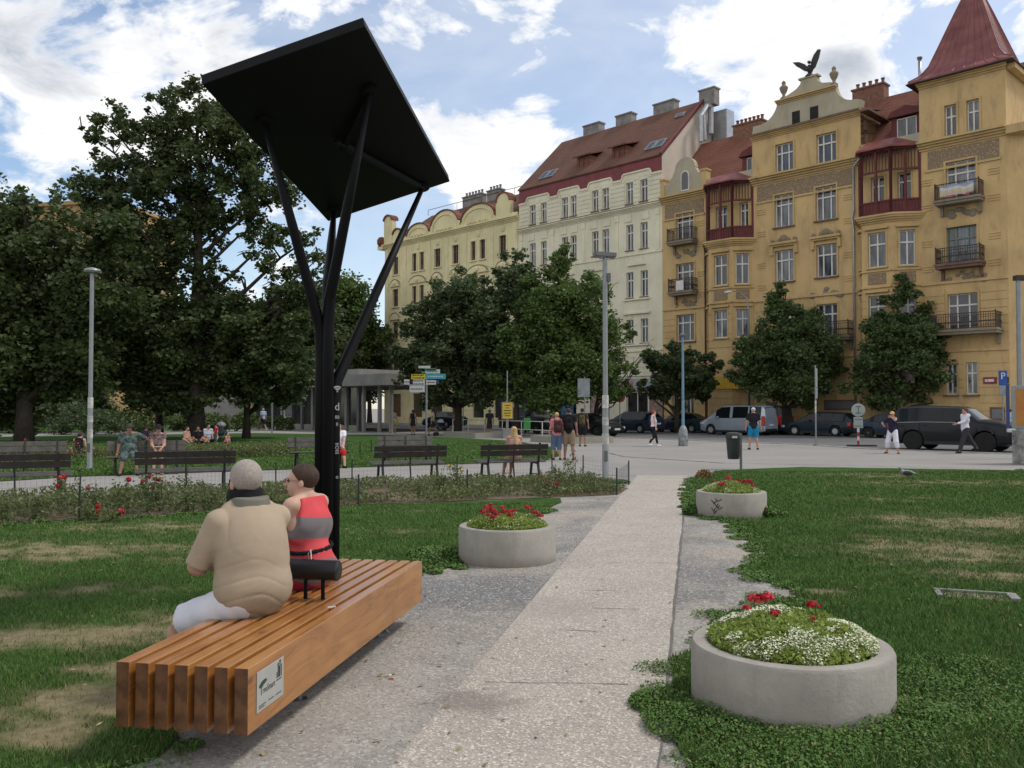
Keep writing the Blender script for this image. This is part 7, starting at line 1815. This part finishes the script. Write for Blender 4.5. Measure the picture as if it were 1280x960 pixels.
# ---------------------------------------------------------------- solar tree
st_o=empty('solar_tree',(-1.70,8.05,0),0,'black solar panel held up on a bundle of four leaning black tubes behind the bench','solar panel')
PQ=[Vector(v) for v in ((-2.45,6.83,4.305),(-1.13,6.64,4.685),(-.655,9.14,4.135),(-1.975,9.33,3.755))]
pn_=(PQ[1]-PQ[0]).cross(PQ[3]-PQ[0]).normalized()
if pn_.z<0: pn_=-pn_
so_=Vector((-1.70,8.05,0)); pc=sum(PQ,Vector())/4
mb=MB(); th=.09; vs=[tuple(p-so_) for p in PQ]+[tuple(p-so_+pn_*th) for p in PQ]; mb.add(vs,[(3,2,1,0),(4,5,6,7),(0,1,5,4),(1,2,6,5),(2,3,7,6),(3,0,4,7)]); pan=mb.build('panel',M_blk,st_o,bevel=.006)
mb=MB(); c4_=[pc-so_+(Vector(v)-(pc-so_))*.96+pn_*.004 for v in vs[4:]]; mb.add([tuple(v) for v in c4_]+[tuple(v+pn_*.003) for v in c4_],[(3,2,1,0),(4,5,6,7),(0,1,5,4),(1,2,6,5),(2,3,7,6),(3,0,4,7)]); mb.build('solar_cells',pm('solar_cells',(.01,.012,.03),.15),pan)
def on_panel(x,y):
    r=ray(x,y); o0=Vector((0,0,EYE)); k=(PQ[0]-o0).dot(pn_)/r.dot(pn_); return o0+r*k
tips=[on_panel(330,150),on_panel(462,112),on_panel(528,232),on_panel(417,262)]
brc=[]
for i,(tp,(bx_,by_),sp) in enumerate(zip(tips,((-.058,-.02),(.015,-.058),(.058,.02),(-.015,.058)),(2.45,2.7,1.95,2.9))):
    b0=Vector((bx_,by_,0)); b1=Vector((bx_,by_,sp-.25)); tpl=tp-so_-pn_*.02
    b2=b0.lerp(tpl,.0)+Vector((0,0,sp)); d=(tpl-b2)
    pts=[b0,b1,b2+d*.02,b2+d*.06,b2+d*.5,tpl]; mb=MB(); mb.tube(pts,[.054,.054,.054,.052,.044,.024],20); br=mb.build('tube',M_blk,st_o,'all')
    mb=MB(); q=tpl+pn_*.0; M=Matrix.Translation(q)@pn_.to_track_quat('Z','Y').to_matrix().to_4x4(); mb.M=M; mb.lathe([(.07,-.02),(.07,.018)],18); mb.build('flange',M_blk,br,True)
mb=MB(); mid=pc-so_-pn_*.03
for tp in tips[1:3]: mb.bar(tuple(tp-so_-pn_*.03),tuple(mid.lerp(tp-so_,-.1)-pn_*.03),.05,.04)
build_split(mb,'cross_rib',M_blk,st_o)
mb=MB(); mb.lathe([(.19,0),(.19,.012)],24); mb.build('base_plate',M_blk,st_o)
# white pictograms on the right side of the tube
M_wm=pm('white_decal',(.34,.34,.34),.6)
def decal(fn,z): 
    mb=MB(M=Matrix.Translation((.095,-.045,z))@Matrix.Rotation(R(38),4,'Z')); fn(mb); return mb
def wifi(mb):
    for r_ in (.018,.033,.048):
        pts=[(r_*math.sin(R(a)),-.004,r_*math.cos(R(a))) for a in range(-45,46,15)]; mb.tube(pts,.006,5)
    mb.ball((0,-.004,0),.009,8)
mk=decal(wifi,1.90); mk.build('wifi_mark',M_wm,st_o)
text_part('lettering','d',.10,M_wm,st_o,(.098,-.052,1.76),(math.pi/2,0,R(38)),.003)
text_part('lettering','IIII',.045,M_wm,st_o,(.098,-.052,1.665),(math.pi/2,0,R(38)),.003); text_part('lettering','II',.045,M_wm,st_o,(.098,-.052,1.60),(math.pi/2,0,R(38)),.003)
text_part('lettering','IIIOII',.05,M_wm,st_o,(.100,-.050,1.38),(math.pi/2,-math.pi/2,R(38)),.003)
text_part('lettering','o',.05,M_wm,st_o,(.100,-.050,1.12),(math.pi/2,0,R(38)),.003)
# ---------------------------------------------------------------- the two people on the wooden bench
def creases(X,Y,Z):
    rid=lambda t:(1-np.abs(np.sin(t)))**5
    a=rid(Z*30+2.6*np.sin(X*4+1)+1.6*np.sin(Y*6)+.8*np.sin(X*17))*np.clip((1.02-Z)*3,0,1)*(.4+.6*np.sin(X*7+Y*5)**2)
    b=rid((X*.8+Z*1.1-Y*.5)*13+1.5*np.sin(Z*9+Y*7))*np.clip((Z-.82)*4,0,1)*(.3+.7*np.sin(X*9-Y*4+Z*3)**2)
    c=rid((X*1.1-Z*.9+Y*.6)*24+2*np.sin(Z*14))*(.5+.5*np.sin(X*13+Z*5))
    return .0060*a+.0055*b+.0015*c-.001
def folds(amp,f=14,ax=(0.6,.3,1)):
    def d(X,Y,Z):
        u=X*ax[0]+Y*ax[1]+Z*ax[2]
        w=np.sin(u*f+2.1*np.sin(X*9+Z*5)+1.3*np.sin(Y*13-Z*7)); m=.5+.5*np.sin(X*6.1+Y*4.3+Z*3.7+1.2*np.sin(Z*8))
        return -amp*m*np.maximum(w,-.2)-amp*.35*np.sin((X*.9-Z*.7+Y)*f*2.3+np.sin(X*21))
    return d
M_tan=cloth('tan_cotton',(.35,.275,.195),(.42,.335,.245)); M_whitep=cloth('white_cotton',(.62,.62,.68),(.72,.72,.77)); M_blks=cloth('black_scarf',(.014,.014,.016)); M_collar=cloth('grey_green_collar',(.17,.165,.13)); M_shoe=cloth('brown_shoe',(.06,.04,.03)); M_blkc=cloth('black_cloth',(.012,.012,.015))
mz=math.atan2(.86,.51)
ml=BP(1.06,.50,0)
man=person(ml,mz,1.78,'heavy grey haired man in a tan shirt and white shorts on the wooden bench',top=dict(mat=M_tan,sleeve=.98,low=-.16,neck=.035,puff=.022,disp=creases),bot=dict(mat=M_whitep,len=1.0,wide=.014,puff=-.012,disp=folds(.005,20)),
  shoes=M_shoe,hair=dict(kind='short',mat=M_hg,disp=lambda X,Y,Z:.0008*np.sin(X*160)*np.sin(Y*140)*np.sin(Z*60)),skinm=M_skin,sit=BT,feet=((-.20,.60,0,-.35),(.16,.60,0,.2)),hands=[(-.02,.40,.76,-1,-.25,-.7),(.10,.40,.76,1,-.25,-.7)],lean=.20,head=(.10,1,-.12),g=1.27,belly=1.15,res=.009,twist=-.28,shoulder=1.04,headsize=1.15,drop=.055,cap=.5,
  extra=[((0,-.01,.20),(.208,.170,.36)),((0,-.0,.06),(.215,.185,.17)),((0,-.02,.34),(.192,.130,.20))])
I=man; s=I['s']; T=I['T']
nk=I['neck']; up_=np.array([0,0,1.]); f_=nrm(T(0,1,0)-T(0,0,0)); f_[2]=0
sdf_obj('collar',[('c',nk-up_*.05-f_*.02,nk+up_*.065-f_*.030,.140,.116,{'flat':1})],.009,M_collar,I['o'],[(nk+up_*.045,nrm(up_+f_*.35))],.02,folds(.003,30))
sdf_obj('neck_scarf',[('c',nk-up_*.01+f_*.028,nk+up_*.105+f_*.03,.120,.100,{'flat':1}),('c',nk-up_*.05+f_*.07,nk+up_*.04+f_*.06,.10,.09)],.009,M_blks,I['o'],(),.02,folds(.006,34))
# woman
def stripe_mat():
    m,t=newmat('striped_jersey'); v=t.obj(); s_=t.node('ShaderNodeSeparateXYZ'); t.l.new(v,s_.inputs[0])
    z=t.math('ADD',s_.outputs[2],t.math('MULTIPLY',s_.outputs[0],.10)); z=t.math('ADD',z,t.math('MULTIPLY',t.math('SUBTRACT',t.noise(v,5,2,.5),.5),.02))
    cr=t.node('ShaderNodeValToRGB'); cr.color_ramp.interpolation='CONSTANT'; t.l.new(t.mr(z,.45,1.25),cr.inputs[0])
    co=(.60,.075,.085); gy=(.155,.15,.155); e=cr.color_ramp.elements; e[0].color=(*co,1); e[1].position=(.53-.45)/.8; e[1].color=(*gy,1)
    for zz,c in ((.705,co),(.84,gy),(.985,co)): q=e.new((zz-.45)/.8); q.color=(*c,1)
    a=t.mix(t.mr(t.noise(v,10,5,.7),.4,.7,0,.25),cr.outputs[0],(.35,.12,.12))
    principled(t,a,.9,0,.15,t.noise(v,80,4,.6),.2,.01); return m
wl=BP(1.87,.47,0); wz=math.atan2(.93,.36)
wom=person(wl,wz,1.66,'short haired woman in glasses and a coral and grey striped tank top on the bench',top=dict(mat=stripe_mat(),sleeve=0,low=-.15,neck=-.005,puff=.02,disp=folds(.009,22)),bot=dict(mat=cloth('red_shorts',(.30,.03,.05)),len=.9,wide=.004,puff=-.025),
  shoes=M_blkc,hair=dict(kind='short',mat=M_hb,disp=lambda X,Y,Z:.0015*np.sin(X*150)*np.sin(Y*130)*np.sin(Z*50)),skinm=M_skinp,sit=BT,feet=((-.16,.55,0),(.12,.58,0)),hands=[(-.13,.40,.74,-1.0,-.4,-.5),(.08,.42,.76,1.0,-.4,-.5)],lean=.14,head=(-.62,1,.06),g=1.25,belly=1.1,res=.009,twist=-.10,female=True,headsize=1.08)
I=wom; Hh=I['Hh']
mb=MB()
for q in (-1,1):
    pts=[tuple(Hh(q*.034+.021*math.cos(R(a)),.104,.004+.016*math.sin(R(a)))) for a in range(0,361,30)]; mb.tube(pts,.0018,5,0,False); mb.tube([tuple(Hh(q*.055,.102,.008)),tuple(Hh(q*.078,.04,.01)),tuple(Hh(q*.080,-.01,.005))],.0016,5)
mb.tube([tuple(Hh(-.013,.105,.006)),tuple(Hh(.013,.105,.006))],.0018,5); mb.build('glasses',pm('brown_metal_frame',(.12,.05,.03),.35),I['o'],'all')
# black waist belt pouch
T=I['T']; P_=[]
for k in range(25):
    a=2*math.pi*k/24; b_=2*math.pi*(k+1)/24
    f=lambda a:T(.173*math.cos(a),.151*math.sin(a)+.012,.175+.02*math.sin(a)+.018*math.cos(a))
    P_.append(('c',f(a),f(b_),.013,.013))
P_.append(('e',T(-.08,.16,.15),(.10,.06,.07)))
sdf_obj('waist_pouch',P_,.009,M_blkc,I['o'],(),.012)
# ---------------------------------------------------------------- everybody else
def W2(x,y,z=0): return G(x,y,z)
def face_dir(dx,dy): return math.atan2(-dx,dy)
C_=lambda n,c,c2=None:cloth(n,c,c2)
M_bk=C_('faded_black_cotton',(.018,.018,.022)); M_bl=C_('bright_blue_cotton',(.02,.22,.42)); M_bei=C_('beige_cotton',(.27,.20,.14)); M_pk=C_('pink_cotton',(.55,.20,.22)); M_den=C_('denim',(.10,.15,.24)); M_wh=C_('white_shirt_cotton',(.66,.66,.74)); M_gr=C_('dark_grey_cotton',(.045,.042,.045)); M_nav=C_('navy_cotton',(.025,.025,.05)); M_ltb=C_('light_blue_cotton',(.33,.42,.55)); M_yw=C_('mustard_cotton',(.55,.36,.03)); M_fl1=cloth('green_floral_cotton',(.008,.025,.028),(.15,.20,.18),.2); M_fl2=cloth('dark_floral_cotton',(.02,.015,.02),(.26,.18,.17),.2); M_fl3=cloth('red_floral_cotton',(.45,.10,.10),(.55,.40,.38),.2); M_red=C_('red_cotton',(.45,.03,.03)); M_org=C_('orange_cap_cotton',(.62,.33,.16)); M_wcap=C_('pale_cap_cotton',(.50,.50,.52))
for m_,sc in ((M_fl1,14),(M_fl2,16),(M_fl3,22)):
    for nd in m_.node_tree.nodes:
        if nd.type=='TEX_NOISE' and nd.inputs['Scale'].default_value<30: nd.inputs['Scale'].default_value=sc
walk=lambda st,h=0:((-.08,st,h if st<0 else 0),(.08,-st,h if st>0 else 0))
def stand(x,y,dx,dy,H,label,**k): return person(W2(x,y),face_dir(dx,dy),H,label,**k)
stand(817,558,1,.15,1.70,'red haired woman in a white top and black leggings walking across the square',top=dict(mat=M_wh,sleeve=0,low=.02),bot=dict(mat=M_bk,len=1.85,wide=.002),shoes=M_wh,hair=dict(kind='bun',mat=M_hr),skinm=M_skinp,feet=((-.08,.22,0),(.08,-.25,.05)),female=True)
i_=stand(942,562,.15,1,1.82,'man in a black T-shirt, bright blue shorts and a pale cap seen from behind',top=dict(mat=M_bk,sleeve=.75,low=-.06),bot=dict(mat=M_bl,len=.85,wide=.03),shoes=M_bk,hair=dict(kind='short',mat=M_hg,hat=M_wcap),feet=((-.17,0,0),(.17,.0,0)),hands=[(-.33,.08,.78),(.33,.05,.80)],g=1.15)
stand(1116,567,-.6,-.6,1.66,'woman in an orange cap, dark blouse and white capri trousers, hand at her mouth',top=dict(mat=M_nav,sleeve=.8,low=-.12),bot=dict(mat=M_wh,len=1.6,wide=.03),shoes=C_('red_brown_shoe',(.25,.06,.03)),hair=dict(kind='short',mat=M_hbl,hat=M_org),feet=((-.24,.05,0),(.24,-.02,0)),hands=[(-.02,.16,1.40,-1,.1,-.6),(.25,.22,1.08,1,-.3,-.4)],female=True,g=1.1)
stand(1207,567,-1,-.1,1.82,'man in a white shirt and grey trousers striding left past the black off-road car',top=dict(mat=M_wh,sleeve=1.9,low=-.10),bot=dict(mat=M_gr,len=1.95,wide=.02),shoes=M_bk,hair=dict(kind='short',mat=M_hb),feet=((-.08,.30,0),(.08,-.52,.10)),hands=[(-.12,.42,1.15,-.5,-1,-.4),(.22,-.05,.85)],g=1.05)
p1=stand(696,575,-.15,1,1.66,'blonde woman in a pink top and knee length jeans walking away with a brown backpack',top=dict(mat=M_pk,sleeve=.6,low=-.04),bot=dict(mat=M_den,len=1.35,wide=.02),shoes=M_bk,hair=dict(kind='short',mat=M_hbl),feet=((-.11,.05,0),(.11,-.02,0)),female=True,g=1.15)
p2=stand(711,575,.1,1,1.82,'man in a black T-shirt and beige shorts walking away next to the blonde woman',top=dict(mat=M_bk,sleeve=.6,low=-.06),bot=dict(mat=M_bei,len=.95,wide=.03),shoes=C_('sandal_brown',(.10,.06,.04)),hair=dict(kind='bald',mat=M_hb),skinm=M_skint,feet=((-.14,.1,0),(.16,-.06,0)),g=1.1)
p3=stand(728,558,.2,1,1.80,'man in dark shorts walking away with a dark backpack ahead of the couple',top=dict(mat=M_gr,sleeve=.6,low=-.04),bot=dict(mat=M_bk,len=.9,wide=.03),shoes=M_bk,hair=dict(kind='short',mat=M_hd),skinm=M_skint,feet=((-.12,.08,0),(.13,-.06,0)))
def backpack(pi,mat,label,h=.46):
    T=pi['T']; o_=pi['o']; P_=[('c',T(-.07,-.19,.14),T(-.06,-.18,.14+h*.62),.075,.07),('c',T(.07,-.19,.14),T(.06,-.18,.14+h*.62),.075,.07),('e',T(0,-.26,.2),(.10,.05,.09))]
    b=sdf_obj('backpack',P_,.02,mat,None,(),.05); b.location=o_.location; b.rotation_euler=o_.rotation_euler; tag(b,label,'backpack')
    mb=MB()
    for q in (-1,1): mb.tube([tuple(T(q*.09,-.17,.45)),tuple(T(q*.105,-.05,.535)),tuple(T(q*.11,.09,.46)),tuple(T(q*.12,.11,.28)),tuple(T(q*.12,-.15,.16))],.014,6)
    st=mb.build('strap',mat,b,'all')
backpack(p1,cloth('brown_nylon',(.055,.03,.028)),'brown backpack worn by the blonde woman in pink'); backpack(p2,cloth('black_nylon',(.012,.012,.014)),'black backpack worn by the man in beige shorts'); backpack(p3,cloth('dark_olive_nylon',(.03,.028,.022),(.2,.15,.05)),'dark backpack with a yellowish stripe worn by the man ahead of the couple')
stand(492,541,.1,1,1.66,'woman in a grey top and mustard shorts standing by the pavilion',top=dict(mat=C_('pale_grey_top',(.30,.32,.36)),sleeve=0,low=.0),bot=dict(mat=M_yw,len=.6,wide=.02),shoes=M_bk,hair=dict(kind='short',mat=M_hd),skinm=M_skint,female=True)
stand(516,544,.3,.9,1.68,'person in a dark dress left of the signpost',top=dict(mat=M_bk,sleeve=0,skirt=.25),shoes=M_bk,hair=dict(kind='short',mat=M_hd),skinm=M_skint,female=True)
stand(541,544.5,-.9,.1,1.72,'person in a pale top and dark shorts pushing the stroller right of the signpost',top=dict(mat=C_('pale_beige_top',(.4,.36,.28)),sleeve=.6,low=0),bot=dict(mat=M_gr,len=.8,wide=.02),shoes=M_bk,hair=dict(kind='short',mat=M_hd),skinm=M_skint,feet=((-.08,.25,0),(.08,-.25,0)))
stand(329,538.5,-.7,.6,1.78,'man in a light blue shirt and dark shorts walking past the pavilion',top=dict(mat=M_ltb,sleeve=.7,low=-.08),bot=dict(mat=M_nav,len=.9,wide=.03),shoes=M_wh,hair=dict(kind='short',mat=M_hg),feet=((-.08,.3,0),(.08,-.3,.05)))
stand(1263,548,0,1,1.75,'person in a grey blue shirt half hidden behind the advertising case',top=dict(mat=M_ltb,sleeve=.7,low=-.05),bot=dict(mat=M_gr,len=1.9),shoes=M_bk,hair=dict(kind='short',mat=M_hd))
stand(612,546,-.2,.8,1.70,'dark clothed person left of the yellow advertising board',top=dict(mat=M_bk,sleeve=.7,low=-.05),bot=dict(mat=M_gr,len=.9),shoes=M_bk,hair=dict(kind='short',mat=M_hd),skinm=M_skint)
# seated on park benches
def seat_on(b,off,label,**k):
    M=Matrix.Rotation(b.rotation_euler.z,4,'Z'); p=Vector(b.location)+M@Vector((off,.16,0)); p.z=0
    return person(p,b.rotation_euler.z+k.pop('rz',0),k.pop('H',1.68),label,sit=.46,**k)
bN4=[o for o in bpy.data.objects if o.get('label')=='dark park bench with a blonde woman seen from behind'][0]
seat_on(bN4,.12,'long haired blonde woman in a red floral top on a park bench, seen from behind',top=dict(mat=M_fl3,sleeve=0,low=-.08,neck=-.09),bot=dict(mat=M_bei,len=.7),shoes=M_bk,hair=dict(kind='long',mat=M_hbl),skinm=M_skin,feet=((-.12,.5,0),(.08,.5,0)),hands=[(-.12,.3,.62),(.12,.3,.62)],female=True,lean=.1,g=.95)
seat_on(bn_two,.42,'person in a green floral shirt and dark hat with an arm along the park bench',top=dict(mat=M_fl1,sleeve=.9,low=-.08),bot=dict(mat=M_fl1,len=1.2,wide=.03),shoes=M_bk,hair=dict(kind='long',mat=M_hd,hat=C_('dark_felt',(.05,.05,.045)),brim=1),skinm=M_skint,feet=((-.22,.45,0),(.20,.48,0)),hands=[(-.55,-.02,.85),(.30,.10,.50)],g=1.3,belly=1.2)
seat_on(bn_two,-.28,'woman in a dark floral dress and black hat reading on the park bench',top=dict(mat=M_fl2,sleeve=.4,low=-.06),bot=dict(mat=M_bk,len=.8),shoes=M_skint,hair=dict(kind='long',mat=M_hd,hat=M_bk,brim=1),skinm=M_skin,feet=((-.10,.48,0),(.10,.5,0)),hands=[(-.08,.30,.68),(.08,.30,.68)],female=True,head=(0,1,-.25))
seat_on(bn_three,-.55,'person in a white top and red trousers on the bench behind the black post',top=dict(mat=M_wh,sleeve=.6,low=-.05),bot=dict(mat=M_red,len=1.3),shoes=M_bk,hair=dict(kind='short',mat=M_hbl),skinm=M_skinp,feet=((-.1,.5,0),(.1,.5,0)),hands=[(-.1,.3,.6),(.1,.3,.6)])
# people on the grass
def ground_sit(x,y,dx,dy,H,label,**k):
    return person(W2(x,y),face_dir(dx,dy),H,label,sit=.06,feet=((-.18,.45,0,-.8),(.18,.45,0,.8)),hands=[(-.12,.32,.30),(.12,.32,.30)],lean=.15,**k)
GPn='people sitting on the grass by the tallest tree'
ground_sit(232,556,.8,-.3,1.62,'woman in a pale top sitting on the grass left of the tallest trunk',top=dict(mat=C_('peach_top',(.45,.28,.22)),sleeve=0,low=0),bot=dict(mat=M_fl3,len=.7),shoes=M_bk,hair=dict(kind='bun',mat=M_hb),group=GPn,female=True)
ground_sit(247,557,.3,-.6,1.70,'person in dark clothes sitting on the grass in front of the tallest trunk',top=dict(mat=M_bk,sleeve=.7,low=0),bot=dict(mat=M_bk,len=1.9),shoes=M_bk,hair=dict(kind='short',mat=M_hd),skinm=M_skint,group=GPn)
ground_sit(259,554,.6,-.5,1.80,'man in a white checked shirt sitting on the grass right of the tallest trunk',top=dict(mat=C_('pale_checked_shirt',(.42,.47,.56)),sleeve=.8,low=0),bot=dict(mat=M_gr,len=.9),shoes=M_bk,hair=dict(kind='short',mat=M_hd),skinm=M_skin,group=GPn)
person(W2(270,556),face_dir(-.5,-.6),.98,'small child in a red vest standing before the stroller',top=dict(mat=M_red,sleeve=.5,low=-.02),bot=dict(mat=C_('teal_cotton',(.04,.10,.11)),len=1.5),shoes=M_bk,hair=dict(kind='short',mat=M_hb),res=.018)
person(W2(282,557),face_dir(.7,-.4),.95,'small child in pink trousers crouching on the grass right of the stroller',sit=.12,top=dict(mat=C_('peach_child_top',(.45,.27,.2)),sleeve=.5,low=-.02),bot=dict(mat=C_('hot_pink_cotton',(.5,.07,.13)),len=1.5),shoes=M_bk,hair=dict(kind='short',mat=M_hbl),feet=((-.08,.16,0),(.08,.16,0)),hands=[(-.08,.22,.12),(.08,.22,.12)],lean=.5,res=.018)
ground_sit(180,556,.3,.8,1.66,'person in dark purple sitting on the grass behind the two people in hats',top=dict(mat=C_('dark_purple_top',(.05,.03,.05)),sleeve=.8,low=0),bot=dict(mat=M_bk,len=1.9),shoes=M_bk,hair=dict(kind='short',mat=M_hd),skinm=M_skint)
ground_sit(98,572,.1,1,1.68,'person in a black sleeveless top sitting on the grass left of the grey lamp post',top=dict(mat=M_bk,sleeve=0,low=0),bot=dict(mat=M_gr,len=1.5),shoes=M_bk,hair=dict(kind='bun',mat=M_hb),skinm=M_skinp)
# strollers
def stroller(x,y,rz,label,m_):
    o=empty('stroller',W2(x,y),rz,label,'stroller')
    mb=MB(); 
    for q in (-1,1): mb.tube([(q*.26,-.35,.12),(q*.24,.1,.55),(q*.24,.45,1.02)],.014,6); mb.tube([(q*.26,.35,.14),(q*.24,-.1,.6)],.014,6)
    mb.tube([(-.24,.45,1.02),(.24,.45,1.02)],.016,6); mb.build('frame',M_post_,o)
    sdf_obj('seat',[('c',(0,-.2,.5),(0,.12,.5),.16,.16),('c',(0,.12,.5),(0,.22,.8),.15,.14)],.025,m_,o,(),.04); sdf_obj('hood',[('e',(0,.05,.86),(.22,.26,.2))],.025,cloth('grey_hood',(.25,.26,.28)),o,[((0,0,.82),(0,0,-1)),((0,-.12,.9),(0,-1,.4))])
    for q in (-1,1):
        for y in (-.36,.36): mb=MB(M=Matrix.Translation((q*.28,y,.12))@Matrix.Rotation(math.pi/2,4,'Y')); mb.lathe([(.07,-.015),(.12,-.02),(.12,.02),(.07,.015)],16); mb.build('wheel',M_tyre,o,True)
stroller(277,553,R(160),'grey hooded stroller standing on the grass among the picnic group',cloth('dark_teal_fabric',(.03,.05,.055))); stroller(552,545,R(80),'dark stroller pushed past the signpost',M_bk)
# phone / book in hands
mb=MB(); mb.box(-.09,.09,-.06,.06,-.004,.004); bk=mb.build('book',M_wf); M=Matrix.Rotation(bn_two.rotation_euler.z,4,'Z'); bk.location=Vector(bn_two.location)+M@Vector((-.28,.50,.72)); bk.rotation_euler=(.4,0,bn_two.rotation_euler.z); tag(bk,'white open book held by the woman in the black hat','book')
# pigeons
M_pig=pm('pigeon_plumage',(.13,.13,.145),.7,.4,20,c2=(.36,.35,.34)); M_pigb=pm('pigeon_dark',(.03,.035,.04),.6,.3,20)
def pigeon(loc,rz,label,sc=1.0,group=None,cat='pigeon',feed=False):
    P_=[('e',(0,0,.12),(.055,.11,.055)),('c',(0,-.07,.12),(0,-.19,.105),.035,.012),('c',(0,.07,.14),(0,.10,.20 if not feed else .09),.030,.022),('e',(0,.115 if not feed else .14,.215 if not feed else .075),(.022,.028,.022)),('c',(0,.13,.212 if not feed else .07),(0,.16,.205 if not feed else .05),.006,.003,{'k':.005})]
    P_=[(p[0],*[tuple(np.asarray(q)*sc) if isinstance(q,tuple) else (q*sc if isinstance(q,(int,float)) else q) for q in p[1:]]) for p in P_]
    o=sdf_obj('pigeon',P_,.012*sc,M_pig,None,(),.03*sc); o.location=loc; o.rotation_euler=(0,0,rz); tag(o,label,cat,group)
    mb=MB(); 
    for q in (-1,1): mb.tube([(q*.02*sc,0,.08*sc),(q*.02*sc,.01*sc,.005*sc)],.004*sc,5); mb.tube([(q*.02*sc,.0,.005*sc),(q*.02*sc,.04*sc,.003*sc)],.003*sc,4)
    mb.build('leg',pm('pigeon_leg',(.3,.08,.06),.6),o)
    mb=MB()
    for q in (-1,1): mb.ball((q*.045*sc,-.02*sc,.125*sc),.07*sc,10,sq=(.3,1.25,.55))
    mb.build('wings',M_pigb,o,'all')
pigeon(G(1133,599),R(70),'grey pigeon standing on the right lawn near the square',1.3)
pigeon(G(508,553),R(30),'dark pigeon on the far lawn behind the empty bench right of the post',1.2); pigeon(G(499,554),R(-60),'pigeon on the far lawn left of the other one',1.2,cat='pigeon')
